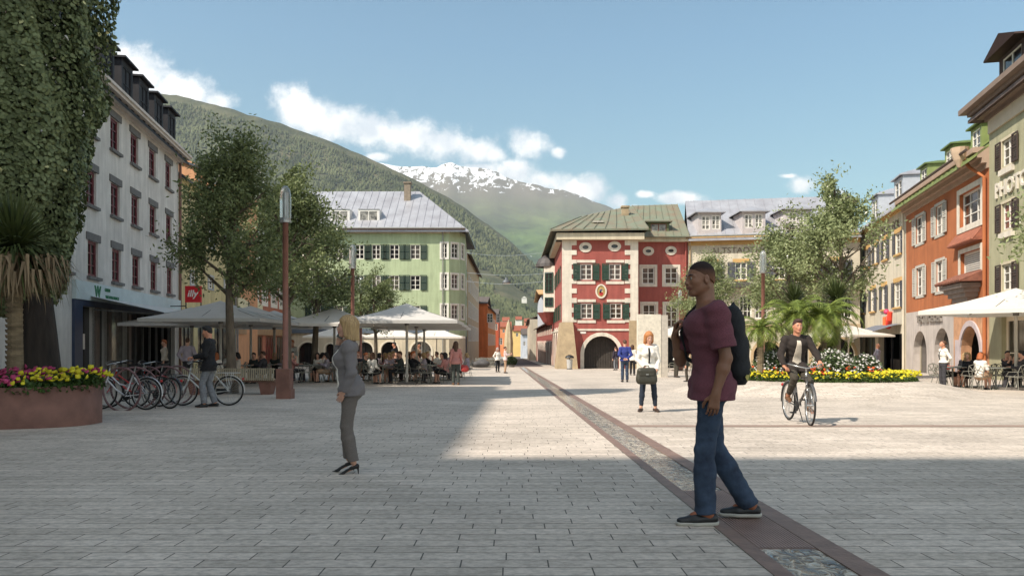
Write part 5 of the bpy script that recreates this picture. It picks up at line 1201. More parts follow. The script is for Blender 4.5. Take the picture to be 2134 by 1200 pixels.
palm('large fan palm with dry straw coloured skirt in the rusty planter',(at(30,13.2).x,13.2,.0),2.8,1.1,0,13,spiky=True,tr=.12,skirt=True,nspk=700)
# --- planter and flowers ---
M_fl_leaf=leaf_mat('flower_leaf',(74,98,44),(34,52,24),.5,.2)
def petalmat(n,a,b): return leaf_mat(n,a,b,.55,.25)
M_pk=petalmat('pink_petals',(206,84,128),(150,44,84)); M_yl=petalmat('yellow_petals',(232,222,60),(196,178,34)); M_or_=petalmat('orange_petals',(226,104,52),(168,58,32)); M_wh=petalmat('white_petals',(236,232,226),(196,190,184))
def blossoms(name,label,cs,size,m,rs,cat='flowers'):
    V=[];Fc=[]
    for c in cs:
        s=size*rs.uniform(.7,1.15); n=rs.normal(size=3)*.5+np.array([0,-.5,.9]); n/=np.linalg.norm(n); u=np.cross(n,[1,0,.1]); u/=np.linalg.norm(u); v=np.cross(n,u)
        b=len(V); V.append(c-n*s*.25)
        K=8
        for ring,(rr,hh) in enumerate(((.75,.05),(1.,.38),(.45,.5))):
            for k in range(K):
                a=2*math.pi*k/K+ring*.3; q=rr*s*(.86+.2*(k%2)); V.append(c+(u*math.cos(a)+v*math.sin(a))*q+n*s*hh)
        V.append(c+n*s*.55)
        for k in range(K):
            k2=(k+1)%K; Fc.append((b,b+1+k2,b+1+k))
            for r_ in(0,1): Fc.append((b+1+r_*K+k,b+1+r_*K+k2,b+1+(r_+1)*K+k2)); Fc.append((b+1+r_*K+k,b+1+(r_+1)*K+k2,b+1+(r_+1)*K+k))
            Fc.append((b+1+2*K+k,b+1+2*K+k2,b+1+3*K))
    return setp(mesh_obj(name,V,np.array(Fc),m),label,cat,kind='stuff')
PC=(-9.55,13.15); PA,PB=2.4,1.12
def sup(a,k=1.): c,s=math.cos(a),math.sin(a); e=.8; return PC[0]+PA*k*math.copysign(abs(c)**e,c),PC[1]+PB*k*math.copysign(abs(s)**e,s)
pl=thing('planter','low oval corten steel planter full of pink and yellow flowers','planter',(PC[0],PC[1],gz(13.15)))
mb=MB(); n=72; ztop=.47
vs=[]
for (k,z) in((1,gz(13)-.05),(1,ztop),(.965,ztop),(.965,ztop-.15)):
    for j in range(n): x,y=sup(2*math.pi*j/n,k); vs.append((x,y,z))
mb.add(vs,[(i*n+j,i*n+(j+1)%n,(i+1)*n+(j+1)%n,(i+1)*n+j) for i in range(3) for j in range(n)]); mb.build('wall',M_corten,pl,True)
mb=MB(); mb.poly([(*sup(2*math.pi*j/n,.97),ztop-.12) for j in range(n)]); mb.build('soil',mat('dark_soil',(50,38,30),1,.3,8),pl)
rs=np.random.RandomState(77)
def inoval(n,k=1.0):
    out=[]
    while len(out)<n:
        x,y=rs.uniform(-1,1,2)
        if abs(x)**2.5+abs(y)**2.5<1: out.append((PC[0]+x*PA*k,PC[1]+y*PB*k))
    return np.array(out)
p=inoval(9000,1.02); hgt=.12+.24*(1-((p[:,1]-PC[1])/PB)**2)*rs.rand(len(p)); edge=np.abs((p[:,0]-PC[0])/PA)>.93
c=np.stack([p[:,0],p[:,1],ztop-.12+hgt*rs.uniform(.2,1.1,len(p))],-1); v,f=leaves_np(c,.05,.028,rs,.4)
setp(mesh_obj('flower_leaves',v,f,M_fl_leaf),'dense green leaves of the pink and yellow flowers in the rusty planter','leaves',kind='stuff')
def bcent(n,sel,k=1.03):
    p=inoval(n,k); w=np.array([rs.rand()<sel(x) for x,_ in p]); p=p[w]
    z=ztop+.02+.24*(1-((p[:,1]-PC[1])/(PB*k))**2)*rs.uniform(.4,1.,len(p))+rs.uniform(-.03,.05,len(p)); return np.stack([p[:,0],p[:,1],z],-1)
blossoms('pink_flowers','pink ruffled blossoms filling the left of the rusty planter',bcent(1000,lambda x:.95 if x<-7.95 else .3),.05,M_pk,rs)
blossoms('yellow_flowers','yellow ruffled blossoms filling the right of the rusty planter',bcent(900,lambda x:.18 if x<-7.95 else .98,1.06),.05,M_yl,rs)
# mound bed
def disk(n,r0,r1,a0=0,a1=6.283):
    r=np.sqrt(rs.uniform(r0**2,r1**2,n)); a=rs.uniform(a0,a1,n); x=MC[0]+r*np.cos(a)*1.05; y=MC[1]+r*np.sin(a); return x,y
x,y=disk(16000,0,2.72); z=gz(0)+(-SL*y)+.37+rs.uniform(0,.26,len(x))*np.clip((2.85-np.hypot((x-MC[0])/1.05,y-MC[1]))/.5,.3,1); v,f=leaves_np(np.stack([x,y,z],-1),.05,.024,rs,.3)
setp(mesh_obj('bed_leaves',v,f,leaf_mat('bed_leaf',(84,104,48),(40,60,28))),'green foliage covering the round flower mound','leaves',kind='stuff')
def bed(n,r0,r1,a0,a1,h):
    x,y=disk(n,r0,r1,a0,a1); return np.stack([x,y,-SL*y+.37+rs.uniform(h*.4,h,n)],-1)
blossoms('yellow_bed_flowers','yellow blossoms edging the front of the round flower mound',np.concatenate([bed(520,1.95,2.8,math.pi*.95,2.05*math.pi,.3),bed(200,1.5,2.7,-.25*math.pi,.2*math.pi,.32)]),.045,M_yl,rs)
blossoms('orange_flowers','orange blossoms behind the yellow ones at the left of the flower mound',np.concatenate([bed(190,1.0,2.3,math.pi*.9,1.55*math.pi,.42),bed(40,1.,2.,1.55*math.pi,2.0*math.pi,.4)]),.055,M_or_,rs)
def bush(label,px,Y,r,seed):
    p=at(px,Y); z0=mz(p.x,p.y)-.02; rs=np.random.RandomState(seed); t=thing('flowering_bush',label,'bush',(p.x,p.y,z0),'white flowering bushes',local=True)
    n=int(5000*r*r); d=rs.normal(size=(n,3)); d[:,2]=np.abs(d[:,2]); d/=np.linalg.norm(d,axis=1,keepdims=True); d=d*[1,1,1.3]; q=d*r*(rs.rand(n)**.25)[:,None]*(1+.12*rs.normal(size=(n,1))*.6); v,f=leaves_np(q,.05,.028,rs)
    mesh_obj('foliage',v,f,leaf_mat('bush_leaf%d'%seed,(104,120,78),(56,70,44)),t)
    mb=MB(); [mb.tube([(0,0,0),(math.cos(a)*r*.3,math.sin(a)*r*.3,r*.6)],[.02,.008],5) for a in (0,1.5,3,4.5)]; mb.build('stem',M_bark,t)
    n=int(420*r); d=rs.normal(size=(n,3)); d[:,2]=np.abs(d[:,2]); d/=np.linalg.norm(d,axis=1,keepdims=True); o=blossoms('blossoms',None,d*[1,1,1.3]*r*rs.uniform(.93,1.04,(n,1)),.04,M_wh,rs); del o['kind']; del o['category']; o['kind']='stuff'; o.parent=t
bush('big dome shaped bush covered in white flowers right of the cyclist',1735,23.2,.74,1)
bush('medium white flowering bush beside the small palm',1606,24.4,.7,2)
bush('dim white flowering bush at the right end of the flower mound',1800,24.2,.62,3)
# ---------------- street furniture ----------------
M_clear=mat('clear_glass',(232,238,238),.06,.02,2,trans=.85,spec=.6); M_steel=mat('brushed_steel',(170,168,164),.35,.08,5,metal=.7)
def make_lamp():
    t=thing('street_lamp','x','street lamp',(0,0,0),'rusty lamp posts with glass cylinders',local=True)
    mb=MB(); mb.box((-.02,0,.47),(.36,.36,.66)); mb.box((0.0,0,.12),(.39,.39,.27)); mb.build('base',M_corten,t)
    mb=MB(); mb.tube([(0,0,.7),(0,0,4.75)],.075,14); mb.build('pole',M_pole,t,True)
    g=MB(); g.lathe([(.145,4.75),(.15,5.3),(.145,5.48),(.11,5.62),(.05,5.69),(.005,5.7)],(0,0,0),20,cap=False); g.build('glass_cover',M_clear,t,True)
    g=MB(); g.lathe([(.15,4.71),(.15,4.77)],(0,0,0),20); g.build('collar',M_steel,t)
    g=MB(); g.tube([(0,0,4.77),(0,0,5.5)],.05,10); g.lathe([(.1,4.77),(.12,4.84)],(0,0,0),12); g.build('lamp_core',M_steel,t)
    return t
lm=make_lamp(); lam=[(595,20.6,'nearest rusty lamp post with glass cylinder, left of the blonde woman'),(735,31.7,'rusty lamp post directly behind the blonde woman'),(752,45,'smallest distant lamp post right behind the blonde woman'),(1590,33.5,'rusty lamp post between the backpacker and the palms'),(1417,54,'distant rusty lamp post at the backpacker face')]
for i,(px,Y,lab) in enumerate(lam):
    o=lm if i==0 else copy_tree(lm); o.location=at(px,Y); o['label']=lab
# bench
be=thing('bench','long bench with vertical pale wood slats and two rusty steel supports','bench',at(485,22.6))
x0,x1=at(384,22.6).x,at(574,22.6).x; zb_=gz(22.6)
M_slat=mat('pale_wood_slats',(168,156,132),.8,.14,5,stretch=(1,1,.3)); 
mb=MB(); n=46
for i in range(n): xx=x0+(x1-x0)*(i+.5)/n; mb.box((xx,22.5,zb_+.6),(.03,.04,.36))
mb.bar((x0,22.55,zb_+.75),(x1,22.55,zb_+.75),.03,.03); mb.bar((x0,22.55,zb_+.47),(x1,22.55,zb_+.47),.03,.03); mb.build('backrest',M_slat,be)
mb=MB(); mb.box(((x0+x1)/2,22.85,zb_+.41),(x1-x0,.6,.07)); mb.build('seat',mat('dark_wood_seat',(120,92,76),.8,.12,3),be)
for xx in(x0+.3,x1-.3):
    mb=MB(); b0=[(xx-.13,22.6,zb_-.02),(xx+.13,22.6,zb_-.02),(xx+.13,23.0,zb_-.02),(xx-.13,23.0,zb_-.02)]; t0=[(xx-.19,22.56,zb_+.37),(xx+.19,22.56,zb_+.37),(xx+.19,23.1,zb_+.37),(xx-.19,23.1,zb_+.37)]
    mb.add(b0+t0,[(3,2,1,0),(4,5,6,7),(0,1,5,4),(1,2,6,5),(2,3,7,6),(3,0,4,7)]); mb.build('support',M_corten,be)
# stele
Ys=40.; xa,xb,xc=at(1328,Ys).x,at(1376,Ys).x,at(1388,Ys).x; z1=at(0,Ys,655).z
st=thing('stone_stele','tall pale stone slab standing behind the woman with the briefcase','stone slab',((xa+xc)/2,Ys,gz(Ys)))
mb=MB(); mb.box(((xa+xb)/2,Ys,(z1+gz(Ys))/2-.05),(xb-xa,.4,z1-gz(Ys)+.1)); mb.build('slab',mat('pale_limestone',(214,206,190),.9,.1,6,.4,30),st)
mb=MB(); mb.box(((xb+xc)/2+.03,Ys+.25,(z1+gz(Ys))/2-.07),(xc-xb+.06,.85,z1-gz(Ys)+.06)); mb.build('side_slab',mat('grey_limestone',(186,178,166),.9,.1,6,.4,30),st)
# litter bin
tb=thing('litter_bin','grey cylindrical litter bin with dark hood at the foot of the red house','litter bin',at(1187,59.6))
c=at(1187,59.6); mb=MB(); mb.lathe([(.2,.08),(.24,.75),(.24,.8)],c,16); mb.build('body',mat('light_grey_metal',(176,174,170),.5,.06,5),tb)
mb=MB(); mb.lathe([(.33,.86),(.36,.9),(.3,1.02),(.1,1.12)],c,16); mb.tube([c+Vector((0,0,.7)),c+Vector((0,0,1.0))],.05,6); mb.build('hood',mat('black_metal',(34,34,36),.5,.1,5),tb)
mb=MB(); mb.lathe([(.24,0),(.2,.08)],c,16); mb.build('foot',MATS['black_metal'],tb)
# parasols
M_can=leaf_mat('canvas_grey',(206,202,196),(196,192,186),.9,.22); M_canw=leaf_mat('canvas_white',(232,226,216),(222,216,206),.9,.3); M_polew=mat('pale_pole',(178,172,160),.6,.06,4); M_rib=mat('rib_metal',(96,90,84),.5,.08,4)
def make_parasol(cm,half=2.05,h=3.2,drop=.72,nsub=4):
    t=thing('parasol','x','parasol',(0,0,0),'square café parasols',local=True)
    mb=MB(); cs=[(-half,-half),(half,-half),(half,half),(-half,half)]; ze=h-drop
    for i in range(4):
        a,b=Vector((*cs[i],ze)),Vector((*cs[(i+1)%4],ze)); ap=Vector((0,0,h)); K=6
        row=[[ (a.lerp(b,j/K)).lerp(ap,r/K)-Vector((0,0,.10*math.sin(math.pi*(j/K))*(1-r/K)*0+.05*math.sin(math.pi*r/K))) for j in range(K+1)] for r in range(K+1)]
        for r in range(K):
            for j in range(K): mb.quad(row[r][j],row[r][j+1],row[r+1][j+1],row[r+1][j])
        lo=Vector((0,0,-.12)); mb.quad(a+lo,b+lo,b,a)
    mb.build('canopy',cm,t)
    mb=MB(); mb.tube([(0,0,0),(0,0,h-.02)],.05,10); mb.build('pole',M_polew,t,True)
    mb=MB(); mb.tube([(0,0,ze-.15),(0,0,ze+.05)],.085,10); mb.build('hub',M_rib,t)
    for i in range(8):
        a=i*math.pi/4; e=half*(math.sqrt(2) if i%2 else 1)
        mb=MB(); mb.bar((0,0,h-.1),(math.cos(a)*e*.97,math.sin(a)*e*.97,ze+.02-.03),.025,.035); mb.bar((0,0,ze-.08),(math.cos(a)*e*.5,math.sin(a)*e*.5,ze+drop*.5-.08),.02,.025)
        mb.build('rib',M_rib,t)
    mb=MB(); mb.box((0,0,.04),(.7,.7,.08)); mb.build('foot_plate',M_rib,t)
    return t
pg=make_parasol(M_can); pw=make_parasol(M_canw)
pars=[(848,30.5,0,'large grey parasol in front of the green house, pole nearest the pink woman'),(868,33.8,0,'grey parasol second in the row behind the large front one'),(884,37.2,0,'grey parasol third in the row behind the large front one'),
 (460,29.,0,'grey parasol over the tables behind the man with the white bicycle'),(523,32.,0,'grey parasol right of the first tree trunk'),(572,35.5,0,'grey parasol just left of the nearest lamp post'),(400,33,0,'grey parasol tucked under the end of the awning')]
for i,(px,Y,rz,lab) in enumerate(pars):
    o=pg if i==0 else copy_tree(pg); o.location=at(px,Y); o['label']=lab; o.rotation_euler=(0,0,rz); o.scale=(1.05,1,1)
parw=[(697,33.5,0,'sunlit cream parasol above the head of the blonde woman'),(705,56,0,'small white parasol by the arches, leftmost of the distant three'),(822,57.,0,'small white parasol in the middle of the distant three'),(910,58,0,'small white parasol, rightmost of the distant three by the green corner'),
 (2117,25.6,.7,'large cream parasol over the chairs at the right edge of the photo'),(1412,54,0,'white parasol partly hidden by the backpacker and stone slab'),(1768,53,.4,'white parasol behind the palms by the cream hotel wing')]
for i,(px,Y,rz,lab) in enumerate(parw):
    o=pw if i==0 else copy_tree(pw); o.location=at(px,Y); o['label']=lab; o.rotation_euler=(0,0,rz)
    if i==4: o.scale=(1.08,1.08,1.06)
# closed parasol
cp=thing('closed_parasol','tall folded beige parasol standing where the street begins','parasol',at(1060,71)); c=at(1060,71)
mb=MB(); prof=[(.05,.4),(.34,.55),(.38,.9),(.33,1.6),(.36,2.2),(.27,3.2),(.14,4.0),(.04,4.25)]; n=24; vs=[]
for r,z in prof:
    for j in range(n): a=2*math.pi*j/n; q=r*(1+.16*math.cos(a*6)); vs.append(c+Vector((q*math.cos(a),q*math.sin(a),z)))
mb.add(vs,[(i*n+j,i*n+(j+1)%n,(i+1)*n+(j+1)%n,(i+1)*n+j) for i in range(len(prof)-1) for j in range(n)]); mb.build('folded_canopy',mat('beige_canvas',(176,162,134),.9,.12,2),cp,True)
mb=MB(); mb.tube([c,c+Vector((0,0,4.35))],.05,8); mb.build('pole',M_polew,cp)
# low hedge pot next to it
hp=thing('potted_hedge','small round dark green hedge in a pot beside the folded parasol','plant',at(1066,69)); c=at(1066,69); rs2=np.random.RandomState(4)
q=rs2.normal(size=(1500,3)); q/=np.linalg.norm(q,axis=1,keepdims=True); v,f=leaves_np(q*[.5,.5,.4]+np.array(c)+[0,0,.55],.06,.04,rs2); mesh_obj('foliage',v,f,leaf_mat('hedge_leaf',(52,70,36),(26,38,18)),hp)
mb=MB(); mb.lathe([(.25,0),(.35,.35)],c,14); mb.build('pot',M_lint,hp)
# chairs & tables
M_chair=mat('wire_chair_metal',(128,126,116),.5,.08,5)
def make_chair():
    t=thing('wire_chair','grey metal chair with openwork web seat and back at the café tables','chair',(0,0,0),'openwork metal café chairs',local=True)
    s=MB(); w=.021
    S=[(.24,-.2,.46),(.24,.2,.46),(-.2,.22,.44),(-.2,-.22,.44),(.02,0,.42),(.24,0,.46),(0,.23,.45),(0,-.23,.45),(-.2,0,.43)]
    for a,b in((0,5),(5,1),(1,6),(6,2),(2,8),(8,3),(3,7),(7,0),(4,5),(4,6),(4,7),(4,8),(4,0),(4,1)): s.bar(S[a],S[b],w,w*.7)
    s.build('seat',M_chair,t)
    s=MB(); B=[(-.2,.22,.44),(-.22,.26,.62),(-.27,.2,.8),(-.29,0,.86),(-.27,-.2,.8),(-.22,-.26,.62),(-.2,-.22,.44),(-.24,.08,.64),(-.24,-.08,.64),(-.26,0,.75),(-.21,0,.5)]
    for a,b in((0,1),(1,2),(2,3),(3,4),(4,5),(5,6),(7,1),(7,2),(7,9),(8,9),(8,4),(8,5),(9,3),(7,10),(8,10),(10,0),(10,6)): s.bar(B[a],B[b],w,w*.7)
    s.bar((-.22,.26,.62),(.1,.25,.6),w,w*.7); s.bar((.1,.25,.6),(.22,.2,.46),w,w*.7); s.bar((-.22,-.26,.62),(.1,-.25,.6),w,w*.7); s.bar((.1,-.25,.6),(.22,-.2,.46),w,w*.7)
    s.build('backrest',M_chair,t)
    for sx,sy in((.17,.15),(.17,-.15),(-.15,.15),(-.15,-.15)):
        s=MB(); s.tube([(sx*.8,sy*.8,.43),(sx*1.35,sy*1.4,0)],.012,5); s.build('leg',M_chair,t)
    return t
chair0=make_chair()
def make_table():
    t=thing('café_table'.replace('é','e'),'grey round café table','table',(0,0,0),'round café tables',local=True)
    mb=MB(); mb.lathe([(.42,.715),(.44,.72),(.44,.745),(.42,.75)],(0,0,0),24); mb.build('tabletop',mat('table_grey',(120,122,114),.5,.08,4),t)
    mb=MB(); mb.tube([(0,0,.02),(0,0,.715)],.03,8); mb.build('pedestal',M_chair,t)
    mb=MB(); mb.bar((-.28,-.28,.02),(.28,.28,.02),.05,.03); mb.bar((-.28,.28,.02),(.28,-.28,.02),.05,.03); mb.build('foot',M_chair,t)
    return t
table0=make_table(); usedc=[False]; usedt=[False]; SEATS=[]
def put_chair(x,y,rz,occ,lab=None):
    o=chair0 if not usedc[0] else copy_tree(chair0); usedc[0]=True; o.location=(x,y,gz(y)); o.rotation_euler=(0,0,rz)
    if lab: o['label']=lab
    if occ: SEATS.append((x,y,rz,occ))
    return o
rt=random.Random(12)
def put_table(px,Y,lab,angs,occ,r=.72):
    c=at(px,Y); o=table0 if not usedt[0] else copy_tree(table0); usedt[0]=True; o.location=c; o['label']=lab
    for a,oc in zip(angs,occ):
        side=['right','far','left','near'][int(((a+45)%360)//90)]; a=R(a)+rt.uniform(-.12,.12); put_chair(c.x+math.cos(a)*r,c.y+math.sin(a)*r,a+math.pi+rt.uniform(-.15,.15),oc,'openwork metal chair, %s side of %s'%(side,TSHORT.get(lab,'table')))
TSHORT={}
TB=[(798,31.,'round café table nearest the blonde woman, right of her',(10,175,250,80),'BAcA'),
 (898,31.3,'round café table in front, just left of the woman in pink',(200,330,265,60),'DcxA'),
 (850,33.6,'round café table behind the large parasol pole',(5,180,290,80),'ABxC'),
 (770,34.5,'round café table in the second row behind the blonde woman',(20,175,280,90),'CAxB'),
 (925,34.5,'round café table in the second row beside the woman in pink',(0,190,290,95),'DDxA'),
 (704,33.,'round café table half hidden by the blonde woman jacket',(0,170,260,80),'BAxA'),
 (645,32.,'round café table left of the third tree trunk',(15,180,270,80),'ADxC'),
 (820,38.,'round café table in the third row near the first waiter',(0,180,270,90),'BCAD'),
 (880,38.5,'round café table in the third row left of the green corner',(0,180,270,90),'DBAC'),
 (945,39,'round café table in the third row at its right end',(0,180,270,90),'AxDB'),
 (740,39,'round café table in the third row at its left end',(0,180,270,90),'CxAD'),
 (455,29.5,'round café table behind the white bicycle saddle',(20,160,280,80),'AxCB'),
 (510,31.,'round café table between the first tree and the lamp post',(10,175,260,80),'DBxA'),
 (560,33.,'round café table right behind the lamp post base',(0,180,270,90),'BDxC'),
 (1985,27.,'round café table beside the woman standing with raised chin',(200,20,100,290),'xExx'),
 (2010,27.6,'round café table of the woman in the coral top',(170,60,300,350),'FEx'),
 (2075,25.8,'round café table of the white jacket guest at the right',(205,340,80,290),'GHxx'),
 (2128,27.,'round café table at the right edge under the large parasol',(180,270,90,20),'xxHE')]
SH=['table right of the blonde woman','table left of the woman in pink','table behind the large parasol pole','second row table right of blonde woman','second row table beside woman in pink','table half hidden by the blonde woman','table left of the third tree','third row table near first waiter','third row table near the green corner','third row table at its right end','third row table at its left end','table behind the white bicycle saddle','table between first tree and lamp post','table behind the lamp post base','table beside the woman with raised chin','table of the woman in coral','table of the white jacket guest','table at the right photo edge']
for a,s_ in zip(TB,SH): TSHORT[a[2]]=s_
for a in TB: put_table(*a)
for i,(px,Y) in enumerate(((1000,68),(1014,69),(1028,67.5),(1006,76),(1025,76))):
    TS2=['leftmost street café table','second street café table','street café table by the folded parasol','back left street café table','back right street café table']
    for q_ in range(5): TSHORT[['round café table at the dark shopfront, leftmost of the street café','round café table second from left in the street café','round café table nearest the folded parasol','round café table at the back left of the street café','round café table at the back right of the street café'][q_]]=TS2[q_]
    put_table(px,Y,['round café table at the dark shopfront, leftmost of the street café','round café table second from left in the street café','round café table nearest the folded parasol','round café table at the back left of the street café','round café table at the back right of the street café'][i],(0,180,270,90),'xxxx')
for i,(px,Y,a) in enumerate(((1445,47,0),(1432,48,2),(1458,49,1),(1400,50,3))): put_chair(at(px,Y).x,Y,a,None,['empty openwork chair first right of the distant lamp post','empty openwork chair left of the distant lamp post','empty openwork chair behind the backpacker neck','empty openwork chair beside the stone slab'][i])
# boulder by green corner
rb=thing('boulder','dark grey boulder at the foot of the green corner house','boulder',at(1003,66.)); c=at(1000,66.)
bm=bmesh.new(); bmesh.ops.create_icosphere(bm,subdivisions=3,radius=.75)
for v_ in bm.verts: v_.co*=1+.18*math.sin(v_.co.x*4+v_.co.y*3)+.1*math.sin(v_.co.z*7); v_.co.z=max(-.2,v_.co.z*.65); v_.co+=c+Vector((0,0,.25))
me_v=[v_.co.copy() for v_ in bm.verts]; me_f=[tuple(l.vert.index for l in f_.loops) for f_ in bm.faces]; bm.free(); mesh_obj('stone',me_v,me_f,mat('dark_stone',(80,78,78),.9,.2,3,.6,8),rb,True)
# overhead wires and lamp
wl=thing('hanging_lamp','dark bell shaped lamp hanging from wires over the street entrance','street lamp',at(1055,66,578)); c=at(1055,66,590)
mb=MB(); mb.lathe([(.36,.0),(.34,.1),(.2,.28),(.1,.36),(.06,.5)],c,18); mb.build('lamp_shade',mat('grey_enamel',(92,96,100),.5,.06,4),wl,True)
mb=MB(); mb.lathe([(.3,-.05),(.3,0.0)],c,14); mb.build('diffuser',M_white,wl)
for i,(pa,pb,y) in enumerate(((972,1130,545),(972,1152,568),(972,1137,586))):
    w_=MB(); a=at(pa,68,y-18 if i==0 else y); b_=at(pb,66,y-18 if i==0 else y); K=8; w_.tube([a.lerp(b_,k/K)-Vector((0,0,.25*math.sin(math.pi*k/K))) for k in range(K+1)],.014,4)
    o=w_.build('overhead_wire',mat('wire_grey',(150,160,166),.5,.05,3)); setp(o,['thin overhead wire, highest of the three across the street','thin overhead wire in the middle carrying the hanging lamp','thin overhead wire, lowest of the three across the street'][i],'wire',group='wires across the street')
# ---------------- bicycles ----------------
M_tyre=mat('tyre_black',(28,28,28),.8,.1,6); M_rim=mat('rim_alloy',(178,178,176),.3,.06,6,metal=.8); M_blackp=mat('black_plastic',(26,26,28),.5,.1,6)
def make_bike(label,frame_col,loc,rz,steer=0.,chaincase=True,rack=True,fenders=True,fc2=None,lean=0,ladies=True):
    fm=mat('bike_paint_%d_%d_%d'%frame_col,frame_col,.35,.04,4,coat=.4,metal=.1)
    t=thing('bicycle',label,'bicycle',loc,None,rz=rz,local=True); t.rotation_euler=(R(lean),0,rz)
    Rw=.345; wb=.53
    bb=Vector((-.05,0,.29)); st=Vector((-.23,0,.82)); ht=Vector((.35,0,.82)); hb=Vector((.39,0,.64)); ra=Vector((-wb,0,Rw)); fa=Vector((wb,0,Rw))
    def wheel(c,ang=0,rear=False):
        w=MB(); K=36; rot=Matrix.Rotation(ang,3,'Z')
        P=lambda a,r,y=0: c+rot@Vector((r*math.cos(a),y,r*math.sin(a)))
        w.tube([P(2*math.pi*k/K,Rw-.018) for k in range(K)],.018,7,closed=True); wh=w.build('wheel',M_tyre,t,True)
        w=MB(); w.tube([P(2*math.pi*k/K,Rw-.042) for k in range(K)],.011,6,closed=True); w.build('rim',M_rim,wh,True)
        w=MB(); 
        for k in range(28): w.bar(P(2*math.pi*k/28,Rw-.045),P(2*math.pi*k/28+.35*(1 if k%2 else -1),.02,.025*(1 if k%4<2 else -1)),.0028)
        w.build('spokes',M_rim,wh)
        w=MB(); w.tube([c+rot@Vector((0,-.05,0)),c+rot@Vector((0,.05,0))],.022,8); w.build('hub',M_rim,wh)
        if fenders:
            w=MB(); a0,a1=((-.2,2.5) if rear else (.25,2.3)); K2=18
            if rear: a0,a1=.35,math.pi+.1
            for k in range(K2):
                q0,q1=a0+(a1-a0)*k/K2,a0+(a1-a0)*(k+1)/K2
                w.quad(P(q0,Rw+.02,-.024),P(q1,Rw+.02,-.024),P(q1,Rw+.026,0),P(q0,Rw+.026,0)); w.quad(P(q0,Rw+.026,0),P(q1,Rw+.026,0),P(q1,Rw+.02,.024),P(q0,Rw+.02,.024))
            w.build('mudguard',fm,t)
    wheel(ra,0,True); wheel(fa,steer)
    f=MB(); 
    if ladies: f.tube([hb,Vector((.16,0,.42)),bb],.019,8); f.tube([ht-Vector((0,0,.06)),Vector((.1,0,.55)),Vector((-.12,0,.5))],.016,8)
    else: f.tube([hb,bb],.02,8); f.tube([ht-Vector((0,0,.03)),st-Vector((0,0,.04))],.018,8)
    f.tube([bb,st],.018,8); f.tube([ht,hb],.021,8)
    for y in(-.05,.05): f.tube([bb+Vector((0,y*.4,0)),ra+Vector((0,y,0))],.011,6); f.tube([st-Vector((0,-y*.3,.12)),ra+Vector((0,y,0))],.009,6)
    f.build('frame',fm,t,True)
    g=MB(); rot=Matrix.Rotation(steer,3,'Z')
    g.tube([hb+Vector((0,0,0)),hb+Vector((.015,0,-.06))],.02,8)
    for y in(-.05,.05): g.tube([hb+Vector((.015,0,-.06))+rot@Vector((0,y,0)),hb+Vector((.06,0,-.16))+rot@Vector((0,y,0)),fa+rot@Vector((0,y,0))],.012,6)
    g.build('fork',fm if fc2 is None else M_rim,t,True)
    g=MB(); hs=ht+Vector((-.02,0,.14)); g.tube([ht,hs],.016,8); 
    g.tube([hs+rot@Vector(v) for v in((-.22,-.29,.06),(-.08,-.27,.07),(.05,-.14,.03),(.06,0,.0),(.05,.14,.03),(-.08,.27,.07),(-.22,.29,.06))],.011,8); hbar=g.build('handlebar',M_rim,t,True)
    for s in(-1,1):
        g=MB(); g.tube([hs+rot@Vector((-.23,.293*s,.06)),hs+rot@Vector((-.10,.272*s,.068))],.017,8); g.build('grip',M_blackp,hbar,True)
    g=MB(); g.tube([st,st+Vector((-.03,0,.12))],.013,8); g.build('seat_post',M_rim,t)
    sd_=MB(); c=st+Vector((-.04,0,.15)); vs=[]
    for (x,w_,z) in((.17,.02,0),(.08,.035,.012),(-.02,.075,.01),(-.1,.09,.02)): vs+=[c+Vector((x,-w_,z)),c+Vector((x,w_,z)),c+Vector((x,w_*.9,z-.045)),c+Vector((x,-w_*.9,z-.045))]
    sd_.add(vs,[(3,2,1,0),(12,13,14,15)]+[(i*4+j,i*4+(j+1)%4,(i+1)*4+(j+1)%4,(i+1)*4+j) for i in range(3) for j in range(4)]); sd_.build('saddle',M_blackp,t)
    g=MB(); g.tube([bb+Vector((0,-.03,0)),bb+Vector((0,-.02,0))],.09,18); g.build('chainring',M_blackp if not chaincase else M_rim,t)
    if chaincase:
        g=MB(); a=bb+Vector((.08,-.045,.02)); b_=ra+Vector((-.03,-.045,.0)); g.add([bb+Vector((.09,-.06,.03)),bb+Vector((0,-.06,.1)),ra+Vector((-.04,-.06,.05)),ra+Vector((-.05,-.06,-.03)),bb+Vector((0,-.06,-.09)),bb+Vector((.09,-.035,.03)),bb+Vector((0,-.035,.1)),ra+Vector((-.04,-.035,.05)),ra+Vector((-.05,-.035,-.03)),bb+Vector((0,-.035,-.09))],[(4,3,2,1,0),(5,6,7,8,9),(0,1,6,5),(1,2,7,6),(2,3,8,7),(3,4,9,8),(4,0,5,9)]); g.build('chain_guard',M_blackp,t)
    for s,dx,dz in((-1,.13,-.1),(1,-.13,.1)):
        g=MB(); g.bar(bb+Vector((0,.05*s,0)),bb+Vector((dx,.08*s,dz)),.02,.012); g.box(bb+Vector((dx,.13*s,dz)),(.09,.09,.022)); g.build('pedal',M_blackp,t)
    if rack:
        g=MB(); z=.76
        for y in(-.06,0,.06): g.tube([(-.78,y,z),(-.28,y,z)],.006,5)
        for x in(-.78,-.53,-.28): g.tube([(x,-.06,z),(x,.06,z)],.006,5)
        for y in(-.06,.06): g.tube([ra+Vector((0,y,0)),(-.62,y,z)],.006,5); g.tube([ra+Vector((0,y,0)),(-.48,y,z)],.006,5)
        g.build('luggage_rack',fm,t)
    g=MB(); g.tube([bb+Vector((-.12,.05,-.02)),(-.28,.16,.01)],.009,6); g.build('kickstand',M_blackp,t)
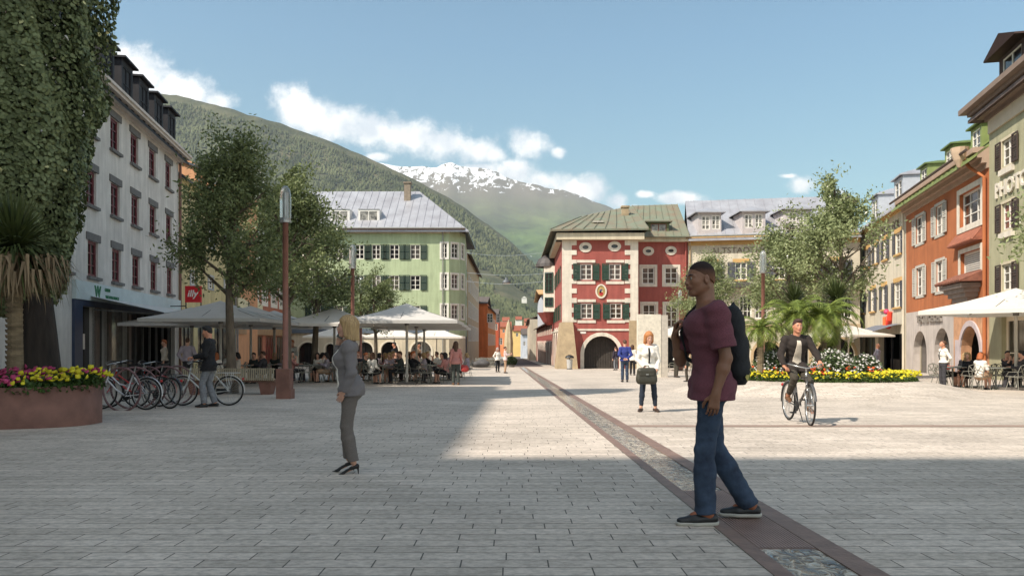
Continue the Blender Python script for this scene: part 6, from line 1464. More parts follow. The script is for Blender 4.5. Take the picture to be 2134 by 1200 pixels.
    g=MB(); ball(g,(-.86,0,.62),.03,8,5); g.build('tail_light',mat('red_reflector',(170,30,30),.3,.05,5),t)
    return t
WH=(206,206,204)
p=at(429,17.8); make_bike('white step through bicycle held by the man in the black jacket',WH,(p.x,p.y,p.z),math.pi+.02,.1)
p=at(256,16.5); make_bike('white parked bicycle nearest the flower planter, its handlebar high',(204,204,206),(p.x,p.y,p.z),math.pi-.12,.25,chaincase=False,rack=False,lean=4)
p=at(280,17.3); make_bike('red and white parked bicycle behind the nearest white one',(190,60,56),(p.x,p.y,p.z),math.pi+.25,-.2,chaincase=False,rack=False,lean=-4)
p=at(318,17.0); make_bike('black parked bicycle on the right of the ring stands',(40,40,44),(p.x,p.y,p.z),math.pi-.45,.3,chaincase=False,lean=3)
make_bike('dark grey bicycle ridden towards the viewer by the man in the black blazer',(78,76,74),(4.99,13.35,gz(13.35)),-math.pi/2-.02,-.12,fc2=1,ladies=False,rack=False,chaincase=False)
M_ring=mat('rusty_ring',(112,84,84),.6,.12,6)
for i in range(5):
    c=at(254+i*27+(8 if i>2 else 0),16.3+i*.62); rg=MB(); K=40; rr=.46
    rg.tube([Vector((c.x+rr*math.cos(2*math.pi*k/K),c.y+.12*math.cos(2*math.pi*k/K)*(1 if i%2 else -1),c.z+rr+rr*math.sin(2*math.pi*k/K)-.02)) for k in range(K)],.022,8,closed=True)
    o=rg.build('bicycle_stand',M_ring,None,True); setp(o,['rust brown ring bicycle stand, nearest the flower planter','rust brown ring bicycle stand, second from the planter','rust brown ring bicycle stand, middle of the five','rust brown ring bicycle stand, fourth from the planter','rust brown ring bicycle stand, nearest the man with the bicycle'][i],'bicycle stand',group='ring shaped bicycle stands')
# ---------------- people (signed distance bodies, surface nets) ----------------
V3=lambda *a: np.array(a,float)
def unit(v): v=np.asarray(v,float); return v/(np.linalg.norm(v)+1e-9)
class SDF:
    def __init__(s): s.ops=[]
    def cone(s,a,b,ra,rb,k=.03,flat=None,sub=False,cutb=False,cuta=False):
        a=V3(*a);b=V3(*b); m=max(ra,rb); lo=np.minimum(a,b)-m; hi=np.maximum(a,b)+m
        s.ops.append(('c',a,b,ra,rb,k,flat,sub,cuta,cutb,lo,hi)); return s
    def ell(s,c,r,k=.02,M=None,sub=False):
        c=V3(*c); r=V3(*r); m=max(r); s.ops.append(('e',c,r,M,k,sub,c-m,c+m)); return s
    def mesh(s,res,clips=(),disp=None,infl=0.):
        lo=np.min([o[-2] for o in s.ops if not (o[0]=='e' and o[5]) and not (o[0]=='c' and o[7])],0)-3*res-.02-infl; hi=np.max([o[-1] for o in s.ops if not (o[0]=='e' and o[5]) and not (o[0]=='c' and o[7])],0)+3*res+.02+infl
        n=np.ceil((hi-lo)/res).astype(int)+1; ax=[(lo[i]+res*np.arange(n[i])).astype(np.float32) for i in range(3)]
        D=np.full(n,.5,np.float32)
        for o in s.ops:
            k=o[5] if o[0]=='c' else o[4]; sub=o[7] if o[0]=='c' else o[5]
            m=k+2.5*res+.012+infl; i0=np.clip(np.floor((o[-2]-m-lo)/res).astype(int),0,n); i1=np.clip(np.ceil((o[-1]+m-lo)/res).astype(int)+1,0,n)
            if (i1<=i0).any(): continue
            X,Y,Z=np.meshgrid(ax[0][i0[0]:i1[0]],ax[1][i0[1]:i1[1]],ax[2][i0[2]:i1[2]],indexing='ij',sparse=True)
            if o[0]=='c':
                _,a,b,ra,rb,k,flat,sub,ca,cb,_,_=o; ab=b-a; L2=ab@ab+1e-12
                t=np.clip(((X-a[0])*ab[0]+(Y-a[1])*ab[1]+(Z-a[2])*ab[2])/L2,0,1)
                vx,vy,vz=X-(a[0]+t*ab[0]),Y-(a[1]+t*ab[1]),Z-(a[2]+t*ab[2]); sc_=1.
                if flat is not None:
                    w=unit(flat[0]); q=(vx*w[0]+vy*w[1]+vz*w[2])*(1/flat[1]-1); vx=vx+w[0]*q; vy=vy+w[1]*q; vz=vz+w[2]*q; sc_=.5*(1+flat[1])
                d=(np.sqrt(vx*vx+vy*vy+vz*vz)-(ra+t*(rb-ra)))*sc_
                u=unit(ab)
                if cb: d=np.maximum(d,(X-b[0])*u[0]+(Y-b[1])*u[1]+(Z-b[2])*u[2])
                if ca: d=np.maximum(d,-((X-a[0])*u[0]+(Y-a[1])*u[1]+(Z-a[2])*u[2]))
            else:
                _,c,r,M,k,sub,_,_=o; x,y,z=X-c[0],Y-c[1],Z-c[2]
                if M is not None: x,y,z=[M[i][0]*x+M[i][1]*y+M[i][2]*z for i in range(3)]
                x,y,z=x/r[0],y/r[1],z/r[2]; kk=np.sqrt(x*x+y*y+z*z); k1=np.sqrt((x/r[0])**2+(y/r[1])**2+(z/r[2])**2)+1e-6; d=kk*(kk-1)/k1
            sl=tuple(slice(i0[i],i1[i]) for i in range(3)); A=D[sl]; d=d.astype(np.float32)
            if sub:
                d=-d; h=np.clip(.5-.5*(A-d)/k,0,1); D[sl]=A*(1-h)+d*h+k*h*(1-h)
            else:
                h=np.clip(.5+.5*(A-d)/k,0,1); D[sl]=A*(1-h)+d*h-k*h*(1-h)
        X,Y,Z=np.meshgrid(*ax,indexing='ij',sparse=True); D-=infl
        if disp is not None: D=D+disp(X,Y,Z)
        for p,nn in clips: nn=unit(nn); D=np.maximum(D,((X-p[0])*nn[0]+(Y-p[1])*nn[1]+(Z-p[2])*nn[2]).astype(np.float32))
        return nets(D,lo,res)
def nets(D,lo,res):
    S=D<0; nx,ny,nz=D.shape
    co=[S[i:nx-1+i,j:ny-1+j,k:nz-1+k] for i in(0,1) for j in(0,1) for k in(0,1)]
    al=co[0].copy(); an=co[0].copy()
    for c in co[1:]: al&=c; an|=c
    mix=an&~al; I=np.argwhere(mix); n=len(I)
    vid=np.full(mix.shape,-1,np.int32); vid[mix]=np.arange(n)
    off=np.array([(i,j,k) for i in(0,1) for j in(0,1) for k in(0,1)])
    val=np.stack([D[I[:,0]+o[0],I[:,1]+o[1],I[:,2]+o[2]] for o in off],1)
    P=np.zeros((n,3)); cnt=np.zeros(n)
    for a in range(8):
        for b in range(a+1,8):
            if np.abs(off[a]-off[b]).sum()!=1: continue
            m=(val[:,a]<0)!=(val[:,b]<0); t=val[m,a]/(val[m,a]-val[m,b]); P[m]+=off[a]+t[:,None]*(off[b]-off[a]); cnt[m]+=1
    P=(P/cnt[:,None]+I)*res+lo
    F=[]
    for axx in range(3):
        s0=[slice(None)]*3; s1=[slice(None)]*3; s0[axx]=slice(0,-1); s1[axx]=slice(1,None)
        ch=S[tuple(s0)]!=S[tuple(s1)]; E=np.argwhere(ch); b,c=(axx+1)%3,(axx+2)%3
        ok=(E[:,b]>0)&(E[:,c]>0)&(E[:,b]<D.shape[b]-1)&(E[:,c]<D.shape[c]-1); E=E[ok]
        q=[]
        for db,dc in((-1,-1),(0,-1),(0,0),(-1,0)): G_=E.copy(); G_[:,b]+=db; G_[:,c]+=dc; q.append(vid[G_[:,0],G_[:,1],G_[:,2]])
        q=np.stack(q,1); pos=S[E[:,0],E[:,1],E[:,2]]; q[~pos]=q[~pos][:,::-1]; F.append(q)
    F=np.concatenate(F); F=F[(F>=0).all(1)]
    return P,F
def sobj(name,sdf,res,m,parent,clips=(),disp=None,infl=0.,midx=None):
    P,F=sdf.mesh(res,clips,disp,infl)
    mi=midx(P[F].mean(1)) if midx else None
    return mesh_obj(name,P,F,m,parent,True,mi)
def mir(v): return (v[0],-v[1],v[2])
def base_pose(sex='m'):
    sw=.178 if sex=='m' else .152
    J=dict(pel=(0,0,.94),wai=(.0,0,1.08),che=(.0,0,1.30),nek=(-.015,0,1.47),hc=(.015,0,1.665),hf=(1,0,0),hu=(0,0,1))
    for s,n in((1,'L'),(-1,'R')):
        J['sh'+n]=(-.01,s*sw,1.425); J['el'+n]=(-.03,s*(sw+.06),1.13); J['wr'+n]=(.03,s*(sw+.075),.885)
        J['hip'+n]=(0,s*.085,.93); J['kn'+n]=(.02,s*.095,.5); J['an'+n]=(-.02,s*.10,.085); J['ft'+n]=(1,s*.15,0)
        J['hd'+n]=(.1,0,-1); J['hn'+n]=(0,-s,0)   # hand direction, palm normal
        J['cu'+n]=.5
    return J
def hand(S,J,n,k1,res,sc=1.):
    s=1 if n=='L' else -1
    w=V3(*J['wr'+n]); d=unit(J['hd'+n]); pn=unit(V3(*J['hn'+n])-d*(V3(*J['hn'+n])@d)); lat=np.cross(d,pn); th=unit(J.get('th'+n,(1,0,0)))
    if lat@th<0: lat=-lat
    cu=J['cu'+n]; fr=max(.0082,res*.95)*sc; H=sc
    kn=w+d*.095*H
    S.cone(w,w+d*.03*H,.027*H,.03*H,.02,flat=(pn,.7)); 
    for q in(-.028,-.009,.010,.029): S.cone(w+d*.02*H+lat*q*.5,kn+lat*q*H*.95,.017*H,.0135*H,.010)
    for q,L in((.031,.072),(.0105,.082),(-.0105,.076),(-.031,.06)):
        p=kn+lat*q*H*1.04; dd=d.copy(); ang=cu*.55
        for i,f in enumerate((.45,.32,.25)):
            c,sn=math.cos(ang),math.sin(ang); dd=d*c+pn*sn; p2=p+dd*L*f*H*1.05; r=fr*(1-.1*i); S.cone(p,p2,r*1.05,r*.95,.004); p=p2; ang+=cu*.85
    t0=w+d*.03*H+lat*.024*H+pn*.008; t1=t0+unit(d*.62+lat*.62+pn*.35)*.042*H; t2=t1+unit(d*.85+lat*.2+pn*.45)*.034*H; t3=t2+unit(d*.9-lat*.1+pn*.5)*.026*H
    S.cone(w+d*.015*H+lat*.012*H,t1,.016*H,.0125*H,.01); S.cone(t1,t2,.0115*H,.0105*H,.004); S.cone(t2,t3,.0105*H,.009*H,.004)
def head_frame(J):
    f=unit(J['hf']); u=unit(J['hu']); u=unit(u-f*(u@f)); l=np.cross(u,f); return f,l,u
def add_head(S,J,sex,det=True):
    f,l,u=head_frame(J); c=V3(*J['hc']); Mx=np.array([f,l,u]); T=lambda x,y,z: c+f*x+l*y+u*z
    S.ell(T(-.016,0,.032),(.092,.075,.087),.02,Mx); S.ell(T(.022,0,-.028),(.07,.062,.085),.03,Mx)
    jw=.044 if sex=='m' else .038
    for s in(-1,1):
        S.cone(T(-.022,s*jw*1.15,-.05),T(.055,s*.016,-.098),.02,.016,.025)
        S.ell(T(.052,s*.036,-.022),(.028,.022,.022),.02,Mx)
        if det:
            S.cone(T(.079,s*.014,.018),T(.066,s*.048,.014),.010,.009,.010)
            S.ell(T(.088,s*.031,-.001),(.014,.015,.011),.010,Mx,sub=True)
            S.ell(T(.074,s*.031,-.001),(.0125,.014,.0115),.003,Mx)
            S.ell(T(.098,s*.012,-.035),(.010,.008,.008),.006,Mx)
        S.ell(T(-.012,s*.079,-.012),(.020,.008,.032),.006,Mx); 
        if det: S.ell(T(-.008,s*.087,-.008),(.010,.005,.016),.004,Mx,sub=True)
    S.ell(T(.060,0,-.100),(.026,.026,.020),.02,Mx)
    if det:
        S.cone(T(.083,0,.012),T(.105,0,-.030),.007,.0095,.012); S.ell(T(.097,0,-.040),(.011,.009,.006),.006,Mx)
        S.ell(T(.081,0,-.056),(.020,.030,.013),.012,Mx); S.ell(T(.094,0,-.0605),(.0095,.023,.0055),.004,Mx); S.ell(T(.092,0,-.0715),(.0095,.020,.006),.004,Mx)
    else: S.cone(T(.085,0,.01),T(.112,0,-.035),.009,.014,.012)
    return T,Mx
def build_person(label,J,st,loc,rz,H=1.8,res=.012,group=None,sit=False):
    sex=st.get('sex','m'); sc_=H/1.8; fat=st.get('fat',1.)
    t=thing('person',label,'person',loc,group,rz=rz,local=True); t.scale=(sc_,)*3
    det=res<.0125; fw=(1,0,0) if not st.get('fwd') else st['fwd']
    pel,wai,che,nek=J['pel'],J['wai'],J['che'],J['nek']; f,l,u=head_frame(J)
    wr_,ww,wc=(.155,.138,.165) if sex=='m' else (.165,.118,.142)
    wr_*=fat;ww*=fat;wc*=fat
    def torso(S,g=0.,k=.04):
        S.cone(pel,wai,wr_+g,ww+g,k,flat=(fw,.70)); S.cone(wai,che,ww+g,wc+g,k,flat=(fw,.70)); S.cone(che,tuple(V3(*che)*.3+V3(*nek)*.7),wc+g,.085+g*.5,k,flat=(fw,.72))
        S.cone(J['shL'],J['shR'],.058+g,.058+g,.05)
        S.cone(tuple(V3(*J['shL'])*.35+V3(*nek)*.65),tuple(V3(*J['shR'])*.35+V3(*nek)*.65),.05+g*.6,.05+g*.6,.05)
        cc=V3(*che)+V3(*fw)*.06
        if sex=='f':
            for s in(-1,1): S.ell(tuple(cc+V3(.012,s*.06,-.012)),(.056+g,.055+g,.056+g),.04)
        else: S.ell(tuple(cc+V3(.01,0,.04)),(.075+g,.15+g,.09),.04)
        S.ell(tuple(V3(*pel)-V3(*fw)*(.055 if sex=='m' else .035)+V3(0,0,-.02)),(.10+g,.145+g,.10),.04)
    S=SDF(); torso(S,-.014 if st.get('top') else 0)
    S.cone(tuple(V3(*nek)+V3(0,0,-.03)),tuple(V3(*J['hc'])-f*.022-u*.05),.056 if sex=='m' else .047,.053 if sex=='m' else .044,.03)
    S.cone(tuple(V3(*nek)+V3(-.02,0,-.05)),tuple(V3(*J['hc'])-f*.05-u*.04),.05,.05,.03)
    for n in 'LR':
        sh,el,wr=J['sh'+n],J['el'+n],J['wr'+n]; a=.047 if sex=='m' else .039
        S.cone(sh,el,a,a*.82,.03); S.cone(el,tuple(V3(*el)*.7+V3(*wr)*.3),a*.84,a*.9,.02); S.cone(tuple(V3(*el)*.7+V3(*wr)*.3),wr,a*.88,.027 if sex=='m' else .022,.02,flat=((0,1,0),.9))
        hand(S,J,n,None,res,.98 if sex=='m' else .88)
        hp,kn,an=J['hip'+n],J['kn'+n],J['an'+n]
        S.cone(hp,kn,.078,.05,.03); S.cone(kn,tuple(V3(*kn)*.65+V3(*an)*.35),.05,.052,.02); S.cone(tuple(V3(*kn)*.65+V3(*an)*.35),an,.052,.034,.02)
        fd=unit(J['ft'+n]); hl_=st.get('shoe',{}).get('heel',0); S.cone(tuple(V3(*an)-fd*.03+V3(0,0,-.045)),tuple(V3(*an)+fd*(.14 if not hl_ else .09)+V3(0,0,-.055-hl_*.8)),.030 if not hl_ else .024,.026 if not hl_ else .017,.02)
    T,Mx=add_head(S,J,sex,det)
    hc=V3(*J['hc'])
    def lips(P):
        q=(P-hc)@Mx.T; m=(q[:,0]>.075)&(np.abs(q[:,1])<.025)&(q[:,2]<-.0555)&(q[:,2]>-.078); mi=np.zeros(len(P)); mi[m]=1
        return mi
    body=sobj('body',S,res,[st['skin'],st.get('lipm',st['skin'])],t,midx=lips if res<.009 else None)
    if res<.011:
        for s in(-1,1):
            e=MB(); c=T(.0755,s*.031,-.001); b0=len(e.v); ball(e,tuple(c),.0121,14,9); e.build('eyeball',mat('eye_white',(150,140,130),.3,.03,5),t,True)
            e=MB(); c=T(.0845,s*.0315,-.001); ball(e,tuple(c),.0052,10,6); e.build('iris',mat('eye_dark',(40,28,22),.2,.05,5),t,True)
            e=SDF(); e.cone(T(.0915,s*.016,.020),T(.084,s*.034,.0255),.0035,.0035,.003); e.cone(T(.084,s*.034,.0255),T(.069,s*.05,.019),.0035,.002,.003); sobj('eyebrow',e,.0016 if res<.006 else .003,st['brow'],t)
    # hair
    hs=st.get('hair','short'); hm=st['hairm']; Hh=SDF(); cl=[]
    if hs=='buzz':
        Hh.ell(T(-.018,0,.032),(.1015,.0805,.0915),.01,Mx)
        cl=[(T(.070,0,.064),f*.55-u*.835)]
        Hh.ops=[]; Hh.ell(T(-.016,0,.032),(.0942,.0770,.0892),.02,Mx); Hh.ell(T(-.045,0,-.015),(.058,.066,.06),.03,Mx)
    elif hs=='short':
        Hh.ell(T(-.018,0,.036),(.098,.0805,.092),.01,Mx); Hh.ell(T(.035,.01,.098),(.062,.060,.032),.03,Mx); Hh.ell(T(-.055,0,-.01),(.056,.069,.068),.02,Mx)
        cl=[(T(.062,0,.054),f*.60-u*.80)]
    elif hs in('bob','long'):
        Hh.ell(T(-.022,0,.04),(.108,.09,.097),.01,Mx)
        dn=-.17 if hs=='bob' else -.27
        for s in(-1,1): Hh.cone(T(-.03,s*.066,.03),T(-.04,s*.075,dn*.8),.036,.034,.03); Hh.cone(T(.02,s*.066,.055),T(.0,s*.082,dn*.62),.026,.026,.02)
        Hh.cone(T(-.08,0,.02),T(-.085,0,dn),.06,.055,.04,flat=(l,1.)); Hh.cone(T(-.06,-.05,.0),T(-.07,-.055,dn*.95),.05,.04,.03); Hh.cone(T(-.06,.05,.0),T(-.07,.055,dn*.95),.05,.04,.03)
        Hh.ell(T(.09,0,-.03),(.075,.058,.10),.015,Mx,sub=True)
        if hs=='bob': cl=[(T(0,0,dn*.97),-u)]
    elif hs=='bun':
        Hh.ell(T(-.022,0,.038),(.104,.083,.092),.01,Mx); Hh.ell(T(-.125,0,.05),(.035,.035,.035),.02,Mx); cl=[(T(.045,0,.045),f*.66-u*.75)]
    hd_=None
    if hs=='buzz': hd_=None
    elif hs=='short': hd_=lambda X,Y,Z: (.004*np.sin(X*120+Z*70+3*np.sin(Y*60))*np.cos(Y*140+Z*60+X*30)).astype(np.float32)
    else: hd_=lambda X,Y,Z: (.0030*np.sin(np.arctan2(Y-hc[1],X-hc[0])*34+Z*18)).astype(np.float32)
    sobj('hair',Hh,(.004 if hs=='buzz' else min(res,.008)) if res<.012 else res,hm,t,cl,hd_)
    # top garment
    tp=st['top']; G=SDF(); gi=tp.get('g',.012)+(.004 if sex=='f' else 0); torso(G,gi,.035)
    hemz=tp.get('hem',.86); 
    if not sit:
        G.cone(tuple(V3(*pel)+V3(0,0,.0)),(pel[0],pel[1],hemz-.05),wr_+gi+.008,wr_+gi+tp.get('flare',.012),.03,flat=(fw,.74))
    wrk=tp.get('wr',.0035)
    if not sit:
        for n in 'LR': hp_,kn_=V3(*J['hip'+n]),V3(*J['kn'+n]); G.cone(hp_,hp_+(kn_-hp_)*.35,.092+gi+tp.get('flare',.012)*.5,.088+gi+tp.get('flare',.012),.04)
    for n in 'LR':
        sh,el,wr=V3(*J['sh'+n]),V3(*J['el'+n]),V3(*J['wr'+n]); a=(.047 if sex=='m' else .039)+gi*1.1
        if tp.get('sleeve','long')=='short': G.cone(sh,sh+(el-sh)*.78,a+.012,a+.016,.03,cutb=True)
        else: G.cone(sh,el,a+.006,a*.92,.03); G.cone(el,el+(wr-el)*.97,a*.93,.034+gi*.6,.02,cutb=True)
    if tp.get('lapel'): 
        G.cone(tuple(V3(*nek)+V3(-.02,.07,.0)),tuple(V3(*nek)+V3(-.02,-.07,.0)),.03,.03,.02)
    def wd(X,Y,Z): return (wrk*(np.sin(Z*38+X*14+np.sin(Y*17)*1.6)*np.sin(Y*21+Z*9+X*7)+.6*np.sin(Z*71+Y*30+X*22))).astype(np.float32)
    clips=[((0,0,hemz),(0,0,-1))] if not sit else [((pel[0],0,pel[2]-.04),(.2,0,-1))]
    if not tp.get('lapel'): clips.append((V3(*nek)+V3(0,0,.03 if tp.get('collar') else .012),(.5,0,.85)))
    else: clips.append((V3(*nek)+V3(0,0,.045),(.35,0,.9)))
    topo=sobj(tp.get('name','shirt'),G,max(res,.006),tp['m'],t,clips,wd)
    if tp.get('inner'): # shirt front showing in an open jacket
        Q=SDF(); torso(Q,gi+.009,.035)
        if not sit: Q.cone(tuple(V3(*pel)),(pel[0],pel[1],hemz-.05),wr_+gi+.017,wr_+gi+.02,.03,flat=(fw,.74))
        ya,yb=tp.get('vw',(.045,.06)); yc=tp.get('yc',0)
        bx=V3(*che)
        sobj('shirt_front',Q,max(res*.9,.006),tp['inner'],t,clips[:1]+[((0,yc+ya,1.3),(0,1,.12)),((0,yc-ya,1.3),(0,-1,.12)),((che[0]-.02,0,0),(-1,0,0)),(V3(*nek)+V3(0,0,-.01),(.45,0,.88))])
    if tp.get('tie'):
        Q=MB(); x0=wc*.72*.98+gi+che[0]; pts=[(nek[0]+.075,0,nek[2]-.03),(x0+.03,0,che[2]+.03),(x0+.035,0,che[2]-.1),(wai[0]+.115,0,wai[2])]
        for a,b in zip(pts,pts[1:]): Q.bar(a,b,.035,.012,up=(1,0,0))
        Q.build('tie',st['darkm'],t)
    # bottom garment
    bt_=st['bot']; B=SDF(); bg=bt_.get('g',.014)
    B.cone(pel,tuple(V3(*pel)+V3(0,0,.07)),wr_+bg-.006,ww+bg-.004,.04,flat=(fw,.72)); B.ell(tuple(V3(*pel)-V3(*fw)*(.055 if sex=='m' else .035)+V3(0,0,-.02)),(.105+bg*.5,.145+bg*.5,.105),.04)
    cl=[]
    if bt_.get('kind','trousers')=='trousers':
        for n in 'LR':
            hp,kn,an=V3(*J['hip'+n]),V3(*J['kn'+n]),V3(*J['an'+n]); wdt=bt_.get('hemw',.055)
            B.cone(hp,kn,.082+bg,.054+bg,.03); md_=kn*.65+an*.35; B.cone(kn,md_,.054+bg,max(.056,wdt)+bg*.8,.02); B.cone(md_,an+(kn-an)*bt_.get('cut',.02),max(.056,wdt)+bg*.8,max(wdt,.04)+bg*.5,.02,cutb=True)
    else:
        for n in 'LR': hp,kn=V3(*J['hip'+n]),V3(*J['kn'+n]); B.cone(hp,hp+(kn-hp)*.85,.10+bg,.09+bg,.08)
    w2=bt_.get('wr',.003)
    sobj(bt_.get('kind','trousers'),B,max(res,.0065),bt_['m'],t,[],lambda X,Y,Z:(w2*(np.sin(Z*46+Y*26+X*12)*np.sin(X*33+Z*11)+.5*np.sin(Z*90+X*20))).astype(np.float32))
    # shoes
    so=st.get('shoe',{}); 
    for n in 'LR':
        an=V3(*J['an'+n]); fd=unit(V3(*J['ft'+n])); Q=SDF(); heel=so.get('heel',0); up=unit(J.get('fu'+n,(0,0,1))); g0=an-up*.085
        if heel:
            Q.cone(an-fd*.035-up*.045,an+fd*.02-up*.06,.030,.026,.02); Q.cone(an+fd*.02-up*(.06),an+fd*.135-up*(heel+.068),.026,.020,.02,flat=(up,.7)); Q.cone(an+fd*.12-up*(heel+.068),an+fd*.185-up*(heel+.075),.02,.006,.015,flat=(up,.6))
            Q.cone(an-fd*.05-up*.06,an-fd*.055-up*(heel+.082),.012,.0045,.01)
            Q.cone(an+fd*.0-up*.015,an+fd*.075-up*.05,.028,.022,.01,sub=True)
            sobj('shoe',Q,.0055 if res<.01 else res,so['m'],t)
        else:
            Q.cone(g0-fd*.045+up*.045,g0+fd*.07+up*.04,.042,.042,.02); Q.cone(g0+fd*.07+up*.04,g0+fd*.165+up*.032,.042,.032,.03,flat=(up,.75))
            if so.get('high'): Q.cone(g0-fd*.03+up*.05,an+up*.05-fd*.02,.043,.045,.02,cutb=True)
            s_=sobj('shoe',Q,min(max(res,.006),.012),so['m'],t,[(g0+up*.012,-up)])
            if so.get('sole'):
                Q2=SDF(); Q2.cone(g0-fd*.047+up*.02,g0+fd*.07+up*.02,.046,.048,.02); Q2.cone(g0+fd*.07+up*.02,g0+fd*.172+up*.02,.048,.034,.03)
                sobj('sole',Q2,min(max(res,.006),.012),so['sole'],s_,[(g0+up*.026,up),(g0+up*.001,-up)])
            if so.get('tongue') is not None:
                Q3=SDF(); Q3.cone(an+fd*.0+up*.0,g0+fd*.085+up*.062,.036,.026,.02); Q3.cone(g0+up*.07-fd*.02,an+up*.01,.043,.043,.02)
                sobj('tongue',Q3,.006,so['tongue'],s_,[(an+up*.03,up)])
    return t
def skin(n,c): return mat('skin_'+n,c,.5,.06,9,.12,120,sub=0)
SK_B=skin('brown',(126,86,64)); SK_L=skin('light',(206,156,132)); SK_T=skin('tan',(190,132,104)); LIP_B=mat('lip_brown',(112,66,58),.45,.06,9); LIP_L=mat('lip_rose',(176,104,96),.45,.06,9)
def cloth(n,c,var=.1,sc_=60,bump=.25,rough=.92,**k): return mat('cloth_'+n,c,rough,var,sc_,bump,sc_*3,**k)
C_mar=cloth('maroon',(108,60,70),.22,110,.3,stretch=(1,1,2.2)); C_jean=cloth('denim',(62,78,100),.22,6,.4,col2=(28,37,54)); C_blk=cloth('black',(26,26,29),.1); C_gry=cloth('grey_tweed',(104,98,96),.14,120,.3); C_gryt=cloth('grey_trouser',(110,102,97),.12,120,.3)
C_wht=cloth('white',(222,216,206),.04,30,.15); C_wht2=cloth('cream',(198,186,170),.06,30); C_dj=cloth('dark_jeans',(36,44,58),.15,30); C_lj=cloth('light_grey_jeans',(118,120,124),.16,22); C_blz=cloth('dark_blazer',(44,36,32),.1,60); C_olv=cloth('olive_trouser',(66,60,50),.2,24)
C_pink=cloth('dusty_pink',(186,128,120),.06); C_blu=cloth('royal_blue',(48,60,128),.1); C_lil=cloth('lilac_grey',(168,156,166),.08); C_coral=cloth('coral',(212,92,76),.08); C_dgr=cloth('dark_green_grey',(62,68,64),.1); C_tan_=cloth('tan',(172,140,112),.08); C_chr=cloth('charcoal',(58,56,60),.1)
H_blk=mat('hair_black',(22,18,17),.6,.1,60,.4,200); H_brn=mat('hair_brown',(84,56,38),.6,.15,50,.4,200,stretch=(1,1,.2)); H_bld=mat('hair_blonde',(196,164,116),.55,.16,70,.5,200,col2=(138,108,72),stretch=(1,1,.12)); H_gng=mat('hair_ginger',(166,92,48),.6,.15,50,.4,200); H_red=mat('hair_auburn',(62,36,28),.6,.15,50,.4,200); H_buz=mat('hair_buzzed',(40,30,27),.9,.2,200,.5,400)
def fade_mat(z0,z1):
    m=bpy.data.materials.new('hair_fade'); m.use_nodes=True; nt=m.node_tree; N=nt.nodes; Lk=nt.links; p=N['Principled BSDF']; p.inputs['Roughness'].default_value=.85; p.inputs['Specular IOR Level'].default_value=.2
    tc=N.new('ShaderNodeTexCoord'); sp=N.new('ShaderNodeSeparateXYZ'); Lk.new(tc.outputs['Object'],sp.inputs[0]); nz=N.new('ShaderNodeTexNoise'); nz.inputs['Scale'].default_value=60; Lk.new(tc.outputs['Object'],nz.inputs['Vector'])
    a=N.new('ShaderNodeMath'); a.operation='MULTIPLY_ADD'; Lk.new(nz.outputs[0],a.inputs[0]); a.inputs[1].default_value=.02; Lk.new(sp.outputs[2],a.inputs[2])
    mr=N.new('ShaderNodeMapRange'); mr.inputs[1].default_value=z0+.01; mr.inputs[2].default_value=z1+.01; Lk.new(a.outputs[0],mr.inputs[0])
    mx=N.new('ShaderNodeMix'); mx.data_type='RGBA'; Lk.new(mr.outputs[0],mx.inputs[0]); mx.inputs[6].default_value=(*s2l((122,84,63)),1); mx.inputs[7].default_value=(*s2l((44,34,32)),1); Lk.new(mx.outputs[2],p.inputs['Base Color']); return m
H_fade=fade_mat(1.65,1.745)
S_blk=mat('shoe_black',(24,23,24),.45,.1,9); S_brn=mat('shoe_brown',(96,66,40),.6,.12,9); S_sol=mat('sole_white',(176,172,162),.7,.06,9); S_tng=mat('leather_tan',(140,80,50),.6,.1,9); S_tank=mat('shoe_beige',(170,128,96),.6,.1,9)
def style(**k):
    d=dict(skin=SK_L,lipm=LIP_L,brow=H_brn,hair='short',hairm=H_brn,top=dict(m=C_wht),bot=dict(m=C_dj),shoe=dict(m=S_blk),darkm=C_blk); d.update(k); return d
def place(px,Y): c=at(px,Y); return (c.x,c.y,c.z)
# --- man with backpack (foreground) ---
J=base_pose(); 
J.update(pel=(-.01,0,.95),wai=(.0,0,1.09),che=(.015,0,1.31),nek=(.03,0,1.485),hc=(.07,0,1.672),hf=(.95,.26,-.03),hu=(.05,0,1),
 shL=(.0,.185,1.43),elL=(-.05,.225,1.13),wrL=(.02,.235,.90),hdL=(.16,-.02,-1),hnL=(0,-1,0),thL=(1,0,0),cuL=.55,
 shR=(.02,-.18,1.43),elR=(.15,-.23,1.10),wrR=(.205,-.16,1.275),hdR=(-.05,.35,1),hnR=(-.8,.5,.1),thR=(.1,.6,.3),cuR=1.15,
 hipL=(.0,.09,.93),knL=(.06,.095,.50),anL=(.055,.10,.085),ftL=(1,.06,0),
 hipR=(-.01,-.09,.93),knR=(-.06,-.10,.50),anR=(-.30,-.11,.095),ftR=(1,-.10,0))
Ym=5.5; fg=place(1479,Ym)
man=build_person('young man in maroon t-shirt and blue jeans walking left with a black backpack',J,style(skin=SK_B,lipm=LIP_B,brow=H_blk,hair='buzz',hairm=H_fade,top=dict(m=C_mar,g=.018,hem=.845,sleeve='short',wr=.0042,flare=.045,name='t_shirt'),bot=dict(m=C_jean,g=.012,hemw=.064,wr=.0026,cut=-.02),shoe=dict(m=S_blk,sole=S_sol,tongue=S_tng)),fg,math.pi,1.87,.0055)
k=1.87/1.8
# shirt pocket
mb=MB(); 
mb.build('pocket',C_mar,man) if 0 else None
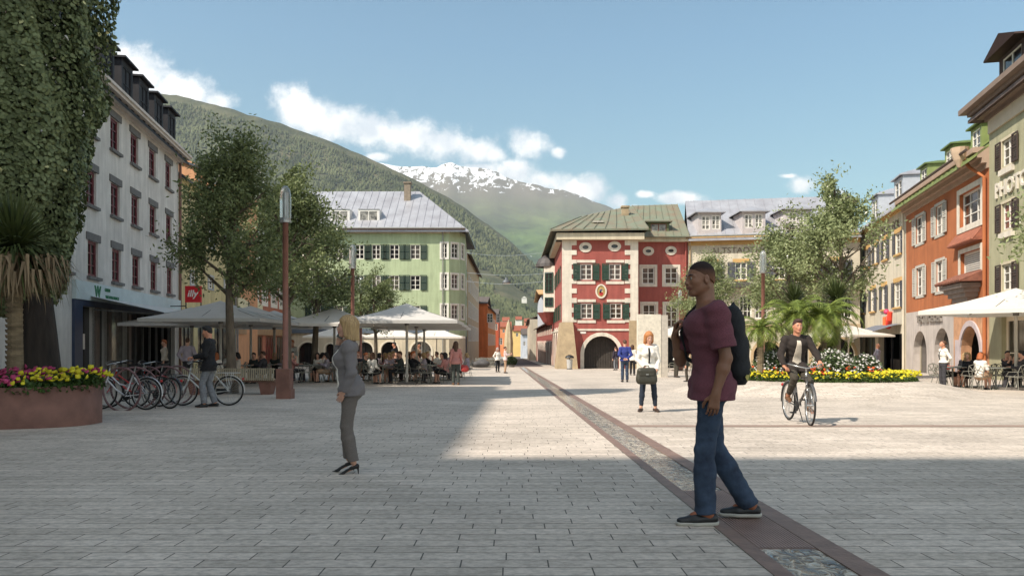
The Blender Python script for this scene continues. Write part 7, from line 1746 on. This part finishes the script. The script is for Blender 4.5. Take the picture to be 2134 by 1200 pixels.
# backpack (top level, same frame as man)
bp=thing('backpack','black backpack with small olive patch worn by the man in maroon','backpack',fg,rz=math.pi,local=True); bp.scale=(k,)*3
Q=SDF(); Q.cone((-.165,-.03,1.38),(-.185,-.03,1.06),.115,.135,.03,flat=((1,0,0),.66)); Q.cone((-.225,-.03,1.22),(-.225,-.03,1.03),.08,.095,.03,flat=((1,0,0),.6)); Q.cone((-.17,-.03,1.50),(-.17,-.03,1.40),.012,.05,.03,flat=((1,0,0),.4))
sobj('bag',Q,.008,mat('backpack_black',(22,22,26),.8,.12,40,.3,100),bp,[((0,0,.94),(0,0,-1))],lambda X,Y,Z:(.004*np.sin(Z*40+Y*20)).astype(np.float32))
for s in(-1,):
    Q=MB(); pts=[(-.16,s*.10,1.46),(-.06,s*.12,1.515),(.05,s*.125,1.50),(.135,s*.13,1.41),(.17,s*.135,1.30),(.12,s*.17,1.12),(-.05,s*.20,1.03),(-.2,s*.13,1.0)]
    for i in range(len(pts)-1): Q.bar(pts[i],pts[i+1],.05,.012,up=(0,s*.3,1) if i<3 else (1,0,.2))
    Q.build('strap',MATS['backpack_black'],bp)
Q=MB(); Q.add([(-.262,.06,1.03),(-.275,.05,1.075),(-.235,.085,.965),(-.215,.10,1.0)],[(0,1,3,2)]); Q.build('patch',mat('olive_patch',(168,156,84),.8,.08,8),bp)
# --- blonde woman on phone (foreground) ---
J=base_pose('f')
J.update(pel=(-.02,0,.965),wai=(.03,0,1.10),che=(.03,0,1.30),nek=(.0,0,1.475),hc=(.03,0,1.665),hf=(1,0,-.02),
 elL=(-.05,.215,1.14),wrL=(.035,.19,.93),hdL=(.5,-.25,-.8),hnL=(.0,-1,0),thL=(1,0,0),cuL=.4,
 elR=(.16,-.20,1.24),wrR=(.135,-.12,1.47),hdR=(-.28,.12,1),hnR=(-.3,1,.0),thR=(-.6,0,.5),cuR=.75,
 knL=(.02,.07,.53),anL=(-.055,.075,.135),ftL=(1,.05,-.02),knR=(.045,-.075,.53),anR=(.015,-.10,.15),ftR=(1,.1,-.02),hipL=(-.02,.08,.94),hipR=(-.02,-.08,.94))
wm=place(728,7.74)
C_jk=cloth('jacket_grey',(118,112,112),.12,140,.3)
build_person('blonde woman in grey trouser suit and black high heels talking on a phone',J,style(sex='f',fat=1.0,hair='bob',hairm=H_bld,brow=H_brn,skin=skin('fair',(192,146,124)),top=dict(m=C_jk,g=.016,hem=.885,flare=.022,inner=C_wht,vw=(.06,.04),lapel=1,name='jacket',wr=.004),bot=dict(m=C_gryt,g=.012,hemw=.056,cut=.03,wr=.0018),shoe=dict(m=S_blk,heel=.062)),wm,math.pi+.1,1.595,.0065)
ph=thing('mobile_phone','dark mobile phone held to the ear of the blonde woman','phone',wm,rz=math.pi+.1,local=True); ph.scale=(1.595/1.8,)*3
Q=MB(); Q.bar((.125,-.088,1.535),(.055,-.092,1.66),.012,.07,up=(1,0,.4)); Q.build('phone_body',mat('phone_black',(20,20,22),.25,.05,5),ph)
# --- woman with briefcase ---
J=base_pose('f')
J.update(hc=(.045,.01,1.65),hf=(.9,.12,-.32),hu=(.33,0,.95),elL=(.0,.22,1.14),wrL=(.12,.17,.93),hdL=(.3,-.4,-.85),hnL=(-.3,-1,0),thL=(1,0,0),cuL=.8,
 elR=(-.03,-.24,1.15),wrR=(.13,-.10,.99),hdR=(.25,.2,-1),hnR=(0,1,0),thR=(1,0,.2),cuR=1.3,knL=(.03,.12,.5),anL=(-.02,.16,.085),ftL=(1,.25,0),knR=(.0,-.13,.5),anR=(-.02,-.16,.085),ftR=(1,-.45,0))
bw=place(1351,15.9)
build_person('woman with ginger bob in white blouse and dark skinny jeans holding a briefcase',J,style(sex='f',hair='bob',hairm=mat('hair_copper',(206,140,84),.55,.16,70,.5,200,col2=(150,92,50)),brow=H_brn,top=dict(m=C_wht,g=.013,hem=.83,flare=.02,tie=1,collar=1,name='blouse'),bot=dict(m=C_dj,g=.006,hemw=.04,cut=.12),shoe=dict(m=mat('shoe_dark_brown',(56,40,32),.5,.1,9))),bw,-math.pi/2-.02,1.68,.0095)
bc=thing('briefcase','dark olive briefcase with front flap held by the woman in white','briefcase',(bw[0],bw[1],bw[2]),rz=-math.pi/2,local=True)
Q=SDF(); cx,cz=.20,.745
Q.cone((cx,-.20,cz+.11),(cx,.06,cz+.11),.065,.065,.03,flat=((1,0,0),.8)); Q.cone((cx,-.21,cz-.09),(cx,.07,cz-.09),.075,.075,.03,flat=((1,0,0),.85)); Q.cone((cx,-.2,cz),(cx,.06,cz),.08,.08,.06,flat=((1,0,0),.7))
M_bc=mat('briefcase_olive',(52,50,40),.5,.1,20,.2,60); sobj('case',Q,.009,M_bc,bc)
Q=SDF(); Q.cone((cx+.035,-.19,cz+.10),(cx+.035,.05,cz+.10),.055,.055,.02,flat=((1,0,0),.6)); Q.cone((cx+.05,-.2,cz+.03),(cx+.05,.06,cz+.03),.03,.03,.03,flat=((1,0,0),.6)); sobj('flap',Q,.009,M_bc,bc)
Q=MB(); Q.tube([(cx,-.12,cz+.17),(cx,-.11,cz+.215),(cx,-.03,cz+.215),(cx,-.02,cz+.17)],.010,8); Q.build('handle',M_bc,bc)
Q=MB(); Q.box((cx+.085,-.07,cz+.04),(.012,.05,.018)); Q.build('clasp',M_rim,bc)
# --- cyclist ---
J=base_pose()
J.update(pel=(-.24,0,1.0),wai=(-.22,0,1.13),che=(-.15,0,1.34),nek=(-.12,0,1.51),hc=(-.07,0,1.70),hf=(1,.03,.0),
 shL=(-.14,.19,1.46),elL=(-.02,.30,1.22),wrL=(.12,.315,1.075),hdL=(.8,-.05,-.4),hnL=(.1,.0,-1),thL=(0,-1,0),cuL=1.2,
 shR=(-.14,-.19,1.46),elR=(-.10,-.29,1.20),wrR=(.02,-.27,1.0),hdR=(.75,.25,-.35),hnR=(0,0,-1),thR=(0,1,0),cuR=1.1,
 hipL=(-.22,.09,.97),knL=(.14,.14,.83),anL=(-.02,.16,.44),hipR=(-.22,-.09,.97),knR=(.12,-.15,.68),anR=(.0,-.165,.26),ftR=(1,-.1,-.15),ftL=(1,.1,-.25))
J.update(knL=(.15,.13,.70),anL=(.06,.15,.30),knR=(.16,-.13,.82),anR=(-.07,-.15,.47))
J['knL'],J['knR']=(.16,.13,.72),(.17,-.13,.80); J['anL'],J['anR']=(.10,.14,.29),(-.16,-.14,.46)
cyc=(4.99,13.35,gz(13.35))
build_person('young man in dark blazer and brown boots riding the dark grey bicycle',J,style(hair='short',hairm=H_red,brow=H_red,skin=SK_T,top=dict(m=C_blz,g=.018,hem=.90,lapel=1,inner=C_wht2,vw=(.05,.06),name='blazer',flare=.03),bot=dict(m=C_olv,g=.012,hemw=.045,cut=.18),shoe=dict(m=S_brn,high=1)),cyc,-math.pi/2-.03,1.78,.0085)
# --- man holding white bike ---
J=base_pose()
J.update(nek=(.0,0,1.48),hc=(.045,0,1.66),hf=(1,0,-.15),hu=(.15,0,1),elL=(.02,.24,1.16),wrL=(.27,.20,1.10),hdL=(1,-.1,-.1),hnL=(0,0,-1),thL=(0,-1,0),cuL=1.1,elR=(.02,-.24,1.16),wrR=(.26,-.2,1.08),hdR=(1,.1,-.1),hnR=(0,0,-1),thR=(0,1,0),cuR=1.1,
 knL=(.10,.09,.51),anL=(.0,.10,.085),knR=(.03,-.09,.5),anR=(-.08,-.1,.085),anL_=0)
J['knL']=(.12,.09,.52);J['anL']=(.07,.11,.085);J['anR']=(-.10,-.1,.085)
bm_=place(436,17.3)
build_person('bearded man in black jacket and grey jeans holding the white bicycle',J,style(hair='short',hairm=H_blk,brow=H_blk,skin=SK_T,top=dict(m=C_blk,g=.02,hem=.80,flare=.025,name='jacket',collar=1),bot=dict(m=C_lj,g=.014,hemw=.06),shoe=dict(m=S_blk)),bm_,math.pi+.08,1.84,.0095)
# --- mid-distance standing people ---
def stand(label,px,Y,rz,H,st,res=.014,**jj):
    J=base_pose(st.get('sex','m')); J.update(jj); return build_person(label,J,st,place(px,Y),rz,H,res)
hips=dict(elL=(-.08,.30,1.17),wrL=(-.02,.19,.99),hdL=(.3,-.6,-.7),elR=(-.08,-.30,1.17),wrR=(-.02,-.19,.99),hdR=(.3,.6,-.7))
backh=dict(elL=(-.12,.26,1.16),wrL=(-.17,.06,1.0),hdL=(0,-1,-.2),elR=(-.12,-.26,1.16),wrR=(-.17,-.06,.98),hdR=(0,1,-.2),hnL=(-1,0,0),hnR=(-1,0,0))
p=place(950,29.5)
stand('woman in dusty pink top and dark trousers seen from behind with red shoulder bag',950,29.5,math.pi/2+.1,1.69,style(sex='f',hair='long',hairm=H_brn,top=dict(m=C_pink,hem=.86),bot=dict(m=C_dgr,g=.01,hemw=.05),shoe=dict(m=S_brn)),.012)
hb=thing('shoulder_bag','soft red shoulder bag hanging on the right side of the woman in pink','handbag',(p[0]+.27,p[1]-.05,p[2]),local=True)
Q=SDF(); Q.cone((0,0,.72),(.06,0,.66),.07,.15,.05,flat=((0,1,0),.5)); Q.cone((.02,0,.62),(.12,0,.6),.09,.1,.05,flat=((0,1,0),.5)); sobj('bag',Q,.012,mat('red_leather',(168,54,52),.5,.1,20),hb)
Q=MB(); Q.tube([(-.04,0,.76),(-.09,0,1.05),(-.13,0,1.35),(-.08,.05,1.1),(.03,.03,.8)],.008,5); Q.build('strap',MATS['red_leather'],hb)
stand('man in royal blue jacket and jeans seen from behind, hands clasped at his back',1302,32.5,math.pi/2,1.8,style(hair='short',hairm=H_brn,top=dict(m=C_blu,g=.022,hem=.90,name='jacket'),bot=dict(m=C_jean,hemw=.052),shoe=dict(m=S_blk)),.012,**backh)
stand('person in dark purple shirt and jeans at the red arch',1283,56,math.pi/2+.5,1.7,style(top=dict(m=cloth('dark_purple',(52,44,58))),bot=dict(m=C_lj)),.016)
stand('person in white shirt with black bag half hidden behind the man in royal blue',1318,43,math.pi/2-.3,1.72,style(sex='f',hair='bob',top=dict(m=C_wht),bot=dict(m=C_blk)),.016)
bg=thing('handbag','small black handbag carried at the stone slab by the woman in white','handbag',(at(1326,43).x,42.9,gz(43)),local=True)
Q=SDF(); Q.cone((-.07,0,.74),(.1,0,.74),.1,.1,.04,flat=((0,1,0),.5)); sobj('bag',Q,.014,C_blk,bg)
stand('bald man in white shirt and grey trousers standing beside the distant lamp post',1409,39.,.25,1.72,style(hair='buzz',hairm=SK_L,top=dict(m=C_wht,g=.018,hem=.93),bot=dict(m=C_olv,g=.016,hemw=.06)),.013,elL=(.04,.24,1.18),wrL=(.22,.12,1.2),hdL=(.7,-.5,.4),elR=(.04,-.24,1.18),wrR=(.22,-.12,1.2),hdR=(.7,.5,.4))
stand('child in olive clothes half hidden behind the backpacker',1431,33.,math.pi-.3,1.42,style(hair='short',hairm=H_brn,top=dict(m=C_dgr),bot=dict(m=C_olv)),.014)
stand('grey haired person in white top and black trousers with a bag at the street entrance',1037,50.,-math.pi/2+.6,1.62,style(sex='f',hair='bob',hairm=mat('hair_grey',(150,146,142),.6,.1,40),top=dict(m=C_wht),bot=dict(m=C_blk,hemw=.045)),.016,**hips)
stand('woman in pale pink blouse and beige trousers reaching towards the folded parasol',1053,47.5,.1,1.66,style(sex='f',hair='bun',hairm=H_brn,top=dict(m=cloth('pale_pink',(214,190,186))),bot=dict(m=C_tan_,hemw=.045)),.016,elL=(.1,.2,1.22),wrL=(.32,.14,1.3),hdL=(1,0,.2),elR=(.1,-.2,1.22),wrR=(.3,-.14,1.25),hdR=(1,0,.2))
stand('man in pale shirt and dark trousers inside the shaded shopfront',343,31.,math.pi+.4,1.78,style(hair='short',hairm=H_gng,top=dict(m=C_wht2,hem=.93),bot=dict(m=C_chr)),.014)
stand('man in white shirt seen from behind in front of the shaded shopfront',391,28.5,math.pi/2+.2,1.8,style(hair='short',hairm=H_brn,top=dict(m=C_lil,hem=.93,g=.018),bot=dict(m=C_chr)),.014,**hips)
stand('man in white shirt and blue jeans standing right of the nearest lamp post',609,34.2,-math.pi/2-.5,1.84,style(hair='short',hairm=H_gng,top=dict(m=C_wht,hem=.92),bot=dict(m=C_jean)),.014,wrL=(.06,.16,.93),elL=(-.05,.27,1.15),hdL=(.3,-.4,-.9))
stand('woman in white blouse and dark trousers with raised chin, hands behind her back',1965,25.6,math.pi,1.66,style(sex='f',hair='bun',hairm=H_brn,skin=SK_T,top=dict(m=C_wht,hem=.98,tie=1,collar=1,name='blouse'),bot=dict(m=C_chr,g=.01,hemw=.045,cut=.06),shoe=dict(m=S_tank)),.011,hf=(1,0,.28),hu=(-.28,0,1),**backh)
stand('man in lilac shirt beside the shop awning behind the flower mound',1829,41.,-.2,1.76,style(hair='buzz',hairm=SK_T,skin=SK_T,top=dict(m=C_lil,g=.018,hem=.9),bot=dict(m=C_tan_)),.013,**hips)
stand('dark haired waiter in black seen in profile above the seated guests',822,41.5,math.pi,1.84,style(hair='short',hairm=H_blk,skin=SK_T,top=dict(m=C_blk),bot=dict(m=C_blk)),.014)
stand('waiter with bald head and dark waistcoat above the seated guests on the right',872,41.8,-.2,1.8,style(hair='buzz',hairm=H_buz,skin=SK_T,top=dict(m=C_tan_,g=.014),bot=dict(m=C_blk),shoe=dict(m=S_blk)),.014)
# --- seated guests ---
def sit_pose(sex,v):
    J=base_pose(sex); d=dict(pel=(-.03,0,.53),wai=(-.04,0,.66),che=(-.02,0,.88),nek=(.0,0,1.05),hc=(.035,0,1.235),hf=(1,0,-.1))
    sw=.178 if sex=='m' else .152
    for s,n in((1,'L'),(-1,'R')):
        d['sh'+n]=(-.01,s*sw,1.0); d['el'+n]=(.07,s*(sw+.05),.76); d['wr'+n]=(.30,s*(sw-.02),.80); d['hd'+n]=(1,-s*.4,0); d['hn'+n]=(0,0,-1); d['th'+n]=(0,-s,0)
        d['hip'+n]=(.0,s*.09,.52); d['kn'+n]=(.42,s*(.10 if sex=='m' else .07),.53); d['an'+n]=(.40+.06*s*(v%2),s*.10,.09)
    if v==1: d.update(wrL=(.30,.08,.88),wrR=(.30,-.08,.88),hdL=(1,0,.5),hdR=(1,0,.5),hf=(1,0,-.35),hu=(.35,0,1))
    if v==2: d.update(hf=(1,.5,0),elR=(-.03,-.24,.76),wrR=(.2,-.2,.66),hdR=(1,0,-.3))
    if v==3: d.update(wrR=(.18,-.08,1.03),hdR=(-.2,.2,1),elR=(.16,-.2,.84),hf=(1,-.4,.05),pel=(-.05,0,.53),che=(-.07,0,.88),nek=(-.06,0,1.05),hc=(-.03,0,1.235))
    J.update(d); return J
protos=[]
PR=[('f',1,'bob',H_bld,C_wht,C_tan_),('m',0,'short',H_blk,C_blk,C_blk),('f',2,'long',H_bld,C_chr,C_blk),('m',3,'short',H_brn,C_lil,C_chr),('f',0,'bun',H_gng,C_wht2,C_blk),('m',2,'short',H_blk,C_dgr,C_dj)]
def seat_guest(x,y,rz): return Vector((x+math.cos(rz)*.02,y+math.sin(rz)*.02,gz(y)-.02))
tops_=[('white',C_wht),('black',C_blk),('dark green',C_dgr),('dusty pink',C_pink),('lilac grey',C_lil),('cream',C_wht2),('charcoal',C_chr),('coral',C_coral),('navy denim',C_dj)]
hairs_=[('blonde',H_bld),('black',H_blk),('brown',H_brn),('ginger',H_gng)]
special={'E':('F',2,'blonde woman in dark top seen from behind',2,C_blk,H_bld),'F':('f',0,'x',0,C_coral,H_brn),'G':('f',4,'x',4,C_wht,H_gng),'H':('m',3,'x',3,C_chr,H_blk)}
rs_=random.Random(9); seen=set(); idx=0; first={}
def near_table(x,y):
    return min(range(len(TB)),key=lambda i:(at(TB[i][0],TB[i][1]).x-x)**2+(TB[i][1]-y)**2)
for (x,y,rz,oc) in SEATS:
    if oc=='x': continue
    oc=oc.upper()
    if oc in 'ABCD': pi={'A':0,'B':1,'C':2,'D':3}[oc]; 
    elif oc in 'a': pi=4
    else: pi={'E':2,'F':4,'G':0,'H':3}[oc]
    if oc in 'ABCD' and rs_.random()<.3: pi=rs_.choice((4,5))
    sx,v,hs,hm,tm,bm2=PR[pi]; SHt=SH[near_table(x,y)]
    if pi not in first:
        J=sit_pose(sx,v); o=build_person('x',J,style(sex=sx,hair=hs,hairm=hm,top=dict(m=tm,g=.014),bot=dict(m=bm2,kind='trousers' if sx=='m' else 'skirt'),shoe=dict(m=S_blk)),(0,0,0),0,1.76 if sx=='m' else 1.68,.0135,'guests seated at the café tables',sit=True); first[pi]=o
    else: o=copy_tree(first[pi])
    o.location=seat_guest(x,y,rz); o.rotation_euler=(0,0,rz)
    for tries in range(400):
        tn,tmm=rs_.choice(tops_[:7] if tries<12 else tops_); hn,hmm=rs_.choice(hairs_)
        if oc=='E': tn,tmm,hn,hmm='black',C_blk,'blonde',H_bld
        if oc=='F': tn,tmm,hn,hmm='coral',C_coral,'brown',H_brn
        if oc=='G': tn,tmm,hn,hmm='white',C_wht,'ginger',H_gng
        if oc=='H': tn,tmm,hn,hmm='charcoal',C_chr,'black',H_blk
        lab='seated %s with %s hair in %s top at the %s'%('man' if sx=='m' else 'woman',hn,tn,SHt)
        lab=' '.join(lab.split()[:16])
        if lab not in seen: break
    if lab in seen: lab=lab.replace('seated','left facing seated' if math.cos(rz)<0 else 'right facing seated',1)
    if lab in seen: lab=lab.replace('seated','slumped seated',1)
    lab=' '.join(lab.split()[:16]); seen.add(lab); o['label']=lab
    for ch in o.children:
        b=ch.name.split('.')[0]
        nm={'hair':hmm,'shirt':tmm}.get(b)
        if nm: ch.material_slots[0].link='OBJECT'; ch.material_slots[0].material=nm
